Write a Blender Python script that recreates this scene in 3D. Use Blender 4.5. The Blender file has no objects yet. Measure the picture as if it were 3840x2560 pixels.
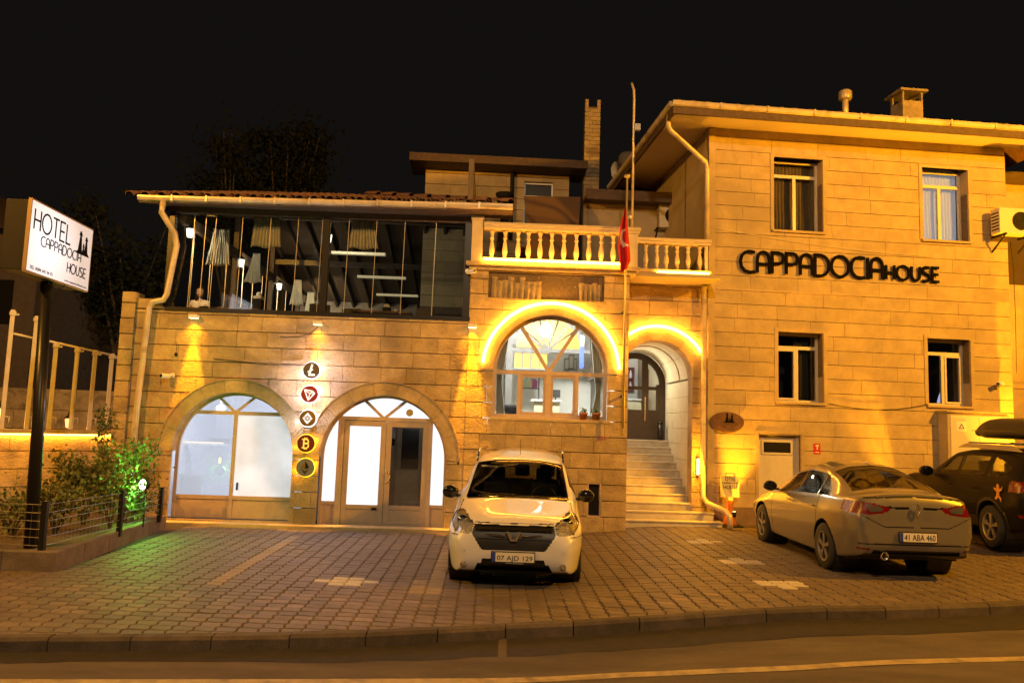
import bpy, bmesh, math, random
import numpy as np
from mathutils import Vector, Matrix
from mathutils import noise as mnoise

R = random.Random(11)
sc = bpy.context.scene
COL = sc.collection

# ------------------------------------------------------------------ camera
F, PIT, ROL, H = 2900.0, math.radians(6.0), math.radians(1.85), 2.05
cs, sn = math.cos, math.sin
_B = np.array([[1, 0, 0], [0, 0, -1], [0, 1, 0.]])
_Rx = np.array([[1, 0, 0], [0, cs(PIT), sn(PIT)], [0, -sn(PIT), cs(PIT)]])
_Rz = np.array([[cs(ROL), -sn(ROL), 0], [sn(ROL), cs(ROL), 0], [0, 0, 1]])
CM = _Rz @ _Rx @ _B                      # world -> camera (x right, y down, z forward)
EYE = np.array([0, 0, H])

cam_data = bpy.data.cameras.new('camera')
cam_data.sensor_width = 36
cam_data.lens = F / 3840 * 36
cam_data.clip_end = 800
cam = bpy.data.objects.new('camera', cam_data)
COL.objects.link(cam)
_rot = np.array([CM[0], -CM[1], -CM[2]]).T
cam.matrix_world = Matrix.Translation((0, 0, H)) @ Matrix(_rot.tolist()).to_4x4()
sc.camera = cam

# ------------------------------------------------------------------ night sky
world = bpy.data.worlds.new('World')
sc.world = world
world.use_nodes = True
wn = world.node_tree
wn.nodes.clear()
w_out = wn.nodes.new('ShaderNodeOutputWorld')
w_bg = wn.nodes.new('ShaderNodeBackground')
w_sky = wn.nodes.new('ShaderNodeTexSky')
w_sky.sky_type = 'NISHITA'
w_sky.sun_disc = False
w_sky.sun_elevation = math.radians(-8)
w_sky.sun_rotation = math.radians(190)
w_mix = wn.nodes.new('ShaderNodeMixRGB')
w_mix.blend_type = 'ADD'
w_mix.inputs[0].default_value = 1
w_mix.inputs[2].default_value = (0.075, 0.062, 0.054, 1)     # town glow on the night haze
wn.links.new(w_sky.outputs[0], w_mix.inputs[1])
wn.links.new(w_mix.outputs[0], w_bg.inputs[0])
w_bg.inputs[1].default_value = 0.075
wn.links.new(w_bg.outputs[0], w_out.inputs[0])

SODIUM = (1.0, 0.47, 0.11)
AMBER = (1.0, 0.39, 0.008)

def lamp(name, kind, loc, power, color, target=None, **kw):
    d = bpy.data.lights.new(name, kind)
    d.energy = power
    d.color = color
    for k, v in kw.items():
        setattr(d, k, v)
    o = bpy.data.objects.new(name, d)
    COL.objects.link(o)
    o.location = loc
    if target is not None:
        o.rotation_euler = (Vector(target) - Vector(loc)).to_track_quat('-Z', 'Y').to_euler()
    return o

# sodium street lamps that stand on the near side of the street, outside the frame
lamp('street_lamp_light', 'POINT', (13.5, 7.0, 8.6), 9500, (1.0, 0.41, 0.01), shadow_soft_size=0.2)
lamp('street_lamp_light', 'POINT', (-10.5, 6.0, 8.8), 4600, (1.0, 0.44, 0.05), shadow_soft_size=0.2)
lamp('street_lamp_light', 'POINT', (1.5, -6.0, 12.0), 5600, (1.0, 0.68, 0.38), shadow_soft_size=0.3)

sc.view_settings.view_transform = 'Standard'
sc.view_settings.look = 'None'
sc.view_settings.exposure = 0.10
sc.view_settings.gamma = 1.0
sc.view_settings.use_curve_mapping = False
sc.render.engine = 'CYCLES'
sc.cycles.use_denoising = True
sc.cycles.use_adaptive_sampling = False
sc.cycles.sample_clamp_direct = 12.0
sc.cycles.max_bounces = 6
sc.cycles.diffuse_bounces = 3
sc.cycles.glossy_bounces = 3
sc.cycles.transparent_max_bounces = 12
sc.cycles.transmission_bounces = 4
sc.cycles.sample_clamp_indirect = 4.0
sc.cycles.caustics_reflective = False
sc.cycles.caustics_refractive = False

# ------------------------------------------------------------------ geometry helpers
def ray(px, py):
    return CM.T @ np.array([(px - 1920) / F, (py - 1280) / F, 1.0])

def ss(t):
    t = max(0.0, min(1.0, t))
    return t * t * (3 - 2 * t)

def G(x, y):
    """height of the paved yard: level on the left, rising towards the right building"""
    return 0.17 * ss((x + 0.2) / 3.8) + 0.07 * ss((x - 5) / 6)

def gpt(px, py, dz=0.0):
    d = ray(px, py)
    z = dz
    for _ in range(8):
        t = (z - H) / d[2]
        p = EYE + t * d
        z = G(p[0], p[1]) + dz
    return Vector((p[0], p[1], z))

def at(px, py, Y):
    d = ray(px, py)
    p = EYE + d * (Y / d[1])
    return Vector(p)

class Frame:
    """a vertical plane: u along it, z up, w into the depth behind it"""
    def __init__(s, x, y, yaw):
        s.o = np.array([x, y, 0.]); s.yaw = math.radians(yaw)
        s.u = np.array([cs(s.yaw), sn(s.yaw), 0]); s.n = np.array([-sn(s.yaw), cs(s.yaw), 0])
    def bp(s, px, py, w=0.0):
        d = ray(px, py)
        p = EYE + d * (((s.o - EYE) @ s.n + w) / (d @ s.n))
        return float((p - s.o) @ s.u), float(p[2])
    def W(s, u, z, w=0.0):
        return Vector(s.o + u * s.u + w * s.n + np.array([0, 0, z]))

LF = Frame(-1.11, 14.67, 1.4)                 # front of the left building
_eo = LF.W(4.06 + 0.0, 0, 0)
RO = LF.W(5.16, 0, 0.9)
RF = Frame(RO.x, RO.y, 5.5)                   # front of the right building

def tag(o, label=None, cat=None, group=None, kind=None):
    if label: o['label'] = label
    if cat: o['category'] = cat
    if group: o['group'] = group
    if kind: o['kind'] = kind
    return o

def empty(name, loc=(0, 0, 0), rz=0.0, parent=None):
    o = bpy.data.objects.new(name, None)
    COL.objects.link(o)
    o.location = loc
    o.rotation_euler = (0, 0, rz)
    if parent: o.parent = parent
    return o

def on(frame, name, u, z, w=0.0):
    return empty(name, frame.W(u, z, w), frame.yaw)

def link_mesh(name, me, mat=None, parent=None, smooth=False):
    if mat is not None and not me.materials:
        me.materials.append(mat)
    if smooth:
        me.polygons.foreach_set('use_smooth', [True] * len(me.polygons))
    o = bpy.data.objects.new(name, me)
    COL.objects.link(o)
    if parent is not None:
        o.parent = parent
    return o

class MB:
    """collects simple shapes that become ONE mesh object"""
    def __init__(s):
        s.v = []; s.f = []
    def add(s, vs, fs):
        n = len(s.v)
        s.v += [tuple(p) for p in vs]
        s.f += [tuple(i + n for i in q) for q in fs]
        return s
    def box(s, x0, x1, y0, y1, z0, z1):
        return s.add([(x0, y0, z0), (x1, y0, z0), (x1, y1, z0), (x0, y1, z0), (x0, y0, z1), (x1, y0, z1), (x1, y1, z1), (x0, y1, z1)],
                     [(0, 3, 2, 1), (4, 5, 6, 7), (0, 1, 5, 4), (1, 2, 6, 5), (2, 3, 7, 6), (3, 0, 4, 7)])
    def cbox(s, c, size, rz=0.0, rx=0.0, ry=0.0):
        m = Matrix.Translation(c) @ Matrix.Rotation(rz, 4, 'Z') @ Matrix.Rotation(rx, 4, 'X') @ Matrix.Rotation(ry, 4, 'Y')
        a, b, d = [q / 2 for q in size]
        pts = [m @ Vector(p) for p in [(-a, -b, -d), (a, -b, -d), (a, b, -d), (-a, b, -d), (-a, -b, d), (a, -b, d), (a, b, d), (-a, b, d)]]
        return s.add(pts, [(0, 3, 2, 1), (4, 5, 6, 7), (0, 1, 5, 4), (1, 2, 6, 5), (2, 3, 7, 6), (3, 0, 4, 7)])
    def bar(s, p, q, w, d, y):
        """flat bar in the x-z plane from p to q, width w, from depth y to y+d"""
        a = Vector((q[0] - p[0], 0, q[1] - p[1])); n = Vector((-a.z, 0, a.x)).normalized() * w / 2
        P = Vector((p[0], 0, p[1])); Q = Vector((q[0], 0, q[1]))
        c = [P - n, Q - n, Q + n, P + n]
        return s.add([(k.x, y, k.z) for k in c] + [(k.x, y + d, k.z) for k in c],
                     [(0, 1, 2, 3), (7, 6, 5, 4), (0, 4, 5, 1), (1, 5, 6, 2), (2, 6, 7, 3), (3, 7, 4, 0)])
    def ring(s, c, zc, r0, r1, a0, a1, y0, y1, n=24):
        """arch band in the x-z plane, angles in degrees, 90 = top"""
        vs = []
        for i in range(n + 1):
            a = math.radians(a0 + (a1 - a0) * i / n)
            for r in (r0, r1):
                for y in (y0, y1):
                    vs.append((c + r * cs(a), y, zc + r * sn(a)))
        fs = []
        for i in range(n):
            b = i * 4; e = b + 4
            fs += [(b, e, e + 2, b + 2), (b + 1, b + 3, e + 3, e + 1), (b, b + 1, e + 1, e), (b + 2, e + 2, e + 3, b + 3)]
        fs += [(0, 2, 3, 1), (n * 4, n * 4 + 1, n * 4 + 3, n * 4 + 2)]
        return s.add(vs, fs)
    def tube(s, pts, r, n=8, caps=True):
        pts = [Vector(p) for p in pts]
        rr = r if isinstance(r, (list, tuple)) else [r] * len(pts)
        vs = []; prev = None
        for i, p in enumerate(pts):
            t = (pts[min(i + 1, len(pts) - 1)] - pts[max(i - 1, 0)])
            t = t.normalized() if t.length > 1e-9 else Vector((0, 0, 1))
            if prev is None:
                up = Vector((0, 0, 1)) if abs(t.z) < .9 else Vector((1, 0, 0))
                x = t.cross(up).normalized()
            else:
                x = (prev - t * prev.dot(t)).normalized()
            prev = x; y = t.cross(x)
            for k in range(n):
                a = 2 * math.pi * k / n
                vs.append(p + (x * cs(a) + y * sn(a)) * rr[i])
        fs = []
        for i in range(len(pts) - 1):
            for k in range(n):
                k2 = (k + 1) % n
                fs.append((i * n + k, i * n + k2, (i + 1) * n + k2, (i + 1) * n + k))
        if caps:
            fs.append(tuple(range(n - 1, -1, -1)))
            fs.append(tuple((len(pts) - 1) * n + k for k in range(n)))
        return s.add(vs, fs)
    def lathe(s, prof, c=(0, 0, 0), n=16, axis='z', caps=True):
        vs = []
        for r, h in prof:
            for k in range(n):
                a = 2 * math.pi * (k + .5) / n
                x, y = r * cs(a), r * sn(a)
                p = (x, y, h) if axis == 'z' else ((x, h, y) if axis == 'y' else (h, x, y))
                vs.append((c[0] + p[0], c[1] + p[1], c[2] + p[2]))
        fs = []
        for i in range(len(prof) - 1):
            for k in range(n):
                k2 = (k + 1) % n
                fs.append((i * n + k, i * n + k2, (i + 1) * n + k2, (i + 1) * n + k))
        if caps:
            fs.append(tuple(range(n - 1, -1, -1)))
            fs.append(tuple((len(prof) - 1) * n + k for k in range(n)))
        return s.add(vs, fs)
    def prism(s, poly, y0, y1, axis='y'):
        """polygon (x,z) extruded in y; axis 'z': polygon (x,y) extruded in z; axis 'x': polygon (y,z) in x"""
        n = len(poly)
        def P(a, b, h):
            return (a, h, b) if axis == 'y' else ((a, b, h) if axis == 'z' else (h, a, b))
        vs = [P(a, b, y0) for a, b in poly] + [P(a, b, y1) for a, b in poly]
        fs = [tuple(range(n)), tuple(range(2 * n - 1, n - 1, -1))]
        fs += [(i, i + n, (i + 1) % n + n, (i + 1) % n) for i in range(n)]
        return s.add(vs, fs)
    def mesh(s, name, fix=True):
        me = bpy.data.meshes.new(name)
        me.from_pydata(s.v, [], s.f)
        if fix:
            bm = bmesh.new(); bm.from_mesh(me)
            bmesh.ops.recalc_face_normals(bm, faces=bm.faces)
            bm.to_mesh(me); bm.free()
        me.update()
        return me
    def build(s, name, mat, parent=None, smooth=False, bevel=0.0, angle=None):
        me = s.mesh(name)
        o = link_mesh(name, me, mat, parent, smooth)
        if smooth and angle is not None:
            o.data.polygons.foreach_set('use_smooth', [True] * len(me.polygons))
            auto_sharp(me, angle)
        if bevel:
            b = o.modifiers.new('bevel', 'BEVEL'); b.width = bevel; b.segments = 2; b.limit_method = 'ANGLE'
        return o

def auto_sharp(me, deg):
    bm = bmesh.new(); bm.from_mesh(me)
    lim = math.radians(deg)
    for e in bm.edges:
        if len(e.link_faces) == 2 and e.calc_face_angle(0) > lim:
            e.smooth = False
    bm.to_mesh(me); bm.free()

def copy_tree(o, parent=None):
    c = o.copy(); COL.objects.link(c); c.parent = parent
    for ch in list(o.children):
        copy_tree(ch, c)
    return c

# ------------------------------------------------------------------ materials
MATS = {}
def pmat(name, color, rough=0.6, metal=0.0, var=0.0, scale=6.0, bump=0.0, bscale=60.0, rnd=0.0, dirt_or_shade=None, dscale=1.2,
         coat=0.0, emit=None, estr=0.0, spec=0.5, objspace=False, stretch=None):
    if name in MATS: return MATS[name]
    m = bpy.data.materials.new(name); m.use_nodes = True
    nt = m.node_tree; N = nt.nodes; Lk = nt.links
    b = N['Principled BSDF']
    b.inputs['Roughness'].default_value = rough
    b.inputs['Metallic'].default_value = metal
    b.inputs['Specular IOR Level'].default_value = spec
    b.inputs['Coat Weight'].default_value = coat
    b.inputs['Coat Roughness'].default_value = 0.04
    if emit:
        b.inputs['Emission Color'].default_value = (*emit, 1); b.inputs['Emission Strength'].default_value = estr; m.cycles.emission_sampling = 'NONE'
    b.inputs['Base Color'].default_value = (*color, 1)
    if var or bump or rnd or dirt_or_shade:
        if objspace:
            tc = N.new('ShaderNodeTexCoord'); vec = tc.outputs['Object']
        else:
            gp = N.new('ShaderNodeNewGeometry'); vec = gp.outputs['Position']
        if stretch:
            mp = N.new('ShaderNodeMapping'); mp.inputs['Scale'].default_value = stretch
            Lk.new(vec, mp.inputs[0]); vec = mp.outputs[0]
        rgb = N.new('ShaderNodeRGB'); rgb.outputs[0].default_value = (*color, 1)
        cur = rgb.outputs[0]
        if var:
            no = N.new('ShaderNodeTexNoise'); no.inputs['Scale'].default_value = scale; no.inputs['Detail'].default_value = 6
            no.inputs['Roughness'].default_value = 0.65
            Lk.new(vec, no.inputs['Vector'])
            mr = N.new('ShaderNodeMapRange'); mr.inputs[1].default_value = 0.3; mr.inputs[2].default_value = 0.7
            mr.inputs[3].default_value = 1 - var; mr.inputs[4].default_value = 1 + var
            Lk.new(no.outputs[0], mr.inputs[0])
            hs = N.new('ShaderNodeHueSaturation'); Lk.new(cur, hs.inputs['Color']); Lk.new(mr.outputs[0], hs.inputs['Value'])
            cur = hs.outputs[0]
        if rnd:
            oi = N.new('ShaderNodeObjectInfo')
            mr = N.new('ShaderNodeMapRange'); mr.inputs[3].default_value = 1 - rnd; mr.inputs[4].default_value = 1 + rnd
            Lk.new(oi.outputs['Random'], mr.inputs[0])
            hs = N.new('ShaderNodeHueSaturation'); Lk.new(cur, hs.inputs['Color']); Lk.new(mr.outputs[0], hs.inputs['Value'])
            cur = hs.outputs[0]
        if dirt_or_shade:
            no = N.new('ShaderNodeTexNoise'); no.inputs['Scale'].default_value = dscale; no.inputs['Detail'].default_value = 5
            no.inputs['Distortion'].default_value = 0.6
            Lk.new(vec, no.inputs['Vector'])
            mr = N.new('ShaderNodeMapRange'); mr.inputs[1].default_value = 0.5; mr.inputs[2].default_value = 0.68
            mr.inputs[3].default_value = 0.0; mr.inputs[4].default_value = 0.65
            Lk.new(no.outputs[0], mr.inputs[0])
            mx = N.new('ShaderNodeMixRGB'); Lk.new(mr.outputs[0], mx.inputs[0]); Lk.new(cur, mx.inputs[1]); mx.inputs[2].default_value = (*dirt_or_shade, 1)
            cur = mx.outputs[0]
        Lk.new(cur, b.inputs['Base Color'])
        if bump:
            no = N.new('ShaderNodeTexNoise'); no.inputs['Scale'].default_value = bscale; no.inputs['Detail'].default_value = 8
            no.inputs['Roughness'].default_value = 0.7
            Lk.new(vec, no.inputs['Vector'])
            bu = N.new('ShaderNodeBump'); bu.inputs['Strength'].default_value = bump; bu.inputs['Distance'].default_value = 0.03
            Lk.new(no.outputs[0], bu.inputs['Height']); Lk.new(bu.outputs[0], b.inputs['Normal'])
    MATS[name] = m
    return m

def emat(name, color, strength):
    if name in MATS: return MATS[name]
    m = bpy.data.materials.new(name); m.use_nodes = True
    nt = m.node_tree; nt.nodes.clear()
    o = nt.nodes.new('ShaderNodeOutputMaterial'); e = nt.nodes.new('ShaderNodeEmission')
    e.inputs[0].default_value = (*color, 1); e.inputs[1].default_value = strength
    nt.links.new(e.outputs[0], o.inputs[0])
    if name != 'led_amber': m.cycles.emission_sampling = 'NONE'
    MATS[name] = m
    return m

def glassmat(name, tint=(0.85, 0.88, 0.88), rough=0.02, refl=0.06, reflmax=0.5, emit=None):
    """thin window glass: mostly see-through, mirror-like at its surface"""
    if name in MATS: return MATS[name]
    m = bpy.data.materials.new(name); m.use_nodes = True
    nt = m.node_tree; nt.nodes.clear(); N = nt.nodes; Lk = nt.links
    o = N.new('ShaderNodeOutputMaterial'); t = N.new('ShaderNodeBsdfTransparent'); g = N.new('ShaderNodeBsdfGlossy')
    t.inputs[0].default_value = (*tint, 1); g.inputs['Roughness'].default_value = rough
    g.inputs['Color'].default_value = (1, 1, 1, 1)
    lw = N.new('ShaderNodeLayerWeight'); lw.inputs[0].default_value = 0.15
    mr = N.new('ShaderNodeMapRange'); mr.inputs[3].default_value = refl; mr.inputs[4].default_value = reflmax
    Lk.new(lw.outputs['Fresnel'], mr.inputs[0])
    mx = N.new('ShaderNodeMixShader'); Lk.new(mr.outputs[0], mx.inputs[0]); Lk.new(t.outputs[0], mx.inputs[1]); Lk.new(g.outputs[0], mx.inputs[2])
    Lk.new(mx.outputs[0], o.inputs[0])
    MATS[name] = m
    return m

def frosted(name, color, strength, var=0.08):
    """milky pane lit from the room behind it"""
    if name in MATS: return MATS[name]
    m = bpy.data.materials.new(name); m.use_nodes = True
    nt = m.node_tree; N = nt.nodes; Lk = nt.links
    b = N['Principled BSDF']; b.inputs['Base Color'].default_value = (*[c * .5 for c in color], 1); b.inputs['Roughness'].default_value = 0.12
    gp = N.new('ShaderNodeNewGeometry'); no = N.new('ShaderNodeTexNoise'); no.inputs['Scale'].default_value = 1.6; no.inputs['Detail'].default_value = 3
    Lk.new(gp.outputs['Position'], no.inputs['Vector'])
    mr = N.new('ShaderNodeMapRange'); mr.inputs[1].default_value = .3; mr.inputs[2].default_value = .7
    mr.inputs[3].default_value = strength * (1 - var); mr.inputs[4].default_value = strength * (1 + var)
    Lk.new(no.outputs[0], mr.inputs[0])
    b.inputs['Emission Color'].default_value = (*color, 1); Lk.new(mr.outputs[0], b.inputs['Emission Strength'])
    MATS[name] = m
    return m

M_stone = pmat('tuff_stone', (0.46, 0.335, 0.175), 0.88, var=0.24, scale=3.4, bump=1.0, bscale=20, rnd=0.14, dirt_or_shade=(0.20, 0.145, 0.09), dscale=1.1)
M_stone2 = pmat('cut_stone', (0.47, 0.355, 0.19), 0.85, var=0.15, scale=4.0, bump=0.6, bscale=40, rnd=0.07, dirt_or_shade=(0.32, 0.25, 0.16), dscale=0.7)
M_oldstone = pmat('weathered_stone', (0.36, 0.28, 0.18), 0.9, var=0.25, scale=5.0, bump=0.8, bscale=18, rnd=0.1, dirt_or_shade=(0.10, 0.07, 0.05), dscale=2.2)
M_mortar = pmat('mortar', (0.15, 0.105, 0.065), 0.95, var=0.3, scale=20)
M_plaster = pmat('plaster', (0.40, 0.32, 0.21), 0.85, var=0.12, scale=2.0, bump=0.15, bscale=60, dirt_or_shade=(0.25, 0.19, 0.13), dscale=0.6)
M_ceil0 = None
M_white = pmat('white_paint', (0.72, 0.70, 0.66), 0.45, var=0.06, scale=5)
M_frame = pmat('brown_frame', (0.50, 0.38, 0.29), 0.4, var=0.12, scale=9)
M_pvc = pmat('window_profile', (0.62, 0.56, 0.46), 0.35, var=0.05, scale=8)
M_black = pmat('black_metal', (0.012, 0.011, 0.011), 0.35, spec=.3)
M_dark = pmat('dark_trim', (0.018, 0.016, 0.014), 0.7, spec=.2)
M_darkwood = pmat('dark_wood', (0.055, 0.032, 0.018), 0.5, var=0.35, scale=14, stretch=(1, 1, 6))
M_gutter = pmat('gutter_metal', (0.62, 0.52, 0.38), 0.35, metal=0.25, var=0.12, scale=5, dirt_or_shade=(0.3, 0.22, 0.13), dscale=3)
M_tile = pmat('clay_tile', (0.14, 0.07, 0.045), 0.85, var=0.35, scale=8, rnd=0.25)
M_glass = glassmat('window_glass')
M_marble = pmat('marble_step', (0.55, 0.50, 0.42), 0.35, var=0.15, scale=5, dirt_or_shade=(0.35, 0.29, 0.2), dscale=3, rnd=0.08)
M_led = emat('led_amber', (1.0, 0.40, 0.035), 62.0)
M_ledw = emat('led_white', (0.95, 0.9, 1.0), 4.0)
M_ledy = emat('led_yellow', (1.0, 0.62, 0.02), 3.0)
M_bulb = emat('bulb_white', (1.0, 0.93, 0.80), 5.0)
M_cloth = pmat('beige_curtain', (0.70, 0.63, 0.48), 0.9, var=0.12, scale=12)
M_concrete = pmat('concrete', (0.13, 0.10, 0.08), 0.9, var=0.25, scale=5, bump=0.6, bscale=30, dirt_or_shade=(0.06, 0.045, 0.035), dscale=2)
M_plastic = pmat('grey_plastic', (0.4, 0.38, 0.34), 0.5, var=0.05)
M_glow = emat('wall_glow_lamp', (1.0, 0.62, 0.18), 6.0)

# ------------------------------------------------------------------ writing
STROKES = {  # thin rounded display lettering, unit height 1, (width, strokes)
 'C': (0.80, [[(0.78, 0.96), (0.5, 1), (0.26, 0.94), (0.08, 0.76), (0.02, 0.5), (0.08, 0.24), (0.26, 0.06), (0.5, 0), (0.78, 0.04)]]),
 'A': (0.72, [[(0.04, 0), (0.04, 0.62), (0.09, 0.82), (0.2, 0.95), (0.36, 1), (0.52, 0.95), (0.63, 0.82), (0.68, 0.62), (0.68, 0)], [(0.04, 0.42), (0.68, 0.42)]]),
 'P': (0.68, [[(0.04, 0), (0.04, 1), (0.38, 1), (0.55, 0.94), (0.64, 0.78), (0.6, 0.6), (0.5, 0.5), (0.36, 0.47), (0.04, 0.47)]]),
 'D': (0.82, [[(0.04, 0), (0.04, 1), (0.34, 1), (0.58, 0.92), (0.74, 0.74), (0.79, 0.5), (0.74, 0.26), (0.58, 0.08), (0.34, 0), (0.04, 0)]]),
 'O': (1.0, [[(0.5 + .48 * math.cos(math.radians(a)), 0.5 + .5 * math.sin(math.radians(a))) for a in range(0, 361, 24)]]),
 'I': (0.12, [[(0.06, 0), (0.06, 1)]]),
 'H': (0.70, [[(0.04, 0), (0.04, 1)], [(0.66, 0), (0.66, 1)], [(0.04, 0.48), (0.66, 0.48)]]),
 'U': (0.72, [[(0.04, 1), (0.04, 0.38), (0.1, 0.16), (0.22, 0.04), (0.36, 0), (0.5, 0.04), (0.62, 0.16), (0.68, 0.38), (0.68, 1)]]),
 'S': (0.62, [[(0.57, 0.97), (0.28, 1), (0.1, 0.92), (0.05, 0.75), (0.12, 0.6), (0.32, 0.52), (0.5, 0.44), (0.58, 0.27), (0.52, 0.08), (0.34, 0), (0.03, 0.03)]]),
 'E': (0.60, [[(0.58, 1), (0.05, 1), (0.05, 0), (0.58, 0)], [(0.05, 0.5), (0.52, 0.5)]]),
 'T': (0.66, [[(0.0, 1), (0.66, 1)], [(0.33, 1), (0.33, 0)]]),
 'L': (0.55, [[(0.05, 1), (0.05, 0), (0.55, 0)]]),
}
def stroke_width(text, h, gap=0.12):
    return sum(STROKES[c][0] + gap for c in text) * h - gap * h
def stroke_letter(ch, h, th, depth, wx=1.0):
    mb = MB(); 
    for si, pl in enumerate(STROKES[ch][1]):
        pts = [Vector((x * h * wx, y * h)) for x, y in pl]
        closed = (pts[0] - pts[-1]).length < 1e-6
        if closed: pts = pts[:-1]
        n = len(pts); L = []; Rr = []
        for i in range(n):
            if closed: a, b = pts[i - 1], pts[(i + 1) % n]
            else: a, b = pts[max(i - 1, 0)], pts[min(i + 1, n - 1)]
            d1 = (pts[i] - a); d2 = (b - pts[i])
            if d1.length < 1e-9: d1 = d2
            if d2.length < 1e-9: d2 = d1
            d1 = d1.normalized(); d2 = d2.normalized()
            t = (d1 + d2)
            t = t.normalized() if t.length > 1e-6 else d1
            nn = Vector((-t.y, t.x)); k = max(0.5, abs(nn.dot(Vector((-d1.y, d1.x)))))
            L.append(pts[i] + nn * th / 2 / k); Rr.append(pts[i] - nn * th / 2 / k)
        m = n if closed else n - 1
        y0 = -depth - si * 0.0008
        for i in range(m):
            j = (i + 1) % n
            q = [L[i], L[j], Rr[j], Rr[i]]
            mb.add([(p.x, y0, p.y) for p in q] + [(p.x, 0, p.y) for p in q],
                   [(0, 1, 2, 3), (7, 6, 5, 4), (0, 4, 5, 1), (2, 6, 7, 3)] + ([(3, 7, 4, 0)] if i == 0 and not closed else []) + ([(1, 5, 6, 2)] if i == m - 1 and not closed else []))
    return mb
def stroke_text(parent, text, x, z, h, th, depth, mat, width=None, y=0.0, gap=0.12):
    """letters as child objects along +x of the parent, readable from -y"""
    wx = 1.0
    if width: wx = width / stroke_width(text, h, gap)
    for ch in text:
        o = stroke_letter(ch, h, th, depth, wx).build('letter', mat, parent)
        o.location = (x, y, z)
        x += (STROKES[ch][0] + gap) * h * wx
    return x

def font_text(name, text, size, mat, parent, loc, rot=(math.pi / 2, 0, 0), depth=0.002, align='CENTER', width=None, height=None):
    cu = bpy.data.curves.new(name, 'FONT'); cu.body = text; cu.size = size; cu.extrude = depth; cu.align_x = align
    cu.resolution_u = 3
    ob = bpy.data.objects.new(name, cu); COL.objects.link(ob)
    dg = bpy.context.evaluated_depsgraph_get()
    me = bpy.data.meshes.new_from_object(ob.evaluated_get(dg))
    bpy.data.objects.remove(ob)
    o = link_mesh(name, me, None, parent)
    me.materials.clear(); me.materials.append(mat)
    if width or height:
        xs = [v.co.x for v in me.vertices]; ys = [v.co.y for v in me.vertices]
        kx = width / (max(xs) - min(xs)) if width else 1; ky = height / (max(ys) - min(ys)) if height else 1
        for v in me.vertices: v.co.x *= kx; v.co.y *= ky
    o.location = loc; o.rotation_euler = rot
    return o
# ================================================================== ground, yard, road
M_paver = pmat('concrete_paver', (0.15, 0.112, 0.082), 0.62, var=0.25, scale=7, bump=0.6, bscale=70, rnd=0.26, dirt_or_shade=(0.10, 0.07, 0.055), dscale=0.8)
M_paverw = pmat('white_paver', (0.46, 0.42, 0.37), 0.75, var=0.15, scale=9, bump=0.4, bscale=70, rnd=0.1)
M_pavery = pmat('pale_paver', (0.215, 0.165, 0.12), 0.8, var=0.2, scale=9, bump=0.4, bscale=70, rnd=0.12)
M_sand = pmat('sand_joint', (0.035, 0.025, 0.02), 0.95, var=0.3, scale=30)
M_asphalt = pmat('asphalt', (0.115, 0.088, 0.062), 0.85, var=0.30, scale=2.5, bump=0.9, bscale=110, dirt_or_shade=(0.045, 0.034, 0.026), dscale=0.8, stretch=(.45, 1.3, 1))  # blotches: mottled asphalt plus dappled tree shade put into the colour
M_kerbshadow = pmat('kerb_shadow_dark', (0.022, 0.017, 0.014), 0.8, var=0.4, scale=6, bump=0.9, bscale=90)  # dark tone that paints the kerb's shadow
M_roadline = pmat('road_paint', (0.34, 0.26, 0.13), 0.7, var=0.25, scale=10, bump=0.4, bscale=90, dirt_or_shade=(0.12, 0.09, 0.06), dscale=4)
M_earth = pmat('earth', (0.10, 0.065, 0.04), 0.95, var=0.4, scale=12, bump=1.0, bscale=25)

def sheet(name, poly_fn, nx, ny, mat, kind='structure'):
    """grid sheet; poly_fn(i/nx, j/ny) -> (x,y,z)"""
    vs = [poly_fn(i / nx, j / ny) for j in range(ny + 1) for i in range(nx + 1)]
    fs = [(j * (nx + 1) + i, j * (nx + 1) + i + 1, (j + 1) * (nx + 1) + i + 1, (j + 1) * (nx + 1) + i) for j in range(ny) for i in range(nx)]
    me = bpy.data.meshes.new(name); me.from_pydata(vs, [], fs)
    o = link_mesh(name, me, mat, None, True)
    return tag(o, kind=kind)

# far terrain, a little below everything
g = sheet('ground', lambda a, b: (-300 + 600 * a, -60 + 500 * b, -0.45), 20, 20, M_earth)

# kerb line: back edge of kerb top
KP = [gpt(-900, 2412), gpt(0, 2378), gpt(700, 2374), gpt(1300, 2366), gpt(1900, 2336), gpt(2600, 2296), gpt(3300, 2268), gpt(3840, 2248), gpt(5200, 2200)]
KX = [p.x for p in KP]; KY = [p.y for p in KP]
def kerb_y(x): return float(np.interp(x, KX, KY))
def kerb_off(x, d):
    e = 0.05; t = (kerb_y(x + e) - kerb_y(x - e)) / (2 * e)
    k = math.sqrt(1 + t * t)
    return kerb_y(x) + d * k
X0, X1 = -11.0, 17.0
road = sheet('road', lambda a, b: (X0 - 6 + (X1 + 12 - X0) * a, -14 + (kerb_y(X0 - 6 + (X1 + 12 - X0) * a) + 0.05 + 14) * b,
                                   G(X0 - 6 + (X1 + 12 - X0) * a, 0) - 0.12), 60, 30, M_asphalt)
LPX = [(-900, 2550), (0, 2548), (900, 2548), (1700, 2545), (2300, 2524), (3000, 2496), (3840, 2462), (5200, 2400)]
LP = [gpt(a, b, -0.12) for a, b in LPX]
lx = [p.x for p in LP]; ly = [p.y for p in LP]
rm = sheet('road_marking', lambda a, b: ((lambda x: (x, float(np.interp(x, lx, ly)) - 0.12 + 0.13 * b, G(x, 0) - 0.116))(-5.5 + 15 * a)), 60, 1, M_roadline)
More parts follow.
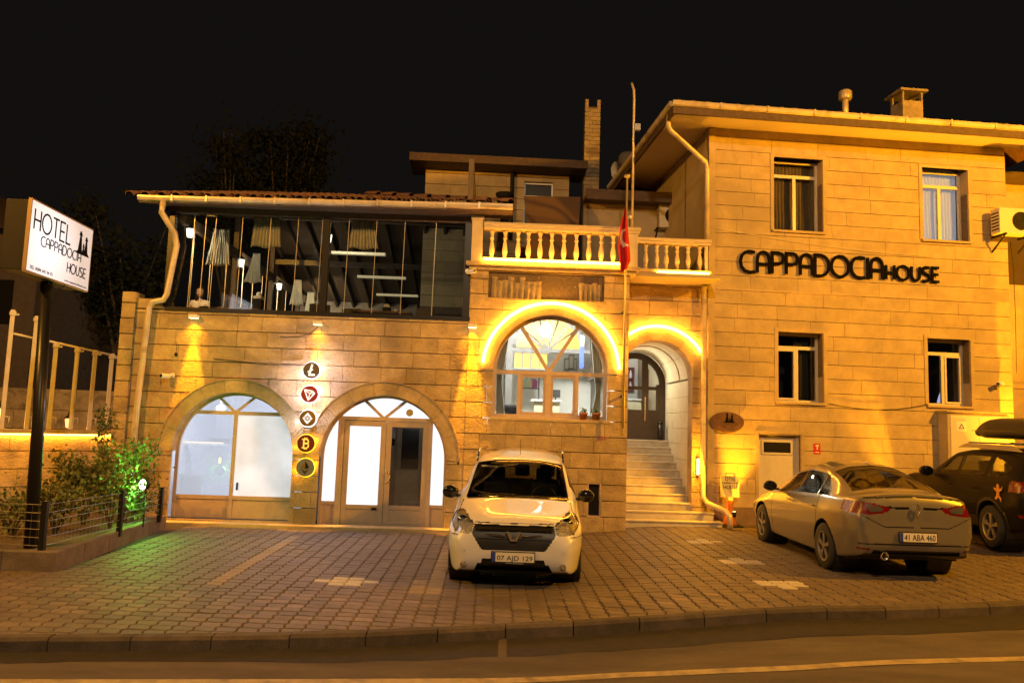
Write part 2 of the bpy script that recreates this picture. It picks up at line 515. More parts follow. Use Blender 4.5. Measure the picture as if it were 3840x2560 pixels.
# shadow of the kerb on the road, painted as a dark strip
ksh = sheet('kerb_shadow_strip', lambda a, b: ((lambda x: (x, kerb_off(x, -0.13) - (0.0 if b > .5 else (0.30 + 0.30 * ss((x + 3.5) / 4.0) + 0.05 * mnoise.noise(Vector((x * 2.1, 0, 0))) + 0.03 * mnoise.noise(Vector((x * 7, 3, 0)))) ),
            G(x, 0) - 0.117))(-9 + 24 * a)), 160, 1, M_kerbshadow)

# yard: bed of sand plus the pavers
PYMAX = 18.5
bed = sheet('parking_pavement', lambda a, b: ((lambda x: (x, (kerb_y(x) + 0.02) + (PYMAX - kerb_y(x)) * b, G(x, 0) - 0.035))(X0 + (X1 - X0) * a)), 60, 20, M_sand)

kr = empty('kerb', (0, 0, 0)); tag(kr, kind='structure')
x = X0
M_kerb = pmat('kerb_concrete', (0.075, 0.056, 0.042), 0.9, var=0.35, scale=6, bump=0.6, bscale=50, rnd=0.2, dirt_or_shade=(0.045, 0.034, 0.026), dscale=2.5)
while x < X1:
    L_ = 0.70
    xb = x + L_ / math.sqrt(1 + ((kerb_y(x + .3) - kerb_y(x)) / .3) ** 2)
    xa2, xb2 = x + 0.006, xb - 0.006
    p = [(xa2, kerb_y(xa2)), (xb2, kerb_y(xb2)), (xb2, kerb_off(xb2, -0.13)), (xa2, kerb_off(xa2, -0.13))]
    dz = R.uniform(-.004, .006)
    zt = lambda q, s=0: G(q[0], 0) + 0.004 + dz - s
    top = [(q[0], q[1], zt(q)) for q in p]
    # chamfered road-side edge
    mb = MB()
    a, b, c, d = p
    e = lambda q, r, k: (q[0] + (r[0] - q[0]) * k, q[1] + (r[1] - q[1]) * k)
    c2, d2 = e(c, b, .22), e(d, a, .22)
    V = [(*a, zt(a)), (*b, zt(b)), (*c2, zt(c2)), (*d2, zt(d2)), (*c, zt(c, .03)), (*d, zt(d, .03)), (*c, zt(c, .3)), (*d, zt(d, .3)), (*a, zt(a, .3)), (*b, zt(b, .3))]
    mb.add(V, [(0, 3, 2, 1), (3, 5, 4, 2), (5, 7, 6, 4), (0, 8, 7, 5, 3), (1, 2, 4, 6, 9), (0, 1, 9, 8)])
    mb.build('kerb_stone', M_kerb, kr)
    x = xb

# pavers --------------------------------------------------------------
PW, PH = 0.205, 0.168
E1 = [(0.0, 0.0), (0.10, 0.0), (0.017, 0.30), (0.017, 0.70), (-0.0, 1.0)]
def paver_poly():
    g_ = 0.0075
    right = [(PW / 2 + dx, -PH / 2 + PH * t) for dx, t in [(0.0, 0.0), (0.016, 0.28), (-0.016, 0.72), (0.0, 1.0)]]
    left = [(x_ - PW, y_) for x_, y_ in right]
    top = [(-PW / 4, PH / 2 + 0.009), (PW / 4, PH / 2 - 0.009)]
    bot = [(x_, y_ - PH) for x_, y_ in top]
    poly = [left[0], bot[0], bot[1], right[0], right[1], right[2], right[3], top[1], top[0], left[3], left[2], left[1]]
    cx = 0; cy = 0
    return [(a * (1 - 2 * g_ / PW), b * (1 - 2 * g_ / PH)) for a, b in poly]
PP = paver_poly()
def paver_geo(poly):
    n = len(poly)
    cx = sum(p[0] for p in poly) / n; cy = sum(p[1] for p in poly) / n
    ins = [(cx + (a - cx) * 0.94, cy + (b - cy) * 0.93) for a, b in poly]
    return ([(a, b, 0.0) for a, b in ins] + [(a, b, -0.008) for a, b in poly] + [(a, b, -0.04) for a, b in poly],
            [tuple(range(n))] + [(i + n, (i + 1) % n + n, (i + 1) % n, i) for i in range(n)] + [(i + 2 * n, (i + 1) % n + 2 * n, (i + 1) % n + n, i + n) for i in range(n)])
pv, pf = paver_geo(PP)
def paver_mesh(name, mat):
    me = bpy.data.meshes.new(name); me.from_pydata(pv, [], pf); me.materials.append(mat); return me
PME = {0: paver_mesh('paver', M_paver), 1: paver_mesh('paver_white', M_paverw), 2: paver_mesh('paver_pale', M_pavery)}

yaw = LF.yaw
ux, uy = cs(yaw), sn(yaw)
whites = [gpt(1300, 2174), gpt(2740, 2188), gpt(2940, 2190)]
wc = [(gpt(1300, 2176), 1), (gpt(2635, 2030), 1), (gpt(2770, 2101), 1), (gpt(2945, 2190), 1)]
strips = [(gpt(790, 2185), gpt(1085, 2012)), (gpt(1590, 2225), gpt(1662, 2045))]
def seg_d(p, a, b):
    ab = (b - a).to_2d(); ap = (p - a).to_2d()
    t = max(0, min(1, ap.dot(ab) / ab.dot(ab)))
    return (ap - ab * t).length
# planter outline and building footprints keep pavers away
PLA = [gpt(-700, 2128), gpt(0, 2136), gpt(205, 2140), gpt(622, 1972)]
def clip_half(poly, f):
    out = []
    for i in range(len(poly)):
        a, b = poly[i], poly[(i + 1) % len(poly)]
        fa, fb = f(a), f(b)
        if fa >= 0: out.append(a)
        if (fa >= 0) != (fb >= 0):
            t = fa / (fa - fb); out.append((a[0] + (b[0] - a[0]) * t, a[1] + (b[1] - a[1]) * t))
    return out
cells = []
i0, i1 = int(-8.6 / PW), int(15 / PW)
for i in range(i0, i1):
    for j in range(int(4.0 / PH), int(17 / PH)):
        a, b = i * PW, j * PH
        x = a * ux - b * uy; y = a * uy + b * ux
        ky = kerb_y(x)
        if y < ky - 0.1: continue
        dw = LF  # facade depth test
        rel = (np.array([x, y, 0]) - LF.o)
        u_, w_ = rel @ LF.u, rel @ LF.n
        if w_ > (0.1 if u_ < 3.4 else (0.6 if u_ < 5.3 else 2.0)): continue
        if x > 0:
            rr = (np.array([x, y, 0]) - RF.o)
            if rr @ RF.u > 0 and rr @ RF.n > 0.1: continue
        # planter side
        if y > PLA[2].y - .05 and x < PLA[2].x + (PLA[3].x - PLA[2].x) * min(1, (y - PLA[2].y) / (PLA[3].y - PLA[2].y)) - 0.0: 
            continue
        if x < PLA[2].x and y > PLA[2].y - 0.1: continue
        d = CM @ (np.array([x, y, 0]) - EYE)
        qx, qy = 1920 + F * d[0] / d[2], 1280 + F * d[1] / d[2]
        if qx < -350 or qx > 4200 or qy > 2640: continue
        kind = 0
        for c_, k in wc:
            du = abs((x - c_.x) * ux + (y - c_.y) * uy); dv = abs(-(x - c_.x) * uy + (y - c_.y) * ux)
            if (du < .36 and dv < .09) or (du < .14 and dv < .26) or (du < .26 and dv < .17 and R.random() < .8): kind = 1
        if kind == 0:
            for a_, b_ in strips:
                if seg_d(Vector((x, y, 0)), a_, b_) < 0.105: kind = 2
        inside = y - PH > kerb_off(x, 0.06)
        cells.append((x, y, kind, inside, 0 <= qx <= 3840 and qy < 2560, d[2]))
vis = sorted([c for c in cells if c[3] and c[4]], key=lambda c: c[5])
near = set((c[0], c[1]) for c in vis[:300])
mbs = {0: MB(), 1: MB(), 2: MB()}
ca, sa = cs(yaw), sn(yaw)
for x, y, kind, inside, invw, dd in cells:
    dz = R.uniform(-.0035, .0035)
    tx, ty = R.uniform(-.012, .012), R.uniform(-.012, .012)
    if (x, y) in near:
        o = bpy.data.objects.new('paver', PME[kind]); COL.objects.link(o); o.parent = bed
        o.location = (x, y, G(x, y) + dz); o.rotation_euler = (tx, ty - 0.0, yaw)
        continue
    if inside:
        poly, V, Fc = None, pv, pf
    else:
        wp = [(x + px * ca - py * sa, y + px * sa + py * ca) for px, py in PP]
        cl = clip_half(wp, lambda p: p[1] - kerb_off(p[0], 0.012))
        if len(cl) < 3: continue
        cl = [((p[0] - x) * ca + (p[1] - y) * sa, -(p[0] - x) * sa + (p[1] - y) * ca) for p in cl]
        V, Fc = paver_geo(cl)
    m = mbs[kind]; n = len(m.v)
    for vx, vy, vz in V:
        wx, wy = x + vx * ca - vy * sa, y + vx * sa + vy * ca
        m.v.append((wx, wy, G(wx, wy) + dz + vz + tx * vy - ty * vx))
    m.f += [tuple(q + n for q in f_) for f_ in Fc]
for k, nm in ((0, 'paver_field'), (1, 'white_paver_field'), (2, 'pale_paver_field')):
    if mbs[k].v:
        me = bpy.data.meshes.new(nm); me.from_pydata(mbs[k].v, [], mbs[k].f)
        o = link_mesh(nm, me, (M_paver, M_paverw, M_pavery)[k], bed); tag(o, kind='stuff')

# ================================================================== masonry
def arch_hole(c, r, spring, bottom, ro=None):
    ro = ro or r
    def h(u):
        d = abs(u - c)
        if d >= ro: return None
        top = spring + math.sqrt(ro * ro - d * d)
        return ((bottom if d < r else spring), top)
    h.edges = [c - ro, c + ro, c - r, c + r]; h.lo, h.hi = c - ro, c + ro
    h.curved = True
    return h
def rect_hole(u0, u1, z0, z1):
    def h(u): return (z0, z1) if u0 < u < u1 else None
    h.edges = [u0, u1]; h.lo, h.hi = u0, u1; h.curved = False
    return h
def carve(ua, ub, za, zb, holes):
    """pieces of the rectangle left over by the holes: lists of (u, lo, hi)"""
    us = {ua, ub}
    act = [h for h in holes if h.hi > ua and h.lo < ub]
    if not act: return [[(ua, za, zb), (ub, za, zb)]]
    e = 1e-4
    for h in act:
        for q in h.edges:
            for k in (q - e, q + e):
                if ua < k < ub: us.add(k)
        if h.curved:
            k = math.ceil(ua / .05) * .05
            while k < ub: us.add(k); k += .05
    runs = []; cur = []
    for u in sorted(us):
        lo, hi = za, zb
        for h in act:
            r = h(min(max(u, ua + e * .5), ub - e * .5))
            if r is None: continue
            a, b = r
            if b <= lo or a >= hi: continue
            if a <= lo + 1e-6 and b >= hi - 1e-6: lo, hi = 1, 0; break
            if a <= lo + .02: lo = b
            elif b >= hi - .02: hi = a
            else:
                if (a - lo) > (hi - b): hi = a
                else: lo = b
        if hi - lo < 0.012:
            if len(cur) > 1: runs.append(cur)
            cur = []
        else: cur.append((u, lo, hi))
    if len(cur) > 1: runs.append(cur)
    out = []
    for r in runs:
        if r[-1][0] - r[0][0] < .02: continue
        # drop collinear samples
        k = [r[0]]
        for i in range(1, len(r) - 1):
            if abs(r[i][1] - (r[i - 1][1] + r[i + 1][1]) / 2) > 1e-5 or abs(r[i][2] - (r[i - 1][2] + r[i + 1][2]) / 2) > 1e-5 or abs(r[i][1]-k[-1][1])>1e-5 or abs(r[i][2]-k[-1][2])>1e-5: k.append(r[i])
        k.append(r[-1]); out.append(k)
    return out
def piece(mb, run, w0, w1, tilt=0.0):
    pts = [(u, lo) for u, lo, hi in run] + [(u, hi) for u, lo, hi in reversed(run)]
    mb.prism(pts, w0, w1)
def masonry(parent, u0, u1, courses, holes, wf, depth, mat, lens=(.45, .75), gapz=.0075, gapu=.0035, rough=.006, limit=300, count=[0], edge_list=None, name='stone', lensfn=None):
    """courses of stones between u0 and u1, front at depth wf; each stone an object (up to limit), the rest joined"""
    rest = MB(); n = 0
    for ci in range(len(courses) - 1):
        za, zb = courses[ci] + gapz, courses[ci + 1] - gapz
        cuts = [u0]; u = u0 + R.uniform(.4, 1) * lens[1] * (0.6 if ci % 2 else 1)
        while u < u1 - lens[0] * .6:
            cuts.append(u); u += R.uniform(*lens)
        cuts.append(u1)
        for a, b in zip(cuts, cuts[1:]):
            for run in carve(a + gapu, b - gapu, za, zb, holes):
                j = R.uniform(-rough, rough * .5)
                if parent['stone_count'] < limit:
                    mb = MB(); piece(mb, run, wf + j, wf + depth)
                    mb.build(name, mat, parent); parent['stone_count'] += 1
                else: piece(rest, run, wf + j, wf + depth)
    if rest.v: tag(rest.build('stonework', mat, parent), kind='stuff')
def core(mb, u0, u1, zcuts, holes, w0, w1):
    for za, zb in zip(zcuts, zcuts[1:]):
        for run in carve(u0, u1, za, zb, holes): piece(mb, run, w0, w1)
# ================================================================== LEFT BUILDING
LB = empty('stone_building', LF.W(0, 0, 0), LF.yaw)
LB['stone_count'] = 0
tag(LB, 'stone restaurant with two arched shopfronts, a glazed pavilion above and a balustraded bay', 'building')
A1 = arch_hole(-4.04, 1.12, 1.33, 0.10, 1.36)
A2 = arch_hole(-1.245, 1.185, 1.30, -0.1, 1.43)
AW = arch_hole(1.865, 1.095, 3.03, 2.15, 1.27)
VW = rect_hole(2.62, 2.88, 0.35, 0.98)          # small cellar window beside the van
AE = arch_hole(4.09, 0.73, 3.08, -0.2, 0.98)
C = 0.2955
cA = [-0.05] + [0.06 + C * i for i in range(1, 14)] + [3.97]
masonry(LB, -6.08, 0.27, cA, [A1, A2], 0.0, .05, M_stone)
cB = [-0.05] + [0.06 + C * i for i in range(1, 17)] + [4.96]
relief = rect_hole(0.62, 2.86, 4.42, 4.93)
masonry(LB, 0.27, 3.35, cB, [AW, VW, relief], -0.01, .05, M_stone)
cE = [0.0] + [0.2 + C * i for i in range(1, 17)] + [5.16]
masonry(LB, 3.35, 5.16, cE, [AE], 0.9, .05, M_stone, lens=(.35, .6), limit=100000)
mb = MB()
core(mb, -6.08, 0.27, [-.3, 3.95], [A1, A2], .035, .35)
core(mb, 0.27, 3.35, [-.3, 2.0, 4.94], [AW, VW], .035, .35)
mb.box(3.30, 3.345, .3, 1.2, -.3, 4.9)           # return of the bay towards the entrance
mb.build('wall', M_mortar, LB)
mb = MB(); core(mb, 3.35, 5.2, [-.3, 5.14], [AE], .935, 1.25); mb.build('jamb_wall', M_stone, LB)
# bay side return and left end wall
MB().box(3.25, 3.348, .04, .95, -.2, 4.94).build('side_wall', M_stone, LB); MB().box(-6.08, -5.9, .04, 11, -.3, 3.9).build('side_wall', M_stone, LB)
# moulded arch rings
for c, r0, r1, zs in ((-4.04, 1.12, 1.36, 1.33), (-1.245, 1.185, 1.43, 1.30)):
    n = 9
    for i in range(n):
        MB().ring(c, zs, r0, r1, 180 / n * i + .12, 180 / n * (i + 1) - .12, -.02, .36, 6).build('arch_stone', M_stone, LB)
    MB().ring(c, zs, r1 - .0, r1 + .022, 0, 180, -.045, .02, 40).build('arch_moulding', M_stone, LB)
n = 9
for i in range(n):
    MB().ring(1.865, 3.03, 1.095, 1.27, 180 / n * i + .1, 180 / n * (i + 1) - .1, -.05, .36, 5).build('arch_stone', M_stone, LB)
for i in range(7):
    MB().ring(4.09, 3.08, .73, .98, 180 / 7 * i + .1, 180 / 7 * (i + 1) - .1, .86, 1.3, 6).build('arch_stone', M_stone, LB)
# pilaster and parapet at the left end
mb = MB()
for i in range(15):
    za = -.05 + C * i; zb = za + C - .02
    if zb > 4.28: zb = 4.28
    MB().box(-6.27, -6.02 , -.06 + R.uniform(-.008, .008), .3, za, zb).build('pillar_stone', M_stone, LB)
    if za > 3.9: break
for i, (a, b) in enumerate(((-6.02, -5.72), (-5.72, -5.42))):
    MB().box(a + .003, b - .003, 0, .25, 3.99, 4.14 if i else 4.17).build('parapet_stone', M_stone, LB)
# plinth step in front of the shopfronts
MB().box(-5.35, 0.15, -.22, .1, -.1, .065).build('plinth', M_stone2, LB, bevel=.012)
MB().box(-5.42, -5.28, -.26, -.1, -.1, .12).build('plinth_stone', M_stone, LB, bevel=.02)

# ---- shop window, arch 1
def vframe(root, name, c, r, zs, zb, mat, y, d, band):
    mb = MB(); mb.ring(c, zs, r - band, r + .01, 0, 180, y, y + d, 36)
    mb.box(c - r - .01, c - r + band, y, y + d, zb, zs); mb.box(c + r - band, c + r + .01, y, y + d, zb, zs)
    return mb.build(name, mat, root)
sw = empty('shop_window', (0, 0, 0), 0, LB)
YF = .22
vframe(sw, 'frame', -4.04, 1.12, 1.33, .1, M_frame, YF, .07, .05)
tz = LF.bp(875, 1548, YF)[1]; bz = LF.bp(875, 1862, YF)[1]
mu = LF.bp(875, 1700, YF)[0]
mb = MB(); mb.box(-5.16, -2.93, YF + .002, YF + .066, tz - .035, tz + .035); mb.box(mu - .035, mu + .035, YF + .004, YF + .064, .1, tz)
a = LF.bp(812, 1478, YF); b = LF.bp(966, 1482, YF); m_ = LF.bp(882, 1546, YF)
mb.bar(m_, a, .05, .055, YF + .006); mb.bar(m_, b, .05, .055, YF + .008)
mb.box(-5.16, -2.93, YF + .003, YF + .067, bz - .05, bz + .02)
mb.build('glazing_bar', M_frame, sw)
MB().box(-5.15, mu - .03, YF + .03, YF + .05, .1, bz - .04).build('panel', M_frame, sw)
MB().box(mu + .03, -2.94, YF + .03, YF + .05, .1, bz - .04).build('panel', M_frame, sw)
M_clear = glassmat('shop_glass', (0.80, 0.83, 0.88), .02, .10, .6)
def hazy(name, color, strength, mix):
    m = glassmat(name, (.8, .83, .88), .02, .12, .6)
    nt = m.node_tree; o = [n for n in nt.nodes if n.type == 'OUTPUT_MATERIAL'][0]; src = o.inputs[0].links[0].from_socket
    e = nt.nodes.new('ShaderNodeEmission'); e.inputs[0].default_value = (*color, 1); e.inputs[1].default_value = strength
    mx = nt.nodes.new('ShaderNodeMixShader'); mx.inputs[0].default_value = mix
    nt.links.new(src, mx.inputs[1]); nt.links.new(e.outputs[0], mx.inputs[2]); nt.links.new(mx.outputs[0], o.inputs[0]); return m
M_hazy = hazy('half_frosted_glass', (.72, .75, .84), 1.0, .42)
M_frost = frosted('frosted_pane', (0.82, 0.85, 0.92), 1.0)
M_frost2 = frosted('frosted_pane_dim', (0.72, 0.73, 0.78), .80, .22)
def arch_pane(c, r, zs, u0, u1, z0, z1, y, name, mat, root):
    h = arch_hole(c, r, zs, -1)
    pts = []
    us = [u0 + (u1 - u0) * i / 24 for i in range(25)]
    top = []
    for u in us:
        q = h(min(max(u, c - r + 1e-4), c + r - 1e-4)); t = min(z1, q[1]) if q else z0
        top.append((u, max(t, z0 + .001)))
    mb = MB(); mb.prism([(u0, z0), (u1, z0)] + list(reversed(top)), y, y + .008)
    return mb.build(name, mat, root)
arch_pane(-4.04, 1.08, 1.33, -5.11, mu - .03, bz, tz - .03, YF + .03, 'pane', M_hazy, sw)
arch_pane(-4.04, 1.08, 1.33, mu + .03, -2.97, bz, tz - .03, YF + .03, 'frosted_pane', M_frost2, sw)
arch_pane(-4.04, 1.08, 1.33, -5.11, -2.97, tz + .03, 3, YF + .03, 'pane', M_hazy, sw)
MB().box(mu + .10, mu + .125, YF - .03, YF + .03, LF.bp(880, 1840)[1], LF.bp(880, 1812)[1]).build('latch', M_black, sw)
# ---- shop interior
M_in = pmat('white_interior', (0.62, 0.64, 0.70), .6, var=.04, scale=2)
si = MB(); si.box(-5.3, -2.8, 2.6, 2.7, -.1, 2.7); si.box(-5.4, -5.3, .36, 2.6, -.1, 2.7); si.box(-2.8, -2.7, .36, 2.6, -.1, 2.7)
si.box(-5.3, -2.8, .36, 2.6, 2.6, 2.7); si.box(-5.3, -2.8, .36, 2.6, -.1, .1)
si.build('interior_wall', M_in, LB)
o = on(LF, 'ceiling_lamp', LF.bp(828, 1532, 1.0)[0], LF.bp(828, 1532, 1.0)[1], 1.0)
tag(o, 'bright round lamp hanging inside the left arched shop window', 'ceiling lamp')
MB().lathe([(.02, .2), (.02, .09), (.09, .05), (.1, 0), (.05, -.06)], n=14).build('lamp_shade', M_bulb, o, True)
lamp('shop_light', 'AREA', LF.W(-4.0, 2.45, .45), 60, (0.93, 0.95, 1.0), LF.W(-4.0, .9, 2.6), shape='RECTANGLE', size=1.8, size_y=.15)
MB().box(-4.6, -3.7, 1.0, 1.25, 2.5, 2.58).build('ceiling_beam', M_white, LB)
o = MB().tube([(0, 0, 0), (LF.bp(838, 1655, .9)[0] - LF.bp(655, 1655, .9)[0], 0, 0)], .014, 8).build('reflected_light_line', emat('reflection_amber', (1, .72, .4), 4), None, True)  # glowing line added to imitate a reflection in the pane
q = LF.bp(655, 1655, .9); o.location = LF.W(q[0], q[1], .9); o.rotation_euler = (0, 0, LF.yaw); tag(o, 'thin amber glowing line added inside the left arched shop window for a reflection', 'light strip')
q = LF.bp(825, 1725, .9); o = on(LF, 'reflected_lantern', q[0], q[1], .9); tag(o, 'small amber glow added inside the left arched shop window for a lantern reflection', 'wall lamp')  # added glow imitating a lantern reflected in the pane
MB().lathe([(.02, -.06), (.025, -.05), (.025, .05), (.02, .06)], n=12).build('tube', emat('reflection_glow', (1, .66, .2), 5), o, True); MB().box(-.03, .03, .03, .06, -.08, .08).build('holder', M_dark, o)
MB().box(LF.bp(640, 1700, 1.0)[0], LF.bp(850, 1700, 1.0)[0], .95, 1.15, LF.bp(700, 1662, 1.0)[1] - .02, LF.bp(700, 1662, 1.0)[1]).build('shelf', M_white, LB)
# slatted crate behind the glass
cr = on(LF, 'slatted_panel', LF.bp(662, 1860, .5)[0], 0.1, .5)
tag(cr, 'pale slatted wooden panel leaning low behind the left arched shop window', 'panel')
wC = LF.bp(753, 1860, .5)[0] - LF.bp(662, 1860, .5)[0]; hC = LF.bp(700, 1778, .5)[1] - .1
MB().box(0, wC, 0, .03, hC - .05, hC).box(wC - .05, wC, -.002, .032, 0, hC - .05).box(0, .04, -.002, .032, 0, hC - .05).build('frame', M_white, cr)
for i in range(11):
    x_ = .03 + i * (wC - .06) / 11
    mb = MB(); mb.bar((x_, .0), (x_ + .09, hC - .06), .02, .02, .006); mb.build('slat', M_white, cr)
MB().box(0, wC, .04, .05, 0, hC - .03).build('back', pmat('panel_back', (.3, .24, .15), .8), cr)

# ---- door arch 2
sd = empty('shop_door', (0, 0, 0), 0, LB)
vframe(sd, 'frame', -1.245, 1.185, 1.30, 0.0, M_frame, YF, .07, .045)
def U(px, py, w=YF): return LF.bp(px, py, w)
tz2 = U(1440, 1571)[1]
xs = [U(x_, 1780)[0] for x_ in (1262, 1282, 1290, 1428, 1441, 1452, 1590, 1604)]
mb = MB(); mb.box(-2.43, -.06, YF + .002, YF + .066, tz2 - .035, tz2 + .035)
mb.box(xs[0] - .015, xs[1], YF - .01, YF + .07, 0, tz2 - .03); mb.box(xs[7] - .02, xs[7] + .06, YF - .01, YF + .07, 0, tz2 - .03)
q = U(1440, 1569); mb.bar(q, U(1366, 1497), .055, .055, YF + .006); mb.bar(q, U(1524, 1503), .055, .055, YF + .008)
bz2 = U(1440, 1890)[1]
mb.box(-2.43, xs[0], YF + .003, YF + .067, bz2 - .03, bz2 + .03); mb.box(xs[7] + .04, -.06, YF + .003, YF + .067, bz2 - .05, bz2 + .01)
mb.build('glazing_bar', M_frame, sd)
MB().box(-2.4, xs[0], YF + .03, YF + .05, 0, bz2 - .02).build('panel', M_frame, sd)
MB().box(xs[7] + .05, -.1, YF + .03, YF + .05, 0, bz2 - .04).build('panel', M_frame, sd)
M_frame2 = pmat('leaf_frame', (0.44, 0.33, 0.26), .4, var=.1, scale=9)
for k, (a, b) in enumerate(((xs[1] + .005, xs[4] - .004), (xs[4] + .004, xs[7] - .022))):
    lf = empty('door_leaf', (0, 0, 0), 0, sd)
    st = .10; zt = tz2 - .045; y0, y1 = YF + .005, YF + .055
    mb = MB(); mb.box(a, a + st, y0, y1, .01, zt); mb.box(b - st, b, y0, y1, .01, zt); mb.box(a + st, b - st, y0 + .001, y1 - .001, zt - .10, zt)
    mb.box(a + st, b - st, y0 + .001, y1 - .001, bz2 - .10, bz2 - .02); mb.box(a + st, b - st, y0 + .001, y1 - .001, .01, .12)
    o = mb.build('frame', M_frame2, lf, bevel=.004)
    o = MB().box(a + st, b - st, y0 + .02, y1 - .02, .12, bz2 - .10).build('panel', M_frame2, lf)
    MB().box(a + st, b - st, y0 + .022, y0 + .03, bz2 - .02, zt - .10).build('pane', M_frost if k == 0 else M_clear, lf)
arch_pane(-1.245, 1.14, 1.30, -2.385, xs[0] - .016, bz2, tz2 - .03, YF + .03, 'frosted_pane', M_frost, sd)
arch_pane(-1.245, 1.14, 1.30, xs[7] + .06, -.105, bz2, tz2 - .03, YF + .03, 'frosted_pane', M_frost, sd)
arch_pane(-1.245, 1.14, 1.30, -2.385, -.105, tz2 + .03, 3, YF + .03, 'frosted_pane', M_frost, sd)
h1 = U(1445, 1765); 
MB().tube([(h1[0] + .01 + .09 * sn(math.radians(t)), YF - .055, h1[1] - .11 + .11 * cs(math.radians(t))) for t in range(0, 181, 20)], .012).build('handle', pmat('brass', (.8, .6, .3), .25, 1.0), sd, True)
MB().box(U(1392, 1905)[0], U(1411, 1905)[0], YF - .01, YF + .03, U(1400, 1911)[1], U(1400, 1902)[1]).build('letter_slot', M_black, sd)
o = MB().lathe([(.001, 0), (.068, 0), (.068, .012), (.001, .014)], axis='y', n=28).build('round_sticker', pmat('gold_sticker', (.45, .34, .12), .4), sd)
q = U(1536, 1547); o.location = (q[0], YF + .012, q[1])
# corridor behind the glazed leaf
M_cor = pmat('corridor_wall', (0.30, 0.25, 0.19), .7, var=.1)
mb = MB(); mb.box(-1.3, -.1, 3.2, 3.3, 0, 2.3); mb.box(-1.32, -1.25, .5, 3.2, 0, 2.3); mb.box(-.1, -.05, .5, 3.2, 0, 2.3); mb.box(-1.3, -.1, .36, 3.2, 2.2, 2.3); mb.box(-1.3, -.1, .36, 3.2, -.05, .01)
mb.build('interior_wall', M_cor, LB)
idr = empty('inner_door', (0, 0, 0), 0, LB)
a = LF.bp(1508, 1640, 2.2); b = LF.bp(1562, 1950, 2.2)
MB().box(a[0] - .12, b[0] + .12, 2.2, 2.26, 0, 2.0).build('panel', pmat('inner_door_wood', (.30, .22, .13), .5, var=.15, scale=8), idr)
MB().box(a[0], b[0] - .02, 2.185, 2.2, 1.0, 1.85).build('pane', M_black, idr)
lamp('corridor_light', 'POINT', LF.W(-.9, 2.0, 1.2), 7, (1, .9, .7), shadow_soft_size=.1)
# intercom panel hanging in the doorway
o = on(LF, 'hanging_scanner', *LF.bp(1472, 1632, .45), .45); tag(o, 'small dark device hanging behind the clear door glass', 'device')
MB().box(-.045, .045, 0, .05, -.1, .16).build('body', M_plastic, o); MB().lathe([(.04, 0), (.055, -.02), (.055, -.1), (.03, -.14)], (0, .02, -.06), 14).build('lamp_shade', M_dark, o, True)

# ---- big arched window of the bay
bw = empty('arched_window', (0, 0, 0), 0, LB)
YW = .16
zb_ = 2.15
vframe(bw, 'frame', 1.865, 1.095, 3.03, zb_, M_frame, YW, .07, .06)
V_ = lambda px, py, w=YW: LF.bp(px, py, w)
tw = V_(2058, 1400)[1]; q = V_(2058, 1394)
mb = MB(); mb.box(.77, 2.96, YW + .002, YW + .066, tw - .035, tw + .04)
mb.bar(q, V_(1953, 1219), .07, .055, YW + .006); mb.bar(q, V_(2172, 1222), .07, .055, YW + .008)
xw = [V_(x_, 1480)[0] for x_ in (1945, 2055, 2163)]
mb.box(xw[0] - .03, xw[0] + .03, YW + .004, YW + .062, zb_, tw); mb.box(xw[1] - .05, xw[1] + .05, YW + .004, YW + .062, zb_, tw); mb.box(xw[2] - .03, xw[2] + .03, YW + .004, YW + .062, zb_, tw)
mb.box(.77, 2.96, YW + .003, YW + .067, zb_, zb_ + .07)
mb.build('glazing_bar', M_frame, bw)
for a, b in ((xw[0] + .03, xw[1] - .05), (xw[1] + .05, xw[2] - .03)):
    sa_ = empty('sash', (0, 0, 0), 0, bw)
    mb = MB(); y0 = YW + .015
    mb.box(a, a + .045, y0, y0 + .04, zb_ + .07, tw - .035); mb.box(b - .045, b, y0, y0 + .04, zb_ + .07, tw - .035)
    mb.box(a + .045, b - .045, y0 + .001, y0 + .039, zb_ + .07, zb_ + .12); mb.box(a + .045, b - .045, y0 + .001, y0 + .039, tw - .085, tw - .035)
    mb.build('frame', M_frame2, sa_)
    MB().box(a + .045, b - .045, y0 + .015, y0 + .021, zb_ + .12, tw - .085).build('pane', M_glass, sa_)
for a, b in ((.83, xw[0] - .03), (xw[2] + .03, 2.90)):
    MB().box(a, b, YW + .03, YW + .036, zb_ + .07, tw - .035).build('pane', M_glass, bw)
arch_pane(1.865, 1.04, 3.03, .83, 2.90, tw + .04, 5, YW + .03, 'pane', M_glass, bw)
MB().box(.72, 3.02, -.03, .36, zb_ - .06, zb_).build('sill', M_stone2, LB, bevel=.01)

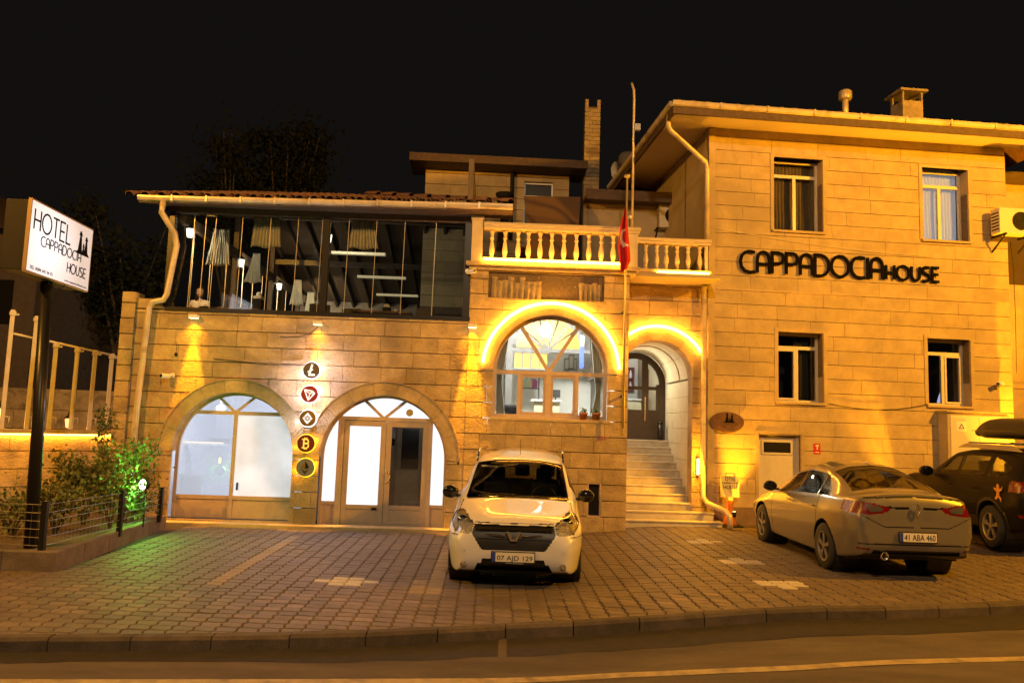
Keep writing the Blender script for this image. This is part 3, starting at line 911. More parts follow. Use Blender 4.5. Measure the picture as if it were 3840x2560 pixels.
# ---- carved relief, cornice and balcony of the bay
def relief_mesh():
    nx, nz = 150, 36
    vs = []; 
    for j in range(nz + 1):
        for i in range(nx + 1):
            u = .62 + 2.24 * i / nx; z = 4.42 + .51 * j / nz; t = i / nx; s = j / nz
            d = 0
            for (c0, c1) in ((0.03, 0.46), (0.78, 0.98)):
                if c0 < t < c1:
                    k = (t - c0) / (c1 - c0) * (9 if c1 < .5 else 5)
                    f = abs((k % 1) - .5) * 2
                    hh = .45 + .5 * abs(mnoise.noise(Vector((math.floor(k) * 3.7, 1.3, c0))))
                    hh += .15
                    if s < hh: d = (1 - f) * .07 * (1 - .7 * s / hh) + .015
                    if hh - .1 < s < hh: d += .02
            d += .012 * mnoise.noise(Vector((u * 9, z * 9, 0))) + .008 * mnoise.noise(Vector((u * 28, z * 28, 5)))
            vs.append((u, .045 - d, z))
    fs = [(j * (nx + 1) + i, j * (nx + 1) + i + 1, (j + 1) * (nx + 1) + i + 1, (j + 1) * (nx + 1) + i) for j in range(nz) for i in range(nx)]
    me = bpy.data.meshes.new('carved_relief'); me.from_pydata(vs, [], fs); return me
link_mesh('carved_relief', relief_mesh(), M_oldstone, LB, True)
MB().box(.58, 2.9, -.035, .06, 4.375, 4.425).build('relief_ledge', M_stone, LB, bevel=.012)
MB().box(.24, 3.47, -.10, .4, 4.96, 5.02).box(.18, 3.52, -.17, .42, 5.022, 5.10).build('cornice', M_stone2, LB, bevel=.008)
MB().box(3.36, 5.16, .82, 1.2, 5.145, 5.19).box(3.36, 5.16, .74, 1.2, 5.192, 5.26).build('cornice', M_stone2, LB, bevel=.008)
M_bal = pmat('balcony_stone', (0.55, 0.45, 0.30), .7, var=.08, scale=6, bump=.2, bscale=60)
mb = MB(); mb.box(.27, .48, -.15, .08, 5.10, 5.90); mb.box(.25, .50, -.17, .1, 5.902, 5.985)
mb.build('balcony_pier', M_bal, LB, bevel=.01)
mb = MB(); mb.box(3.26, 3.47, -.15, .08, 5.10, 5.74); mb.build('balcony_pier', M_bal, LB, bevel=.01)
MB().box(.5, 3.50, -.17, .10, 5.74, 5.80).box(.5, 3.52, -.19, .12, 5.802, 5.865).build('handrail', M_bal, LB, bevel=.01)
MB().box(3.36, 5.14, .74, .98, 5.79, 5.84).box(3.36, 5.15, .72, 1.0, 5.842, 5.905).build('handrail', M_bal, LB, bevel=.01)
def baluster_me(h):
    k = h / .64
    prof = [(.052, 0), (.052, .035), (.034, .045), (.03, .07), (.043, .085), (.043, .10), (.032, .115), (.034, .14), (.050, .19), (.054, .24), (.046, .31), (.032, .39), (.026, .44), (.026, .46), (.043, .47), (.043, .49), (.028, .505), (.03, .56), (.045, .60), (.05, .61), (.05, .64)]
    mb = MB(); mb.lathe([(r, z * k) for r, z in prof], n=14)
    me = mb.mesh('baluster'); me.materials.append(M_bal)
    me.polygons.foreach_set('use_smooth', [True] * len(me.polygons)); return me
bm1 = baluster_me(.64); bm2 = baluster_me(.53)
for cx_ in (340, 455, 570, 662, 765, 868, 975, 1085, 1195, 1305, 1410):
    o = link_mesh('baluster', bm1, None, LB); o.location = (LF.bp(1700 + cx_ / 2.352, 925, -.03)[0], -.03, 5.10)
for cx_ in (1600, 1697, 1793, 1877, 1973, 2070, 2172):
    o = link_mesh('baluster', bm2, None, LB); o.location = (LF.bp(1700 + cx_ / 2.352, 960, .86)[0], .86, 5.26)
# balcony floor and parapet behind
MB().box(.3, 5.16, .1, 4.2, 4.98, 5.05).build('balcony_floor', M_plaster, LB)

# ---- light strips (amber LED tubes)
def strip(pts, name, label, mat=M_led, r=.019, group=None):
    o = MB().tube(pts, r, 8).build(name, mat, None, True)
    return tag(o, label, 'light strip', group)
gL = 'amber light strips outlining the arches and balconies'
strip([LF.W(1.865 + 1.30 * cs(math.radians(t)), 3.05 + 1.30 * sn(math.radians(t)), -.075) for t in range(3, 176, 4)], 'light_strip', 'glowing amber light strip arching over the big window of the bay', group=gL, r=.034)
strip([LF.W(4.09 + 1.03 * cs(math.radians(t)), 3.07 + 1.03 * sn(math.radians(t)), .83) for t in range(30, 136, 4)], 'light_strip', 'glowing amber light strip arching over the entrance stairs', group=gL, r=.034)
strip([LF.W(.50, 5.135, -.195), LF.W(3.20, 5.135, -.195)], 'light_strip', 'long glowing amber light strip under the balusters beside the flag', group=gL, r=.028)
a = LF.bp(2465, 1019, .71); b = LF.bp(2652, 1035, .71)
strip([LF.W(a[0], a[1], .71), LF.W(5.10, a[1], .71)], 'light_strip', 'short glowing amber light strip under the right-hand balusters by the hotel wall', group=gL, r=.028)

# ---- relief lit, cables
# ---- dining pavilion
M_fasc = pmat('eave_board', (0.09, 0.055, 0.035), .7, var=.3, scale=9)
z0, z1 = 3.99, 5.86
ul, ur = -5.47, .27
pav = empty('glazed_pavilion_front', (0, 0, 0), 0, LB)
MB().box(ul - .02, ur + .02, -.02, .12, 3.955, 4.03).build('bottom_rail', M_black, pav)
MB().box(ul - .02, ur + .02, -.02, .12, z1, 6.10).build('top_beam', M_fasc, pav)
MB().box(ul - .05, ul + .05, -.03, .12, 4.03, z1).build('corner_post', M_black, pav)
MB().box(ur - .13, ur + .0, -.03, .12, 4.03, z1).build('corner_post', M_black, pav)
xs_b = [(1200, 1208)]; u_m = LF.bp(1200, 1175)[0]; u_m2 = LF.bp(1221, 1000)[0]
MB().box(u_m - .02, u_m + .10, -.03, .10, 4.03, z1).build('mullion', M_black, pav)
vu = []
for pxb in (699, 743, 781, 882, 989, 1094, 1186, 1287, 1392, 1500, 1618):
    vu.append(LF.bp(pxb, 1165, .0)[0])
M_strip = pmat('glass_edge_profile', (0.45, 0.40, 0.33), .3, .3)
for i, u in enumerate(vu):
    # folding panes stand a touch out of line: profiles lean slightly
    mb = MB(); mb.bar((u, 4.03), (u + .02, z1), .010, .010, .02); mb.build('pane_profile', M_strip, pav)
us = [ul] + vu + [ur - .13]
M_pavglass = glassmat('pavilion_glass', (0.80, 0.82, 0.80), .03, .05, .5)
for a, b in zip(us, us[1:]):
    MB().prism([(a + .01, 4.03), (b - .01, 4.03), (b + .01, z1), (a + .03, z1)], .03, .036).build('pane', M_pavglass, pav)
# pavilion room
M_floor = pmat('pavilion_floor', (.12, .08, .05), .4, var=.2)
M_ceil = pmat('ceiling_wood', (0.030, 0.018, 0.010), .33, var=.4, scale=10)
MB().box(-5.9, .25, .13, 11.5, 3.3, 3.4).build('interior_floor', M_floor, LB)
MB().box(-5.9, .25, 11.4, 11.5, 3.2, 7.5).box(.15, .25, .15, 11.4, 3.2, 7.2).build('interior_wall', pmat('pavilion_wall', (.13, .10, .07), .7, var=.3, scale=3), LB)
sl = math.tan(math.radians(18))
def zc(w): return 6.0 + (w - .1) * sl if w < 5.5 else 6.0 + 5.4 * sl - (w - 5.5) * sl
mb = MB(); mb.add([(-6, .1, zc(.1) + .1), (.2, .1, zc(.1) + .1), (.2, 5.5, zc(5.5) + .1), (-6, 5.5, zc(5.5) + .1), (-6, 11.5, zc(11.5) + .1), (.2, 11.5, zc(11.5) + .1)], [(0, 1, 2, 3), (3, 2, 5, 4)])
mb.build('ceiling', M_ceil, LB)
u = -5.7
while u < .2:
    for wa, wb in ((.1, 5.5), (5.5, 11.4)):
        mb = MB(); h_ = .09
        mb.add([(u, wa, zc(wa) - h_), (u + .07, wa, zc(wa) - h_), (u + .07, wb, zc(wb) - h_), (u, wb, zc(wb) - h_), (u, wa, zc(wa) + .08), (u + .07, wa, zc(wa) + .08), (u + .07, wb, zc(wb) + .08), (u, wb, zc(wb) + .08)],
               [(0, 3, 2, 1), (4, 5, 6, 7), (0, 1, 5, 4), (1, 2, 6, 5), (2, 3, 7, 6), (3, 0, 4, 7)])
        mb.build('rafter', M_ceil, LB)
    u += .55
for w in (2.8, 5.5, 8.2):
    MB().box(-5.9, .2, w, w + .12, zc(w) - .35, zc(w) - .2).build('tie_beam', M_ceil, LB)
for w in (3.6, 6.6, 9.6):
    MB().box(-5.52, -5.40, w, w + .12, 3.2, zc(w) - .1).build('side_post', M_darkwood, LB)
for w in (1.1, 2.1, 3.1, 4.3, 5.1, 5.9, 7.4, 8.3):
    MB().box(-5.485, -5.47, w, w + .015, 3.4, 5.75).build('pane_profile', M_strip, LB)
MB().box(-5.52, -5.40, .1, 11.4, 5.75, 5.95).build('side_beam', M_darkwood, LB)
# lanterns along the left side
def lantern_kind(name, loc, rz, label, group, glass, power, col, s=1.0, wallside=(-1, 0)):
    o = empty(name, loc, rz); tag(o, label, 'lantern', group)
    MB().lathe([(.03 * s, -.11 * s), (.055 * s, -.09 * s), (.075 * s, .07 * s), (.03 * s, .075 * s)], n=6).build('glass', glass, o)
    mb = MB(); mb.lathe([(.1 * s, .075 * s), (.06 * s, .12 * s), (.015 * s, .16 * s)], n=6); mb.lathe([(.02 * s, -.15 * s), (.045 * s, -.11 * s)], n=6)
    mb.build('cap', M_dark, o)
    mb = MB(); mb.tube([(0, 0, .16 * s), (wallside[0] * .06 * s, wallside[1] * .06 * s, .2 * s), (wallside[0] * .14 * s, wallside[1] * .14 * s, .1 * s)], .01 * s, 6); mb.build('bracket', M_dark, o)
    if power: (lamp('lantern_light', 'SPOT', Vector(loc) + Vector((.10 * s, .02, -.20 * s)), power, col, Vector(loc) + Vector((1.0, 3, .1)), spot_size=math.radians(172), spot_blend=.3, shadow_soft_size=.09) if name == 'wall_lantern' else lamp('lantern_light', 'POINT', Vector(loc) + Vector((.10 * s, -.06 * s, -.17 * s)), power, col, shadow_soft_size=.09))
    return o
gl = 'white lanterns along the left side of the dining room'
desc = ['nearest the corner downpipe', 'between the two side curtains', 'over the coffee machine', 'deep in the room beside the last curtain']
for i, (px, py) in enumerate(((713, 872), (905, 985), (1047, 1073), (1160, 1138))):
    w = .75 + 3.0 * i
    q = LF.bp(px, py, w)
    lantern_kind('wall_lantern', LF.W(q[0], q[1], w), LF.yaw, 'lit white lantern in the glazed dining room, ' + desc[i], gl, M_bulb, (90, 190, 210, 190)[i], (1, .86, .62))
q = LF.bp(1232, 893, 1.6)
lantern_kind('wall_lantern', LF.W(q[0] , q[1], 1.6), LF.yaw, 'lit white lantern half hidden behind the thick black mullion of the pavilion', gl, M_bulb, 110, (1, .88, .68))
q = LF.bp(1128, 1022, 8.0)
# heaters
hd = ['nearest the front glass', 'second from the front glass', 'lowest and farthest from the front glass']
for i, (pa, pb, py, w) in enumerate(((1243, 1446, 952, 2.8), (1340, 1522, 1041, 5.8), (1412, 1568, 1108, 8.8))):
    a = LF.bp(pa, py - 4, w); b = LF.bp(pb, py + 3, w)
    o = on(LF, 'heater_bar', (a[0] + b[0]) / 2, (a[1] + b[1]) / 2, w); tag(o, 'pale horizontal heater bar hanging in the dining room, ' + hd[i], 'heater', 'heater bars under the pavilion ceiling')
    L_ = (b[0] - a[0]) / 2
    MB().box(-L_, L_, -.06, .06, -.03, .035).build('housing', pmat('heater_housing', (.62, .55, .38), .35, emit=(1, .8, .45), estr=.3), o, bevel=.015)
    MB().tube([(-L_ * .7, 0, .03), (-L_ * .7, 0, zc(w) - a[1])], .008).tube([(L_ * .7, 0, .03), (L_ * .7, 0, zc(w) - a[1])], .008).build('hanger', M_dark, o)

def curtain(name, loc, rz, wt, wb, h, label, mat, folds=9, amp=.035, group=None, cat='curtain', slant=0.0):
    nx, nz = folds * 8, 12
    vs = []
    for j in range(nz + 1):
        s = j / nz; w_ = wt + (wb - wt) * s ** 1.3
        for i in range(nx + 1):
            t = i / nx
            vs.append(((t - .5) * w_ + slant * s, amp * math.sin(t * folds * 2 * math.pi + .5 * math.sin(7 * t)) * (0.5 + .5 * s) + .02 * mnoise.noise(Vector((t * 6, s * 3, wt))), -h * s + (.02 * math.sin(t * 9) if j == nz else 0)))
    fs = [(j * (nx + 1) + i, j * (nx + 1) + i + 1, (j + 1) * (nx + 1) + i + 1, (j + 1) * (nx + 1) + i) for j in range(nz) for i in range(nx)]
    me = bpy.data.meshes.new(name); me.from_pydata(vs, [], fs)
    o = link_mesh(name, me, mat, None, True); o.location = loc; o.rotation_euler = (0, 0, rz)
    sol = o.modifiers.new('thick', 'SOLIDIFY'); sol.thickness = .004
    return tag(o, label, cat, group)
gc = 'beige gathered curtains in the dining pavilion'
def cur_px(x0, y0, x1, y1, w, label, wt=.7, slant=0):
    a = LF.bp(x0, y0, w); b = LF.bp(x1, y1, w)
    W_ = b[0] - a[0]
    curtain('curtain', LF.W((a[0] + b[0]) / 2, a[1], w), LF.yaw, W_ * wt, W_, a[1] - b[1], label, M_cloth, group=gc, slant=slant)
cur_px(947, 812, 1052, 930, .35, 'gathered beige curtain high behind the front glass left of the thick black mullion', .85)
cur_px(1306, 822, 1412, 936, .35, 'gathered beige curtain high behind the front glass right of the thick black mullion', .75, .03)
cur_px(785, 858, 868, 998, .9, 'beige curtain tied up beside the seated woman', .62, -.03)
cur_px(930, 950, 988, 1062, 2.6, 'small beige curtain tied up in the middle of the left side of the room', .4, -.05)
cur_px(1090, 1048, 1138, 1145, 6.0, 'far beige curtain hanging behind the third lantern', .5)
cur_px(1148, 1095, 1180, 1168, 8.8, 'farthest beige curtain in the dining room beside the last lantern', .7)
# things on the sill line
def small_box(name, px0, py0, px1, py1, w, depth, mat, label, cat, parts=()):
    a = LF.bp(px0, py0, w); b = LF.bp(px1, py1, w)
    o = on(LF, name, (a[0] + b[0]) / 2, b[1], w); tag(o, label, cat)
    W_, H_ = (b[0] - a[0]) / 2, a[1] - b[1]
    MB().box(-W_, W_, 0, depth, 0, H_).build('body', mat, o, bevel=min(W_, H_) * .18)
    return o, W_, H_
o, a, b = small_box('coffee_machine', 948, 1120, 978, 1168, 1.6, .3, M_dark, 'black and white coffee machine behind the front glass under the small tied curtain', 'coffee machine')
MB().box(-a * .9, a * .9, -.02, .2, b, b + .07).build('lid', M_white, o, bevel=.015); MB().lathe([(.05, 0), (.06, .05), (.03, .09)], (0, .1, b + .07), 12).build('water_tank', M_white, o, True)
o, a, b = small_box('napkin_dispenser', 1434, 1150, 1463, 1180, .9, .12, M_dark, 'dark napkin dispenser with a bright lid on the table behind the right panes', 'dispenser')
MB().prism([(-a * .9, b), (a * .9, b), (a * .5, b + .06), (-a * .5, b + .06)], .01, .11).build('lid', M_white, o)
o, a, b = small_box('table_menu', 1478, 1158, 1489, 1183, .9, .03, M_white, 'small white card holder beside the napkin dispenser', 'card holder')
MB().box(-a * 1.5, a * 1.5, -.02, .06, -.01, .006).build('foot', M_dark, o)
M_table = pmat('table_wood', (.16, .09, .045), .35, var=.25, scale=6)
for i, (u, w, lb) in enumerate(((-4.6, 1.25, 'dark wooden table in front of the seated woman'), (-1.5, 1.0, 'dark wooden table behind the right panes carrying the napkin dispenser'), (-3.3, 3.2, 'dark wooden table set back in the middle of the dining room'))):
    t = on(LF, 'dining_table', u, 3.4, w); tag(t, lb, 'table', 'dining tables in the pavilion')
    MB().box(-.6, .6, -.4, .4, .74, .78).build('tabletop', M_table, t)
    for sx in (-.53, .53):
        for sy in (-.33, .33): MB().box(sx - .03, sx + .03, sy - .03, sy + .03, 0, .74).build('leg', M_table, t)
for i, (u, w, lb) in enumerate(((-2.75, .85, 'dining chair with its back against the front glass right of the mullion'), (-.75, .9, 'dining chair near the stone bay at the right end of the glass'), (-2.2, 1.7, 'dining chair behind the table with the napkin dispenser'))):
    t = on(LF, 'dining_chair', u, 3.4, w); tag(t, lb, 'chair', 'dining chairs in the pavilion')
    t.rotation_euler.z += (.3, -.5, 2.9)[i]
    MB().box(-.21, .21, -.21, .21, .43, .47).build('seat', M_darkwood, t)
    for sx in (-.19, .19):
        for sy in (-.19, .19): MB().box(sx - .018, sx + .018, sy - .018, sy + .018, 0, .43 if sy < 0 else .92).build('leg', M_darkwood, t)
    MB().box(-.17, .17, .175, .2, .62, .93).build('backrest', M_darkwood, t)

# ---- pavilion roof: eave, gutter, tiles
ey = -.42
gl0 = LF.bp(522, 735, ey); gl1 = LF.bp(1925, 768, ey)
gz0, gz1 = gl0[1], gl1[1]
MB().add([(gl0[0], ey, gz0 - .02), (gl1[0], ey, gz1 - .02), (gl1[0], .0, 6.02), (gl0[0] + .3, .0, 6.02), (gl0[0], ey, gz0 - .12), (gl1[0], ey, gz1 - .12), (gl1[0], .0, 5.98), (gl0[0] + .3, .0, 5.98)],
         [(0, 1, 2, 3), (7, 6, 5, 4), (0, 4, 5, 1), (1, 5, 6, 2), (2, 6, 7, 3), (3, 7, 4, 0)]).build('soffit', M_fasc, LB)
nseg = 11
gt = empty('gutter', (0, 0, 0), 0, LB)
for i in range(nseg):
    ua = gl0[0] + (gl1[0] - gl0[0]) * i / nseg; ub = gl0[0] + (gl1[0] - gl0[0]) * (i + 1) / nseg - .006
    z = gz0 + (gz1 - gz0) * (i + .5) / nseg
    mb = MB(); prof = [(.0, 0.005), (-.075, .0), (-.08, -.04), (-.06, -.085), (-.02, -.10), (0, -.10)]
    n = len(prof)
    mb.add([(ua, ey + a, z + b) for a, b in prof] + [(ub, ey + a, z + b) for a, b in prof], [(k, k + 1, k + 1 + n, k + n) for k in range(n - 1)] + [(n - 1, 0, n, 2 * n - 1), tuple(range(n - 1, -1, -1)), tuple(range(n, 2 * n))])
    mb.build('gutter_section', M_gutter, gt)
    if i: MB().box(ua - .02, ua + .012, ey - .088, ey, z - .105, z + .01).build('bracket', M_gutter, gt)
MB().tube([(-6.3 + .82, ey - .03, gz0 - .08), (-6.3 + .80, ey - .03, gz0 - .30), (-6.3 + .95, -.16, gz0 - .62), (-6.3 + .99, -.12, gz0 - .85), (-6.3 + .87, -.10, 4.25), (-6.3 + .82, -.11, 4.14), (-6.3 + .62, -.12, 4.10), (-6.3 + .57, -.12, 3.98), (-6.3 + .50, -.12, 2.2), (-6.3 + .47, -.12, .12)], .056, 12).build('downpipe', M_gutter, LB, True)
tm = MB()
nh = 7; Lt = .40
vs = []
for y_, r_ in ((0, .088), (Lt, .07)):
    for k in range(nh):
        a = math.pi * k / (nh - 1); vs.append((-r_ * cs(a), y_, r_ * sn(a) * .85))
    for k in range(nh):
        a = math.pi * k / (nh - 1); vs.append((-(r_ - .015) * cs(a), y_, (r_ - .015) * sn(a) * .85))
fs = [(k, k + 1, 2 * nh + k + 1, 2 * nh + k) for k in range(nh - 1)] + [(k, nh + k, nh + k + 1, k + 1) for k in range(nh - 1)]
tme = bpy.data.meshes.new('roof_tile'); tme.from_pydata(vs, [], fs); tme.materials.append(M_tile); tme.polygons.foreach_set('use_smooth', [True] * len(tme.polygons))
sl2 = math.radians(17.2)
roofp = empty('tiled_roof', (0, 0, 0), 0, LB)
MB().add([(-6.2, ey - .02, gz0 + .01), (1.0, ey - .02, gz1 + .0), (-3.4, ey + 4.6, gz0 + .01 + 4.6 * math.tan(sl2)), (-5.2, ey + 4.6, gz0 + .01 + 4.6 * math.tan(sl2))], [(0, 1, 2, 3)]).build('roof_deck', M_fasc, roofp)
nt_ = 0
for j in range(13):
    wy = ey - .05 + j * .36 * cs(sl2)
    u = -6.1 + j * .06 
    while u < 1.0 - j * .34:
        if nt_ < 298:
            o = link_mesh('roof_tile', tme, None, roofp)
            o.location = (u + R.uniform(-.012, .012), wy, gz0 + (gz1 - gz0) * (u + 6.2) / 7.2 + .02 + (wy - ey) * math.tan(sl2)); o.rotation_euler = (sl2 + R.uniform(-.03, .03), 0, R.uniform(-.03, .03)); nt_ += 1
        u += .285
# hip cap
for k in range(8):
    o = link_mesh('roof_tile', tme, None, roofp); t = k / 8
    o.location = (1.0 - 3.4 * t, ey + 3.5 * t, gz1 + .04 + 3.5 * t * math.tan(sl2)); o.rotation_euler = (sl2 * .7, 0, math.radians(44)); o.scale = (1.2, 1.2, 1.2)

# ---- entrance tunnel, stairs, door
tun = empty('entrance_passage', (0, 0, 0), 0, LB)
M_tun = pmat('passage_stone', (0.60, 0.56, 0.46), .7, var=.1, scale=4, bump=.3, bscale=40, rnd=.05)
cE2 = [.0 + .33 * i for i in range(10)]
for i in range(9):
    za, zb = max(.1, .08 + .33 * i), .08 + .33 * (i + 1) - .006
    for (wa, wb) in ((1.26, 1.9), (1.905, 2.6), (2.605, 3.3)):
        MB().box(4.83, 5.1, wa + .003, wb, za, min(zb, 3.08)).build('stone', M_tun, tun)
    MB().box(3.2, 3.35, 1.26, 3.3, za, min(zb, 3.08)).build('stone', M_tun, tun)
for i in range(3):
    wa = 1.31 + .665 * i
    for k in range(5):
        MB().ring(4.09, 3.08, .735 + (.0 if i < 1 else -.02), .95, 36 * k + .2, 36 * (k + 1) - .2, wa, wa + .66, 5).build('vault_stone', M_tun, tun)
MB().ring(4.09, 3.08, .94, 1.1, 0, 180, 1.28, 3.5, 16).box(5.1, 5.2, 1.26, 3.5, 0, 3.2).build('wall', M_mortar, tun)
st = empty('entrance_stairs', (0, 0, 0), 0, LB)
nS = 11; zS0 = .12; rise = (1.76 - .12) / nS; tread = .262
for i in range(nS):
    w0 = .40 + tread * i
    u1 = 5.30 if i == 0 else (5.20 if i == 1 else (4.95 if w0 < .86 else 4.828))
    za = zS0 + rise * i
    if u1 > 4.9 and w0 + tread > .88: pass
    MB().box(3.36, u1, w0 + .02, (.88 if u1 > 4.85 else 3.4), za - .12 if i == 0 else za + .0, za + rise - .032).build('riser', M_marble, st)
    MB().box(3.355, u1 + .015, w0 - .008, min(w0 + tread + .02, .885 if u1 > 4.85 else 9), za + rise - .03, za + rise).build('tread', M_marble, st, bevel=.006)
MB().box(3.3, 4.9, 3.25, 3.9, 1.2, 1.755).build('landing', M_marble, st)
# beige lamp post light at jamb
ed = empty('entrance_door', (0, 0, 0), 0, LB)
YD = 3.38
mb = MB(); mb.ring(4.09, 3.05, .60, .74, 0, 180, YD, YD + .1, 30); mb.box(4.69, 4.83, YD, YD + .1, 1.76, 3.05); mb.box(3.35, 3.49, YD, YD + .1, 1.76, 3.05)
mb.build('frame', M_darkwood, ed)
mb = MB(); mb.box(3.49, 4.69, YD + .02, YD + .07, 1.76, 2.45); mb.box(4.28, 4.42, YD + .02, YD + .072, 2.45, 3.62); mb.box(3.49, 4.69, YD + .021, YD + .069, 2.68 + .24, 3.0)
mb.box(4.62, 4.69, YD + .022, YD + .068, 2.45, 3.05); mb.box(4.42, 4.44, YD + .022, YD + .068, 2.45, 3.4)
mb.build('leaf', M_darkwood, ed)
arch_pane(4.09, .6, 3.05, 3.50, 4.68, 2.45, 9, YD + .05, 'pane', M_glass, ed)
MB().tube([(4.35, YD - .04, 2.2), (4.35, YD - .04, 2.75)], .012).build('handle', pmat('brass', (.8, .6, .3), .25, 1.0), ed)
lamp('passage_light', 'SPOT', LF.W(3.75, 3.45, 3.1), 95, (1.0, .82, .50), LF.W(4.3, 2.2, 1.6), spot_size=math.radians(150), spot_blend=.4, shadow_soft_size=.12)
bn = on(LF, 'waste_bin', 4.68, 1.76, 3.15); tag(bn, 'narrow black bin on the landing beside the entrance door', 'bin')
MB().lathe([(.055, 0), (.06, .02), (.06, .38)], n=16).build('body', M_black, bn, True); MB().lathe([(.066, .38), (.066, .41), (.03, .44)], n=16).build('lid', M_black, bn, True)
# ---- reception room behind the big window
M_rec = pmat('reception_wall', (0.62, 0.60, 0.55), .7, var=.05)
mb = MB(); mb.box(.3, 3.3, 4.4, 4.5, 1.2, 4.7).box(.3, .36, .36, 4.4, 1.2, 4.7).box(3.2, 3.26, .36, 4.4, 1.2, 4.7).box(.3, 3.3, .36, 4.4, 4.6, 4.7).box(.3, 3.3, .36, 4.4, 1.2, 1.3)
mb.build('interior_wall', M_rec, LB)
M_amberg = pmat('amber_glass', (.75, .42, .07), .3, emit=(1.0, .55, .08), estr=.55)
M_greyw = pmat('grey_wood', (.13, .12, .11), .5, var=.2, scale=10)
def Q(cx, cy, w): return LF.bp(1700 + cx / 2.4125, 1050 + cy / 2.4125, w)      # a point of the window seen through to depth w
pw = on(LF, 'wooden_partition', 0, 0, 0); tag(pw, 'dark wooden partition with amber glass fan and amber cupboard panes inside the reception', 'partition')
w = 2.6
c1 = Q(860, 630, w); rr = Q(1150, 630, w)[0] - c1[0]
a0 = Q(590, 630, w)
mb = MB(); mb.ring(c1[0], c1[1], rr - .0, rr + .09, 0, 180, w, w + .08, 24); mb.box(c1[0] - rr - .45, c1[0] + rr + .2, w - .01, w + .09, c1[1] - .06, c1[1] + .02)
for t in (52, 82, 118, 147):
    mb.bar((c1[0] + .05 * cs(math.radians(t)), c1[1]), (c1[0] + (rr + .03) * cs(math.radians(t)), c1[1] + (rr + .03) * sn(math.radians(t))), .05, .05, w + .01)
mb.box(c1[0] - rr - .45, c1[0] - rr - .02, w, w + .08, c1[1], c1[1] + .55)
mb.build('frame', M_greyw, pw)
for i in range(5):
    ta, tb = 180 / 5 * i + 2, 180 / 5 * (i + 1) - 2
    pts = [(c1[0], c1[1] + .02)] + [(c1[0] + rr * cs(math.radians(ta + (tb - ta) * k / 6)), c1[1] + rr * sn(math.radians(ta + (tb - ta) * k / 6)) + .02) for k in range(7)]
    MB().prism(pts, w + .03, w + .04).build('amber_pane', M_amberg, pw)
a = Q(545, 655, w); b = Q(850, 800, w)
MB().box(a[0] - .05, b[0] + .05, w, w + .08, a[1], a[1] + .04).box(a[0] - .05, b[0] + .05, w, w + .08, b[1] - .04, b[1]).build('rail', M_greyw, pw)
for i in range(4):
    ua = a[0] + (b[0] - a[0]) * i / 4; ub = a[0] + (b[0] - a[0]) * (i + 1) / 4
    MB().box(ua, ua + .025, w - .004, w + .06, b[1], a[1]).build('stile', M_greyw, pw)
    MB().box(ua + .03, ub - .005, w + .03, w + .04, b[1], a[1]).build('amber_pane', M_amberg, pw)
a = Q(470, 520, w); b = Q(590, 1050, w)
MB().box(a[0], a[0] + .12, w + .1, w + .2, 1.3, c1[1]).box(Q(500, 0, w)[0], Q(560, 0, w)[0], w - .02, w + .06, 1.3, c1[1]).build('post', M_greyw, pw)
# desk
a = Q(720, 1080, 1.6); b = Q(960, 1200, 1.6)
o = on(LF, 'reception_desk', a[0], 1.3, 1.6); tag(o, 'pale reception desk seen through the middle of the arched window', 'desk')
W_ = b[0] - a[0]
MB().box(0.03, W_, 0, .5, 0, a[1] - 1.33).build('front_panel', pmat('desk_cream', (.62, .55, .36), .5), o); MB().box(-.04, W_ + .04, -.05, .55, a[1] - 1.33, a[1] - 1.29).build('desktop', M_white, o)
a = Q(905, 1030, 1.7); b = Q(950, 1085, 1.7)
o = on(LF, 'computer', (a[0] + b[0]) / 2, b[1], 1.8); tag(o, 'small dark computer screen on the reception desk', 'monitor')
MB().cbox((0, 0, .14), (.2, .02, .16), rx=-.2).build('screen', M_black, o); MB().box(-.05, .05, -.04, .06, 0, .01).box(-.015, .015, 0, .02, .01, .1).build('stand', M_black, o)
# bookshelf, pictures
o = on(LF, 'book_shelf', Q(630, 0, 3.6)[0], Q(0, 950, 3.6)[1], 3.6); tag(o, 'dark shelf with coloured books at the back of the reception', 'shelf')
Wb = Q(800, 0, 3.6)[0] - Q(630, 0, 3.6)[0]
MB().box(0, Wb, 0, .25, -.02, 0).box(0, Wb, 0, .25, .3, .32).box(-.02, 0, 0, .25, -.3, .32).box(Wb, Wb + .02, 0, .25, -.3, .32).build('case', M_greyw, o)
x_ = .01
while x_ < Wb - .05:
    t_ = R.uniform(.02, .05); MB().box(x_, x_ + t_ - .003, .0, .18, 0, R.uniform(.18, .27)).build('book', pmat('book_%d' % R.randrange(5), (R.uniform(.05, .6), R.uniform(.05, .5), R.uniform(.05, .4)), .6), o); x_ += t_
gp = 'framed pictures on the reception wall'
for i, (cx, cy, cw, ch) in enumerate(((1028, 760, 22, 110), (1070, 740, 24, 140), (1105, 760, 14, 110))):
    p = Q(cx, cy, 4.3); s1 = Q(cx + cw, cy + ch / 2, 4.3)
    o = on(LF, 'framed_picture', p[0], p[1], 4.36); tag(o, ('narrow dark framed picture left in the row of three on the white reception wall', 'tallest dark framed picture, middle of the row of three on the white reception wall', 'slim framed picture right in the row of three on the white reception wall')[i], 'picture', gp)
    a_, b_ = s1[0] - p[0], abs(s1[1] - p[1])
    MB().box(-a_, a_, -.02, .02, -b_, b_).build('frame', M_greyw, o); MB().box(-a_ * .7, a_ * .7, -.025, -.021, -b_ * .8, b_ * .8).build('print', pmat('print_paper', (.5, .47, .4), .6), o)
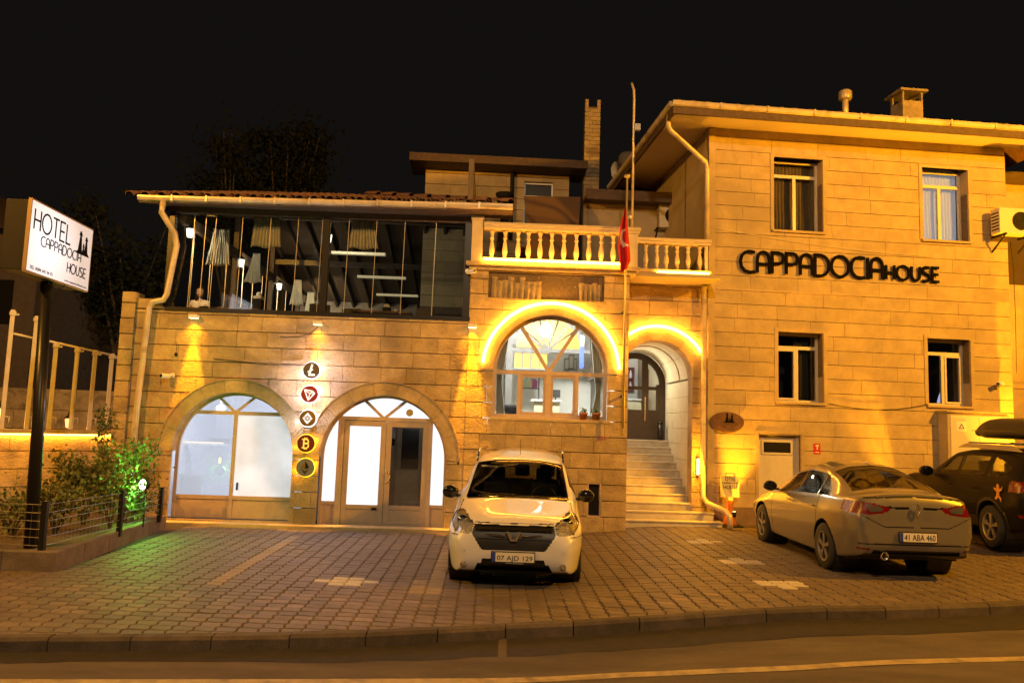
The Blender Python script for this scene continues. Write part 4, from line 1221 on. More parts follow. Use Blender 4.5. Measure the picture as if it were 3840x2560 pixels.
# hanging pennants
o = on(LF, 'hanging_pennant', *Q(1165, 600, 1.2), 1.2); tag(o, 'blue white and red cloth banner hanging inside the arched window', 'banner')
a1_ = Q(1150, 500, 1.2)[1] - Q(1150, 600, 1.2)[1]
MB().box(-.045, .045, 0, .004, 0, a1_).build('cloth', M_white, o); MB().box(-.05, .045, .0, .004, -.45, -.003).build('lower_cloth', pmat('blue_cloth', (.05, .08, .35), .8), o)
MB().tube([(0, 0, a1_), (0, 0, a1_ + .15)], .006).build('cord', M_dark, o)
# chandelier
p = Q(835, 450, 1.5)
o = on(LF, 'ceiling_lamp', p[0], p[1], 1.5); tag(o, 'dazzling white lamp hanging in the reception behind the arched window', 'ceiling lamp')
MB().lathe([(.02, .16), (.09, .1), (.13, 0), (.10, -.10), (.04, -.15)], n=16).build('bulb', emat('bulb_hot', (1, .97, .92), 6), o, True); MB().tube([(0, 0, .16), (0, 0, 4.6 - p[1])], .01).build('cord', M_dark, o)
lamp('reception_light', 'AREA', LF.W(p[0], 4.3, .55), 320, (1, .96, .88), LF.W(p[0], 3.0, 2.6), shape='RECTANGLE', size=1.2, size_y=.2)
# curtains of the arched window
M_sheer = pmat('white_sheer', (.70, .68, .60), .9, var=.06)
def tied(cx0, cx1, ctop, ctie, cbot, label, tie_w=.09, side=1):
    w = .42; nx, nz = 60, 26; vs = []
    a = Q(cx0, ctop, w); b = Q(cx1, ctop, w); zt, zm, zl = a[1], Q(0, ctie, w)[1], max(Q(0, cbot, w)[1], 2.16)
    um = (a[0] + b[0]) / 2 - side * .03
    for j in range(nz + 1):
        s = j / nz; z = zt + (zl - zt) * s; sm = (zt - zm) / (zt - zl)
        k = abs(s - sm) / (sm if s < sm else 1 - sm)
        wd = tie_w + (abs(b[0] - a[0]) - tie_w) * (k ** .8) * (1 if s < sm else .55)
        c = um + side * .05 * (1 - k)
        for i in range(nx + 1):
            t = i / nx; vs.append((c + (t - .5) * wd, w + .025 * sn(t * 2 * math.pi * 7), z))
    fs = [(j * (nx + 1) + i, j * (nx + 1) + i + 1, (j + 1) * (nx + 1) + i + 1, (j + 1) * (nx + 1) + i) for j in range(nz) for i in range(nx)]
    me = bpy.data.meshes.new('tied_curtain'); me.from_pydata(vs, [], fs)
    o = link_mesh('tied_curtain', me, M_sheer, None, True); o.location = LF.W(0, 0, 0); o.rotation_euler = (0, 0, LF.yaw)
    tag(o, label, 'curtain', 'white curtains of the arched window')
tied(380, 490, 520, 900, 1200, 'white tied-back curtain at the left side of the arched window', side=-1)
tied(1245, 1375, 500, 980, 1200, 'white tied-back curtain at the right side of the arched window, behind the flower pots', side=1)
# motorcycle-like black chair shapes low behind the side panes -> office chairs
for i, (cx, lb) in enumerate(((510, 'black leather armchair low behind the left pane of the arched window'), (1210, 'black leather armchair low behind the right pane of the arched window'))):
    p = Q(cx, 1200, .9)
    o = on(LF, 'armchair', p[0], 1.3, 1.0); tag(o, lb, 'armchair', 'black armchairs in the reception')
    M_lea = pmat('black_leather', (.012, .012, .014), .25)
    MB().box(-.25, .25, -.2, .3, .32, .5).build('seat', M_lea, o, bevel=.05); MB().box(-.24, .24, .25, .36, .5, 1.12 if i == 0 else .95).build('backrest', M_lea, o, bevel=.05)
    for sx in (-.29, .29): MB().box(sx - .04, sx + .04, -.18, .32, .1, .7).build('armrest', M_lea, o, bevel=.03)
    MB().lathe([(.25, 0), (.25, .03), (.04, .06), (.04, .32)], n=14).build('base', M_lea, o)
# entrance hall behind the door
mb = MB(); mb.box(3.2, 5.2, 6.4, 6.5, 1.7, 4.7).box(3.2, 3.26, 3.55, 6.4, 1.7, 4.7).box(5.14, 5.2, 3.6, 6.4, 1.7, 4.7).box(3.2, 5.2, 3.5, 6.4, 4.3, 4.4).box(3.2, 5.2, 3.5, 6.4, 1.66, 1.72)
mb.build('interior_wall', M_rec, LB)
lamp('hall_light', 'AREA', LF.W(4.1, 4.1, 3.7), 60, (1, .96, .88), LF.W(4.1, 2.6, 6.0), shape='SQUARE', size=.6)
E_ = lambda cx, cy, w: LF.bp(2300 + cx / 1.96, 1200 + cy / 1.96, w)
a = E_(106, 345, 6.2); b = E_(156, 520, 6.2)
o = on(LF, 'red_shelf', a[0], b[1], 6.25); tag(o, 'dark red display cabinet with pale ornaments seen through the entrance door glass', 'cabinet')
W_, H_ = b[0] - a[0], a[1] - b[1]
MB().box(0, W_, 0, .15, 0, .03).box(0, W_, 0, .15, H_ - .03, H_).box(0, .03, 0, .15, .03, H_ - .03).box(W_ - .03, W_, 0, .15, .03, H_ - .03).box(.03, W_ - .03, 0, .14, H_ * .5, H_ * .5 + .02).box(.03, W_ - .03, .13, .15, .03, H_ - .03).build('case', pmat('red_lacquer', (.22, .03, .03), .4), o)
for z in (.04, H_ * .5 + .03): MB().lathe([(.04, 0), (.05, .08), (.015, .2), (.0101, .22)], (W_ / 2, .05, z), 12).build('ornament', M_white, o, True)
a = E_(100, 575, 5.0); b = E_(228, 645, 5.0)
o = on(LF, 'hall_counter', a[0] - .2, 1.72, 5.0); tag(o, 'cream counter in the hall behind the entrance door', 'counter')
W_ = b[0] - a[0] + .2; MB().box(0, W_, 0, .5, 0, a[1] - 1.76).build('front_panel', pmat('desk_cream', (.62, .55, .36), .5), o); MB().box(-.03, W_ + .03, -.04, .52, a[1] - 1.76, a[1] - 1.72).build('countertop', M_white, o)

# flower pots on the bay sill
M_terra = pmat('terracotta', (.35, .12, .05), .75, var=.15)
M_leaf = pmat('leaf_green', (.05, .09, .025), .5, var=.4, scale=20)
def leaves(name, mat, parent, pts, size, up=.3, n_seed=3):
    r = random.Random(n_seed); mb = MB()
    for p in pts:
        s = size * r.uniform(.6, 1.25)
        d = Vector((r.gauss(0, 1), r.gauss(0, 1), r.gauss(up, .6))).normalized(); t = d.orthogonal().normalized()
        t = (Matrix.Rotation(r.uniform(0, 6.28), 3, d) @ t); b_ = d.cross(t)
        P = Vector(p)
        mb.add([P, P + t * s * .5 + b_ * s * .32, P + t * s + d * s * .12, P + t * s * .5 - b_ * s * .32], [(0, 1, 2), (0, 2, 3)])
    me = bpy.data.meshes.new(name); me.from_pydata(mb.v, [], mb.f)
    return link_mesh(name, me, mat, parent)
for i, (px, lb) in enumerate(((2187, 'terracotta flower pot on the bay sill, the one nearer the window centre'), (2236, 'terracotta flower pot on the bay sill next to the arch edge'))):
    q = LF.bp(px, 1568, .05)
    o = on(LF, 'flower_pot', q[0], zb_ , .05); tag(o, lb, 'flower pot', 'flower pots on the sill')
    MB().lathe([(.055, 0), (.075, .10), (.086, .10), (.086, .135), (.07, .135), (.06, .11)], n=18).build('pot', M_terra, o, True)
    leaves('leaf_tuft', M_leaf, o, [(R.gauss(0, .03), R.gauss(0, .03), R.uniform(.12, .2)) for _ in range(40)], .05, 1, i)

# person at the table ----------------------------------------------------
def skin_body(name, verts, edges, radii, root, mat, parent, sub=2):
    me = bpy.data.meshes.new(name); me.from_pydata(verts, edges, [])
    o = link_mesh(name, me, mat, parent)
    md = o.modifiers.new('skin', 'SKIN'); md.use_smooth_shade = True
    for i, v in enumerate(me.skin_vertices[0].data):
        r = radii[i]; v.radius = r if isinstance(r, tuple) else (r, r); v.use_root = (i == root)
    s = o.modifiers.new('sub', 'SUBSURF'); s.levels = sub; s.render_levels = sub
    return o
pe_ = LF.bp(752, 1165, 1.9)
P = on(LF, 'person', LF.bp(750, 1120, 1.75)[0], 3.4, 1.75)
tag(P, 'seated woman with long dark hair in a cream top behind the pavilion glass', 'person')
M_skin = pmat('skin', (.42, .24, .15), .55)
M_top = pmat('cream_blouse', (.62, .50, .34), .85, var=.06, scale=20)
M_hair = pmat('dark_hair', (.010, .007, .006), .6, spec=.15, var=.3, scale=60, stretch=(1, 1, .2))
M_jean = pmat('dark_trousers', (.03, .035, .05), .8)
V = [(0, 0, .50), (0, .01, .64), (0, .02, .80), (0, .02, .96), (0, .0, 1.04), (0, -.01, 1.12),
     (.15, .02, .98), (.19, -.02, .78), (.13, -.22, .78), (-.15, .02, .98), (-.20, -.02, .77), (-.12, -.20, .80),
     (.09, -.02, .47), (.11, -.42, .48), (.11, -.44, .10), (.11, -.55, .05), (-.09, -.02, .47), (-.11, -.42, .48), (-.11, -.44, .10), (-.11, -.55, .05)]
Ed = [(0, 1), (1, 2), (2, 3), (3, 4), (4, 5), (3, 6), (6, 7), (7, 8), (3, 9), (9, 10), (10, 11), (0, 12), (12, 13), (13, 14), (14, 15), (0, 16), (16, 17), (17, 18), (18, 19)]
Ra = [(.14, .11), (.12, .09), (.14, .10), (.11, .08), .048, .052, .058, .043, .032, .058, .043, .032, .085, .06, .04, .035, .085, .06, .04, .035]
skin_body('body', V, Ed, Ra, 0, M_skin, P)
# blouse: a shell round torso and upper arms
V2 = [(0, 0, .50), (0, .01, .64), (0, .02, .80), (0, .02, .95), (0, .015, .995), (.155, .02, .975), (.19, -.01, .86), (-.155, .02, .975), (-.20, -.01, .86)]
skin_body('blouse', V2, [(0, 1), (1, 2), (2, 3), (3, 4), (3, 5), (5, 6), (3, 7), (7, 8)], [(.16, .13), (.14, .11), (.16, .12), (.12, .095), .06, .068, .062, .068, .062], 0, M_top, P)
V3 = [(0, 0, .50), (.09, -.02, .47), (.11, -.43, .48), (.11, -.44, .14), (-.09, -.02, .47), (-.11, -.43, .48), (-.11, -.44, .14)]
skin_body('trousers', V3, [(0, 1), (1, 2), (2, 3), (0, 4), (4, 5), (5, 6)], [.15, .10, .075, .055, .10, .075, .055], 0, M_jean, P)
hd_ = empty('head', (0, -.015, 1.185), .25, P)
bm = bmesh.new(); bmesh.ops.create_uvsphere(bm, u_segments=24, v_segments=18, radius=1)
for v in bm.verts:
    x, y, z = v.co
    w_ = 1 - .22 * max(0, -z) ** 1.5
    v.co = Vector((x * .074 * w_, y * .09 * (1 - .08 * max(0, -z)), z * .115))
    fy = -v.co.y
    if fy > .04:
        v.co.y -= .022 * math.exp(-(v.co.x / .012) ** 2 - ((v.co.z + .012) / .022) ** 2)     # nose
        v.co.y += .008 * math.exp(-((abs(v.co.x) - .028) / .014) ** 2 - ((v.co.z - .012) / .012) ** 2)   # eye sockets
        v.co.y -= .006 * math.exp(-(v.co.x / .022) ** 2 - ((v.co.z + .055) / .008) ** 2)   # lips
me = bpy.data.meshes.new('face'); bm.to_mesh(me); bm.free()
link_mesh('face', me, M_skin, hd_, True)
mb = MB()
for sx in (-1, 1): mb.cbox((sx * .028, -.080, .010), (.024, .006, .009)); mb.cbox((sx * .028, -.083, .028), (.03, .005, .005))
mb.build('eyes', M_dark, hd_)
MB().cbox((0, -.087, -.055), (.042, .006, .011)).build('mouth', pmat('lips', (.35, .08, .06), .5), hd_)
bm = bmesh.new(); bmesh.ops.create_uvsphere(bm, u_segments=28, v_segments=20, radius=1)
for v in bm.verts:
    x, y, z = v.co
    v.co = Vector((x * .094, y * .11 + .016, z * .128 + .014))
    if z < .1 and y > -.45: v.co.z -= .20 * (0.1 - z) ; v.co.x *= 1.12; v.co.y += .01
    if y < -.45 and z < .55: v.co.y = max(v.co.y, -.035)
    v.co += v.co.normalized() * .004 * mnoise.noise(Vector((x * 9, y * 9, z * 3)))
me = bpy.data.meshes.new('hair'); bm.to_mesh(me); bm.free()
link_mesh('hair', me, M_hair, P, True).location = (0, -.015, 1.185); bpy.data.objects['hair'].rotation_euler = (0, 0, .25)
ch = on(LF, 'dining_chair', LF.bp(750, 1120, 1.75)[0], 3.4, 1.80); tag(ch, 'dining chair on which the woman in the cream top sits', 'chair')
MB().box(-.21, .21, -.21, .21, .40, .43).build('seat', M_darkwood, ch); MB().box(-.17, .17, .175, .2, .62, .90).build('backrest', M_darkwood, ch)
for sx in (-.19, .19):
    for sy in (-.19, .19): MB().box(sx - .018, sx + .018, sy - .018, sy + .018, 0, .40 if sy < 0 else .90).build('leg', M_darkwood, ch)

# ================================================================== RIGHT BUILDING
RB = empty('hotel_building', RF.W(0, 0, 0), RF.yaw); RB['stone_count'] = 0
tag(RB, 'two-storey cut-stone hotel with wide lit eaves and black lettering on its front', 'building')
wins = [(1.38, 2.46, 6.24, 7.81), (4.69, 5.74, 6.22, 7.80), (1.46, 2.44, 2.66, 4.10), (4.72, 5.68, 2.70, 4.10)]
dr = (1.04, 1.94, .1, 2.0)
RH = [rect_hole(a, b, c, d) for a, b, c, d in wins] + [rect_hole(*dr)]
def per_row_holes(za, zb): return [h for h, (a, b, c, d) in zip(RH, wins + [dr]) if d > za + .03 and c < zb - .03]
cs_r = [.02, .2] + [.2 + .2955 * i for i in range(1, 28)]
cs_r = [z for z in cs_r if z < 8.33] + [8.36]
for i in range(len(cs_r) - 1):
    masonry(RB, 0.0, 6.62, cs_r[i:i + 2], per_row_holes(cs_r[i], cs_r[i + 1]), 0.0, .05, M_stone2, lens=(.70, 1.1), rough=.004, gapz=.0055, gapu=.003)
mb = MB()
core(mb, 0, 6.62, [-.1, 2.3], [RH[4]], .035, .3); core(mb, 0, 6.62, [2.3, 5.5], [RH[2], RH[3]], .035, .3); core(mb, 0, 6.62, [5.5, 8.36], [RH[0], RH[1]], .035, .3)
mb.build('wall', M_mortar, RB)
MB().box(-.02, .02, .04, 7.0, -.1, 8.34).build('side_wall', M_plaster, RB); MB().box(6.60, 6.64, .04, 7, -.1, 8.34).build('side_wall', M_plaster, RB)
MB().box(-.035, .10, -.035, .2, -.1, 8.33).build('corner_pilaster', M_stone2, RB)
MB().box(.1, 6.6, -.022, .05, 4.915, 4.945).build('string_course', M_stone2, RB)
MB().box(.1, .98, -.03, .02, .0, .52).box(2.0, 6.6, -.03, .02, .0, .5).build('plinth', pmat('stained_plinth', (.20, .13, .08), .85, var=.3, scale=4, bump=.4), RB)
M_warmcurtain = pmat('brown_curtain', (.22, .15, .08), .9, var=.15)
M_litcurtain = pmat('lit_curtain', (.6, .62, .68), .9, emit=(.62, .68, .85), estr=.30)
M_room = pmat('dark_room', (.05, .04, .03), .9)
def hotel_window(a, b, c, d, kind):
    rv = .24
    wd = empty('window', (0, 0, 0), 0, RB)
    t = .075
    mb = MB(); mb.box(a - t, a, -.018, .05, c - .0, d + t); mb.box(b, b + t, -.018, .05, c, d + t); mb.box(a, b, -.018, .05, d, d + t)
    mb.build('surround', M_stone2, wd)
    MB().box(a - .01, a + .0, .05, .3, c, d).build('reveal', M_plaster, wd); MB().box(b, b + .01, .05, .3, c, d).build('reveal', M_plaster, wd)
    MB().box(a - .04, b + .04, -.05, .3, c - .05, c - .002).build('sill', M_stone2, wd)
    y0 = rv; f = .05; zt = d - (d - c) * .21; um = (a + b) / 2 + .02
    mb = MB(); mb.box(a, a + f, y0, y0 + .06, c, d); mb.box(b - f, b, y0, y0 + .06, c, d); mb.box(a + f, b - f, y0 + .001, y0 + .059, d - f, d); mb.box(a + f, b - f, y0 + .001, y0 + .059, c, c + f)
    mb.box(a + f, b - f, y0 + .001, y0 + .059, zt - .035, zt + .035); mb.box(um - .035, um + .035, y0 - .001, y0 + .057, c + f, zt - .035)
    mb.build('frame', M_pvc, wd)
    for (ua, ub, za, zb2) in ((a + f, um - .035, c + f, zt - .035), (um + .035, b - f, c + f, zt - .035), (a + f, b - f, zt + .035, d - f)):
        MB().box(ua, ub, y0 + .03, y0 + .036, za, zb2).build('pane', M_glass, wd)
    if kind in (2, 3):
        sx0, sx1 = ((a + f, um - .035) if kind == 2 else (um + .035, b - f))
        mb = MB(); mb.box(sx0, sx0 + .04, y0 - .02, y0 + .03, c + f, zt - .035).box(sx1 - .04, sx1, y0 - .02, y0 + .03, c + f, zt - .035).box(sx0 + .04, sx1 - .04, y0 - .019, y0 + .029, c + f, c + f + .04).box(sx0 + .04, sx1 - .04, y0 - .019, y0 + .029, zt - .075, zt - .035)
        mb.build('sash', M_pvc, wd)
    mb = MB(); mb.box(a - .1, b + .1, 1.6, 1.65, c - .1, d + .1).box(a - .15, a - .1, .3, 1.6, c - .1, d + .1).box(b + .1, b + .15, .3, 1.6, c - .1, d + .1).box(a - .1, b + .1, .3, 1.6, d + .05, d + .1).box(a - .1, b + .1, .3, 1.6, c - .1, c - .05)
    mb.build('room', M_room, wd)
    return wd
for i, w_ in enumerate(wins): hotel_window(*w_, i)
def rcur(a, b, c, d, mat, label, w=.40):
    curtain('window_curtain', RF.W((a + b) / 2, d, w), RF.yaw, b - a, (b - a) * .97, d - c, label, mat, folds=max(3, int((b - a) * 14)), amp=.02, group='curtains of the hotel windows')
rcur(1.40, 2.46, 6.27, 7.80, M_warmcurtain, 'closed brown curtain in the upper window above the word CAPPADOCIA')
rcur(4.69, 5.74, 6.25, 7.79, M_litcurtain, 'closed pale curtain lit bluish in the upper window beside the outdoor unit')
rcur(1.98, 2.3, 2.7, 4.0, M_room, 'dark curtain hanging in the lower window over the basement door')
o = on(RF, 'room_lamp', 4.80, 2.78, .5); tag(o, 'bright white shape glowing low in the lower window beside the junction cabinet', 'lamp')
MB().prism([(0, 0), (.10, 0), (.04, .28), (0, .5)], 0, .05).build('shade', emat('room_glow', (.75, .8, 1), 1.2), o); MB().box(.0, .12, 0, .06, -.06, 0).build('base', M_white, o)
o = on(RF, 'table_lamp', 5.28, 2.78, .5); tag(o, 'small violet glowing lamp on the sill of the lower window beside the junction cabinet', 'lamp')
MB().prism([(0, 0), (.13, 0), (.15, .12), (.09, .26), (.03, .1)], 0, .05).build('shade', emat('room_glow2', (.6, .6, 1), 1.0), o); MB().box(0, .12, 0, .06, -.05, 0).build('base', M_white, o)
# basement door
bd = empty('basement_door', (0, 0, 0), 0, RB)
a, b, c, d = dr
mb = MB(); mb.box(a, a + .05, .1, .2, c, d).box(b - .05, b, .1, .2, c, d).box(a + .05, b - .05, .1, .2, d - .05, d); mb.build('frame', M_pvc, bd)
MB().box(a + .055, b - .055, .14, .19, c, d - .055).build('leaf', M_pvc, bd)
mb = MB(); mb.box(a + .12, b - .12, .12, .145, d - .42, d - .38).box(a + .12, b - .12, .12, .145, d - .17, d - .13).box(a + .12, a + .16, .12, .145, d - .38, d - .17).box(b - .16, b - .12, .12, .145, d - .38, d - .17); mb.build('window_trim', M_pvc, bd)
MB().box(a + .16, b - .16, .132, .139, d - .38, d - .17).build('pane', M_black, bd)
mb = MB(); mb.box(a - .06, a, -.02, .1, c, d + .05).box(b, b + .06, -.02, .1, c, d + .05).box(a, b, -.02, .1, d, d + .05); mb.build('surround', M_stone2, bd)
# eaves, soffit, roof
M_soff = pmat('soffit_board', (.60, .50, .34), .6, var=.05, scale=3)
mb = MB()
mb.add([(-1.05, -.9, 8.21), (7.6, -.9, 8.21), (7.6, 0, 8.355), (0, 0, 8.355), (-1.05, 4.6, 8.21), (0, 4.6, 8.355),
        (-1.05, -.9, 8.235), (7.6, -.9, 8.235), (7.6, 0, 8.38), (0, 0, 8.38), (-1.05, 4.6, 8.235), (0, 4.6, 8.38)],
       [(0, 1, 2, 3), (0, 3, 5, 4), (6, 9, 8, 7), (6, 10, 11, 9), (4, 5, 11, 10), (1, 7, 8, 2)])
mb.build('soffit', M_soff, RB)
MB().box(-1.10, 7.6, -.95, -.90, 8.20, 8.36).box(-1.10, -1.05, -.90, 4.6, 8.20, 8.36).build('fascia', M_fasc, RB)
mb = MB()
for (x0_, y0_, x1_, y1_, xm) in ((-1.1, -.95, 7.6, 5, 0),):
    mb.add([(-1.1, -.95, 8.37), (7.6, -.95, 8.37), (7.6, 5.2, 8.37), (-1.1, 5.2, 8.37), (1.6, 2.1, 9.45), (6.5, 2.1, 9.45)], [(0, 1, 5, 4), (1, 2, 5), (2, 3, 4, 5), (3, 0, 4)])
mb.build('roof', M_tile, RB)
for x_ in range(29):
    o = link_mesh('roof_tile', tme, None, RB); o.location = (-1.0 + x_ * .3, -.98, 8.40); o.rotation_euler = (math.radians(19), 0, 0)
gt2 = empty('gutter', (0, 0, 0), 0, RB)
gprof = [(.0, 0.005), (-.075, .0), (-.08, -.04), (-.06, -.085), (-.02, -.10), (0, -.10)]
for i in range(9):
    ua = -1.12 + 8.7 * i / 9; ub = -1.12 + 8.7 * (i + 1) / 9 - .006; mb = MB(); n = 6
    mb.add([(ua, -.955 + a, 8.44 + b) for a, b in gprof] + [(ub, -.955 + a, 8.44 + b) for a, b in gprof], [(k, k + 1, k + 1 + n, k + n) for k in range(n - 1)] + [(n - 1, 0, n, 2 * n - 1), tuple(range(n - 1, -1, -1)), tuple(range(n, 2 * n))])
    mb.build('gutter_section', M_gutter, gt2)
    if i: MB().box(ua - .02, ua + .012, -.955 - .088, -.955, 8.335, 8.45).build('bracket', M_gutter, gt2)
mb = MB(); mb.add([(-1.105 - a * -1 * -1 if False else -1.105 + a, y_, 8.44 + b) for y_ in (-.95, 4.6) for a, b in gprof], [(k, k + 1, k + 1 + 6, k + 6) for k in range(5)] + [(5, 0, 6, 11), (5, 4, 3, 2, 1, 0), (6, 7, 8, 9, 10, 11)])
mb.build('gutter_section', M_gutter, gt2)
MB().tube([(-1.06, -.55, 8.34), (-1.06, -.5, 8.12), (-1.0, -.45, 8.05), (-.14, -.12, 7.55), (-.10, -.10, 7.4), (-.10, -.10, 5.9)], .05, 12).build('downpipe', M_gutter, RB, True)
MB().tube([(-.16, -.12, 4.95), (-.16, -.12, .72), (-.10, -.25, .60), (.10, -.65, .50), (.16, -.72, .42), (.16, -.74, .02 + .17)], .055, 12).build('downpipe', M_gutter, RB, True)
MB().box(-.13, -.075, -.10, -.04, 4.9, 6.9).build('cable_duct', M_pvc, RB)
# roof chimneys
q = RF.bp(3170, 415, 1.5)
cp = empty('roof_vent', (q[0], 1.5, q[1] - .05), 0, RB)
MB().lathe([(.07, -.2), (.07, .30), (.06, .31)], n=14).build('pipe', M_gutter, cp, True); MB().lathe([(.13, .30), (.15, .34), (.15, .5), (.12, .53), (.04, .54)], n=14).build('cowl', M_gutter, cp, True)
q0 = RF.bp(3378, 440, 1.6); q1 = RF.bp(3468, 340, 1.6)
cq = empty('chimney', ((q0[0] + q1[0]) / 2, 1.6, q0[1] - .1), 0, RB); W_ = (q1[0] - q0[0]) / 2 * .82; H_ = q1[1] - q0[1] + .1
MB().box(-W_, W_, 0, .5, 0, H_ * .66).build('stack', M_oldstone, cq)
for sx in (-1, 1):
    for y_ in (0, .42): MB().box(sx * W_ - .04 if sx > 0 else -W_, W_ if sx > 0 else -W_ + .04, y_, y_ + .08, H_ * .66, H_ * .93).build('leg', M_oldstone, cq)
MB().box(-W_ - .09, W_ + .09, -.08, .6, H_ * .93, H_).build('cap_slab', M_oldstone, cq)

# lettering
sg = on(RF, 'wall_lettering', 0, 0, -.035); tag(sg, 'black raised letters reading CAPPADOCIA HOUSE across the hotel front between the storeys', 'lettering')
M_ink = pmat('black_letter', (.006, .005, .005), .9, spec=.05)
stroke_text(sg, 'CAPPADOCIA', .63, 5.30, .44, .060, .03, M_ink, width=3.12, gap=.07)
stroke_text(sg, 'HOUSE', 3.80, 5.305, .30, .050, .03, M_ink, width=1.20, gap=.12)
# oval sign
ov = on(RF, 'oval_sign', .355, 2.205, -.06); tag(ov, 'oval polished metal sign with fairy-chimney emblem low on the hotel wall beside the stairs', 'sign')
o = MB().prism([(.36 * cs(t * math.pi / 24), .205 * sn(t * math.pi / 24)) for t in range(48)], 0, .012).build('plate', pmat('polished_plate', (.30, .17, .12), .22, .6, var=.3, scale=7), ov)
def emblem(parent, x, z, s, y, mat, th=.004):
    """three fairy chimneys with caps on a mound"""
    mb = MB()
    mb.prism([(x - .62 * s, z), (x + .62 * s, z), (x + .45 * s, z + .14 * s), (x - .45 * s, z + .14 * s)], y - th, y)
    for cx, h, w in ((-.25, 1.0, .17), (.05, .52, .10), (.28, .86, .15)):
        mb.prism([(x + (cx - w) * s, z + .14 * s), (x + (cx + w) * s, z + .14 * s), (x + (cx + w * .45) * s, z + (h - .2) * s), (x + (cx - w * .35) * s, z + (h - .2) * s)], y - th, y)
        mb.prism([(x + (cx - w * .8) * s, z + (h - .19) * s), (x + (cx + w * .9) * s, z + (h - .19) * s), (x + (cx + w * .2) * s, z + h * s), (x + (cx - w * .3) * s, z + h * s)], y - th, y)
    return mb.build('emblem', mat, parent)
emblem(ov, .05, -.01, .19, -.001, M_ink)
stroke_text(ov, 'CAPPADOCIA', -.24, -.075, .05, .008, .003, pmat('bronze_letter', (.10, .05, .03), .5), width=.48, y=-.001)
stroke_text(ov, 'HOUSE', -.10, -.15, .05, .008, .003, MATS['bronze_letter'], width=.22, y=-.001)
MB().box(-.2, -.16, .012, .06, -.02, .02).box(.16, .2, .012, .06, -.02, .02).build('bracket', M_dark, ov)
# fire sign
q0 = RF.bp(3052, 1662, -.01); q1 = RF.bp(3076, 1702, -.01)
fs_ = on(RF, 'fire_sign', (q0[0] + q1[0]) / 2, (q0[1] + q1[1]) / 2, -.015); tag(fs_, 'small red fire equipment sign with white symbol right of the basement door', 'sign')
W_, H_ = (q1[0] - q0[0]) / 2, (q0[1] - q1[1]) / 2
M_red = pmat('sign_red', (.55, .02, .02), .45)
MB().box(-W_, W_, 0, .006, -H_, H_).build('plate', M_red, fs_)
MB().box(-.012, .012, -.004, -.001, -.02, H_ * .7).box(-.035, .035, -.0045, -.0015, H_ * .45, H_ * .75).box(-.04, .04, -.004, -.001, -H_ * .75, -H_ * .6).build('symbol', M_white, fs_)
# outdoor units
def ac_unit(o, W_=.8, H_=.55, D=.28):
    MB().box(-W_ / 2, W_ / 2, -D, 0, 0, H_).build('casing', M_pvc, o, bevel=.015)
    MB().lathe([(.20, -D - .006), (.20, -D + .0), (.215, -D + .002)], (0.08, 0, H_ / 2), 28, axis='y').build('fan_opening', M_dark, o)
    for k in range(5): MB().tube([(.08 + (.03 + .04 * k) * cs(t * .2618), -D - .012, H_ / 2 + (.03 + .04 * k) * sn(t * .2618)) for t in range(25)], .003, 5).build('grille_ring', M_black, o)
    for k in range(6): MB().box(-W_ / 2 - .003, -W_ / 2 + .002, -D + .03, -.03, .08 + k * .07, .11 + k * .07).build('louvre', M_dark, o)
    for sx in (-.3, .3): MB().box(sx - .02, sx + .02, -D - .05, .1, -.04, -.002).add([(sx - .015, -D, -.04), (sx + .015, -D, -.04), (sx + .015, .1, -.3), (sx - .015, .1, -.3), (sx - .015, -D, -.06), (sx + .015, -D, -.06), (sx + .015, .1, -.34), (sx - .015, .1, -.34)], [(0, 1, 2, 3), (4, 7, 6, 5), (0, 4, 5, 1), (3, 2, 6, 7), (0, 3, 7, 4), (1, 5, 6, 2)]).build('bracket', M_dark, o)
q = RF.bp(3775, 885, -.1)
o = on(RF, 'air_conditioner', q[0] + .02, q[1] - .02, -.12); tag(o, 'outdoor air conditioner on brackets at the far corner of the hotel front', 'air conditioner'); ac_unit(o)
# junction cabinet
q0 = RF.bp(3552, 1545, -.32); q1 = RF.bp(3785, 1545, -.32)
o = on(RF, 'junction_cabinet', q0[0], 0.2, -.32); tag(o, 'tall pale electrical cabinet with a warning triangle behind the dark car', 'cabinet')
W_ = q1[0] - q0[0]; Hc = q0[1] - .2
MB().box(0, W_, 0, .3, 0, Hc).build('body', M_plaster, o); MB().box(-.04, W_ + .05, -.05, .31, Hc, Hc + .04).build('roof', M_plaster, o)
MB().box(.06, W_ / 2 - .004, -.015, 0, .1, Hc - .06).box(W_ / 2 + .004, W_ - .06, -.015, 0, .1, Hc - .06).build('door', M_pvc, o)
MB().box(.18, .40, -.02, -.016, Hc - .38, Hc - .18).build('warning_plate', M_white, o)
mb = MB(); mb.bar((.24, Hc - .32), (.29, Hc - .23), .012, .003, -.024); mb.bar((.29, Hc - .23), (.34, Hc - .32), .012, .003, -.0245); mb.bar((.235, Hc - .32), (.345, Hc - .32), .012, .003, -.025); mb.build('warning_triangle', M_ink, o)
# wall beyond
o = on(RF, 'annex_building', 0, 0, 0); tag(o, 'dim plastered annex set back beyond the far corner of the hotel', 'building')
MB().box(6.66, 14, 1.2, 6, -.2, 8.0).build('wall', M_stone2, o); MB().box(6.66, 14, .8, 6, 8.0, 8.15).build('roof_edge', M_fasc, o)
MB().box(7.2, 8.2, 1.17, 1.2, 5.6, 7.0).build('shutter', M_darkwood, o)
MB().box(6.7, 13, 1.16, 1.2, 3.2, 3.3).build('string_course', M_stone2, o)

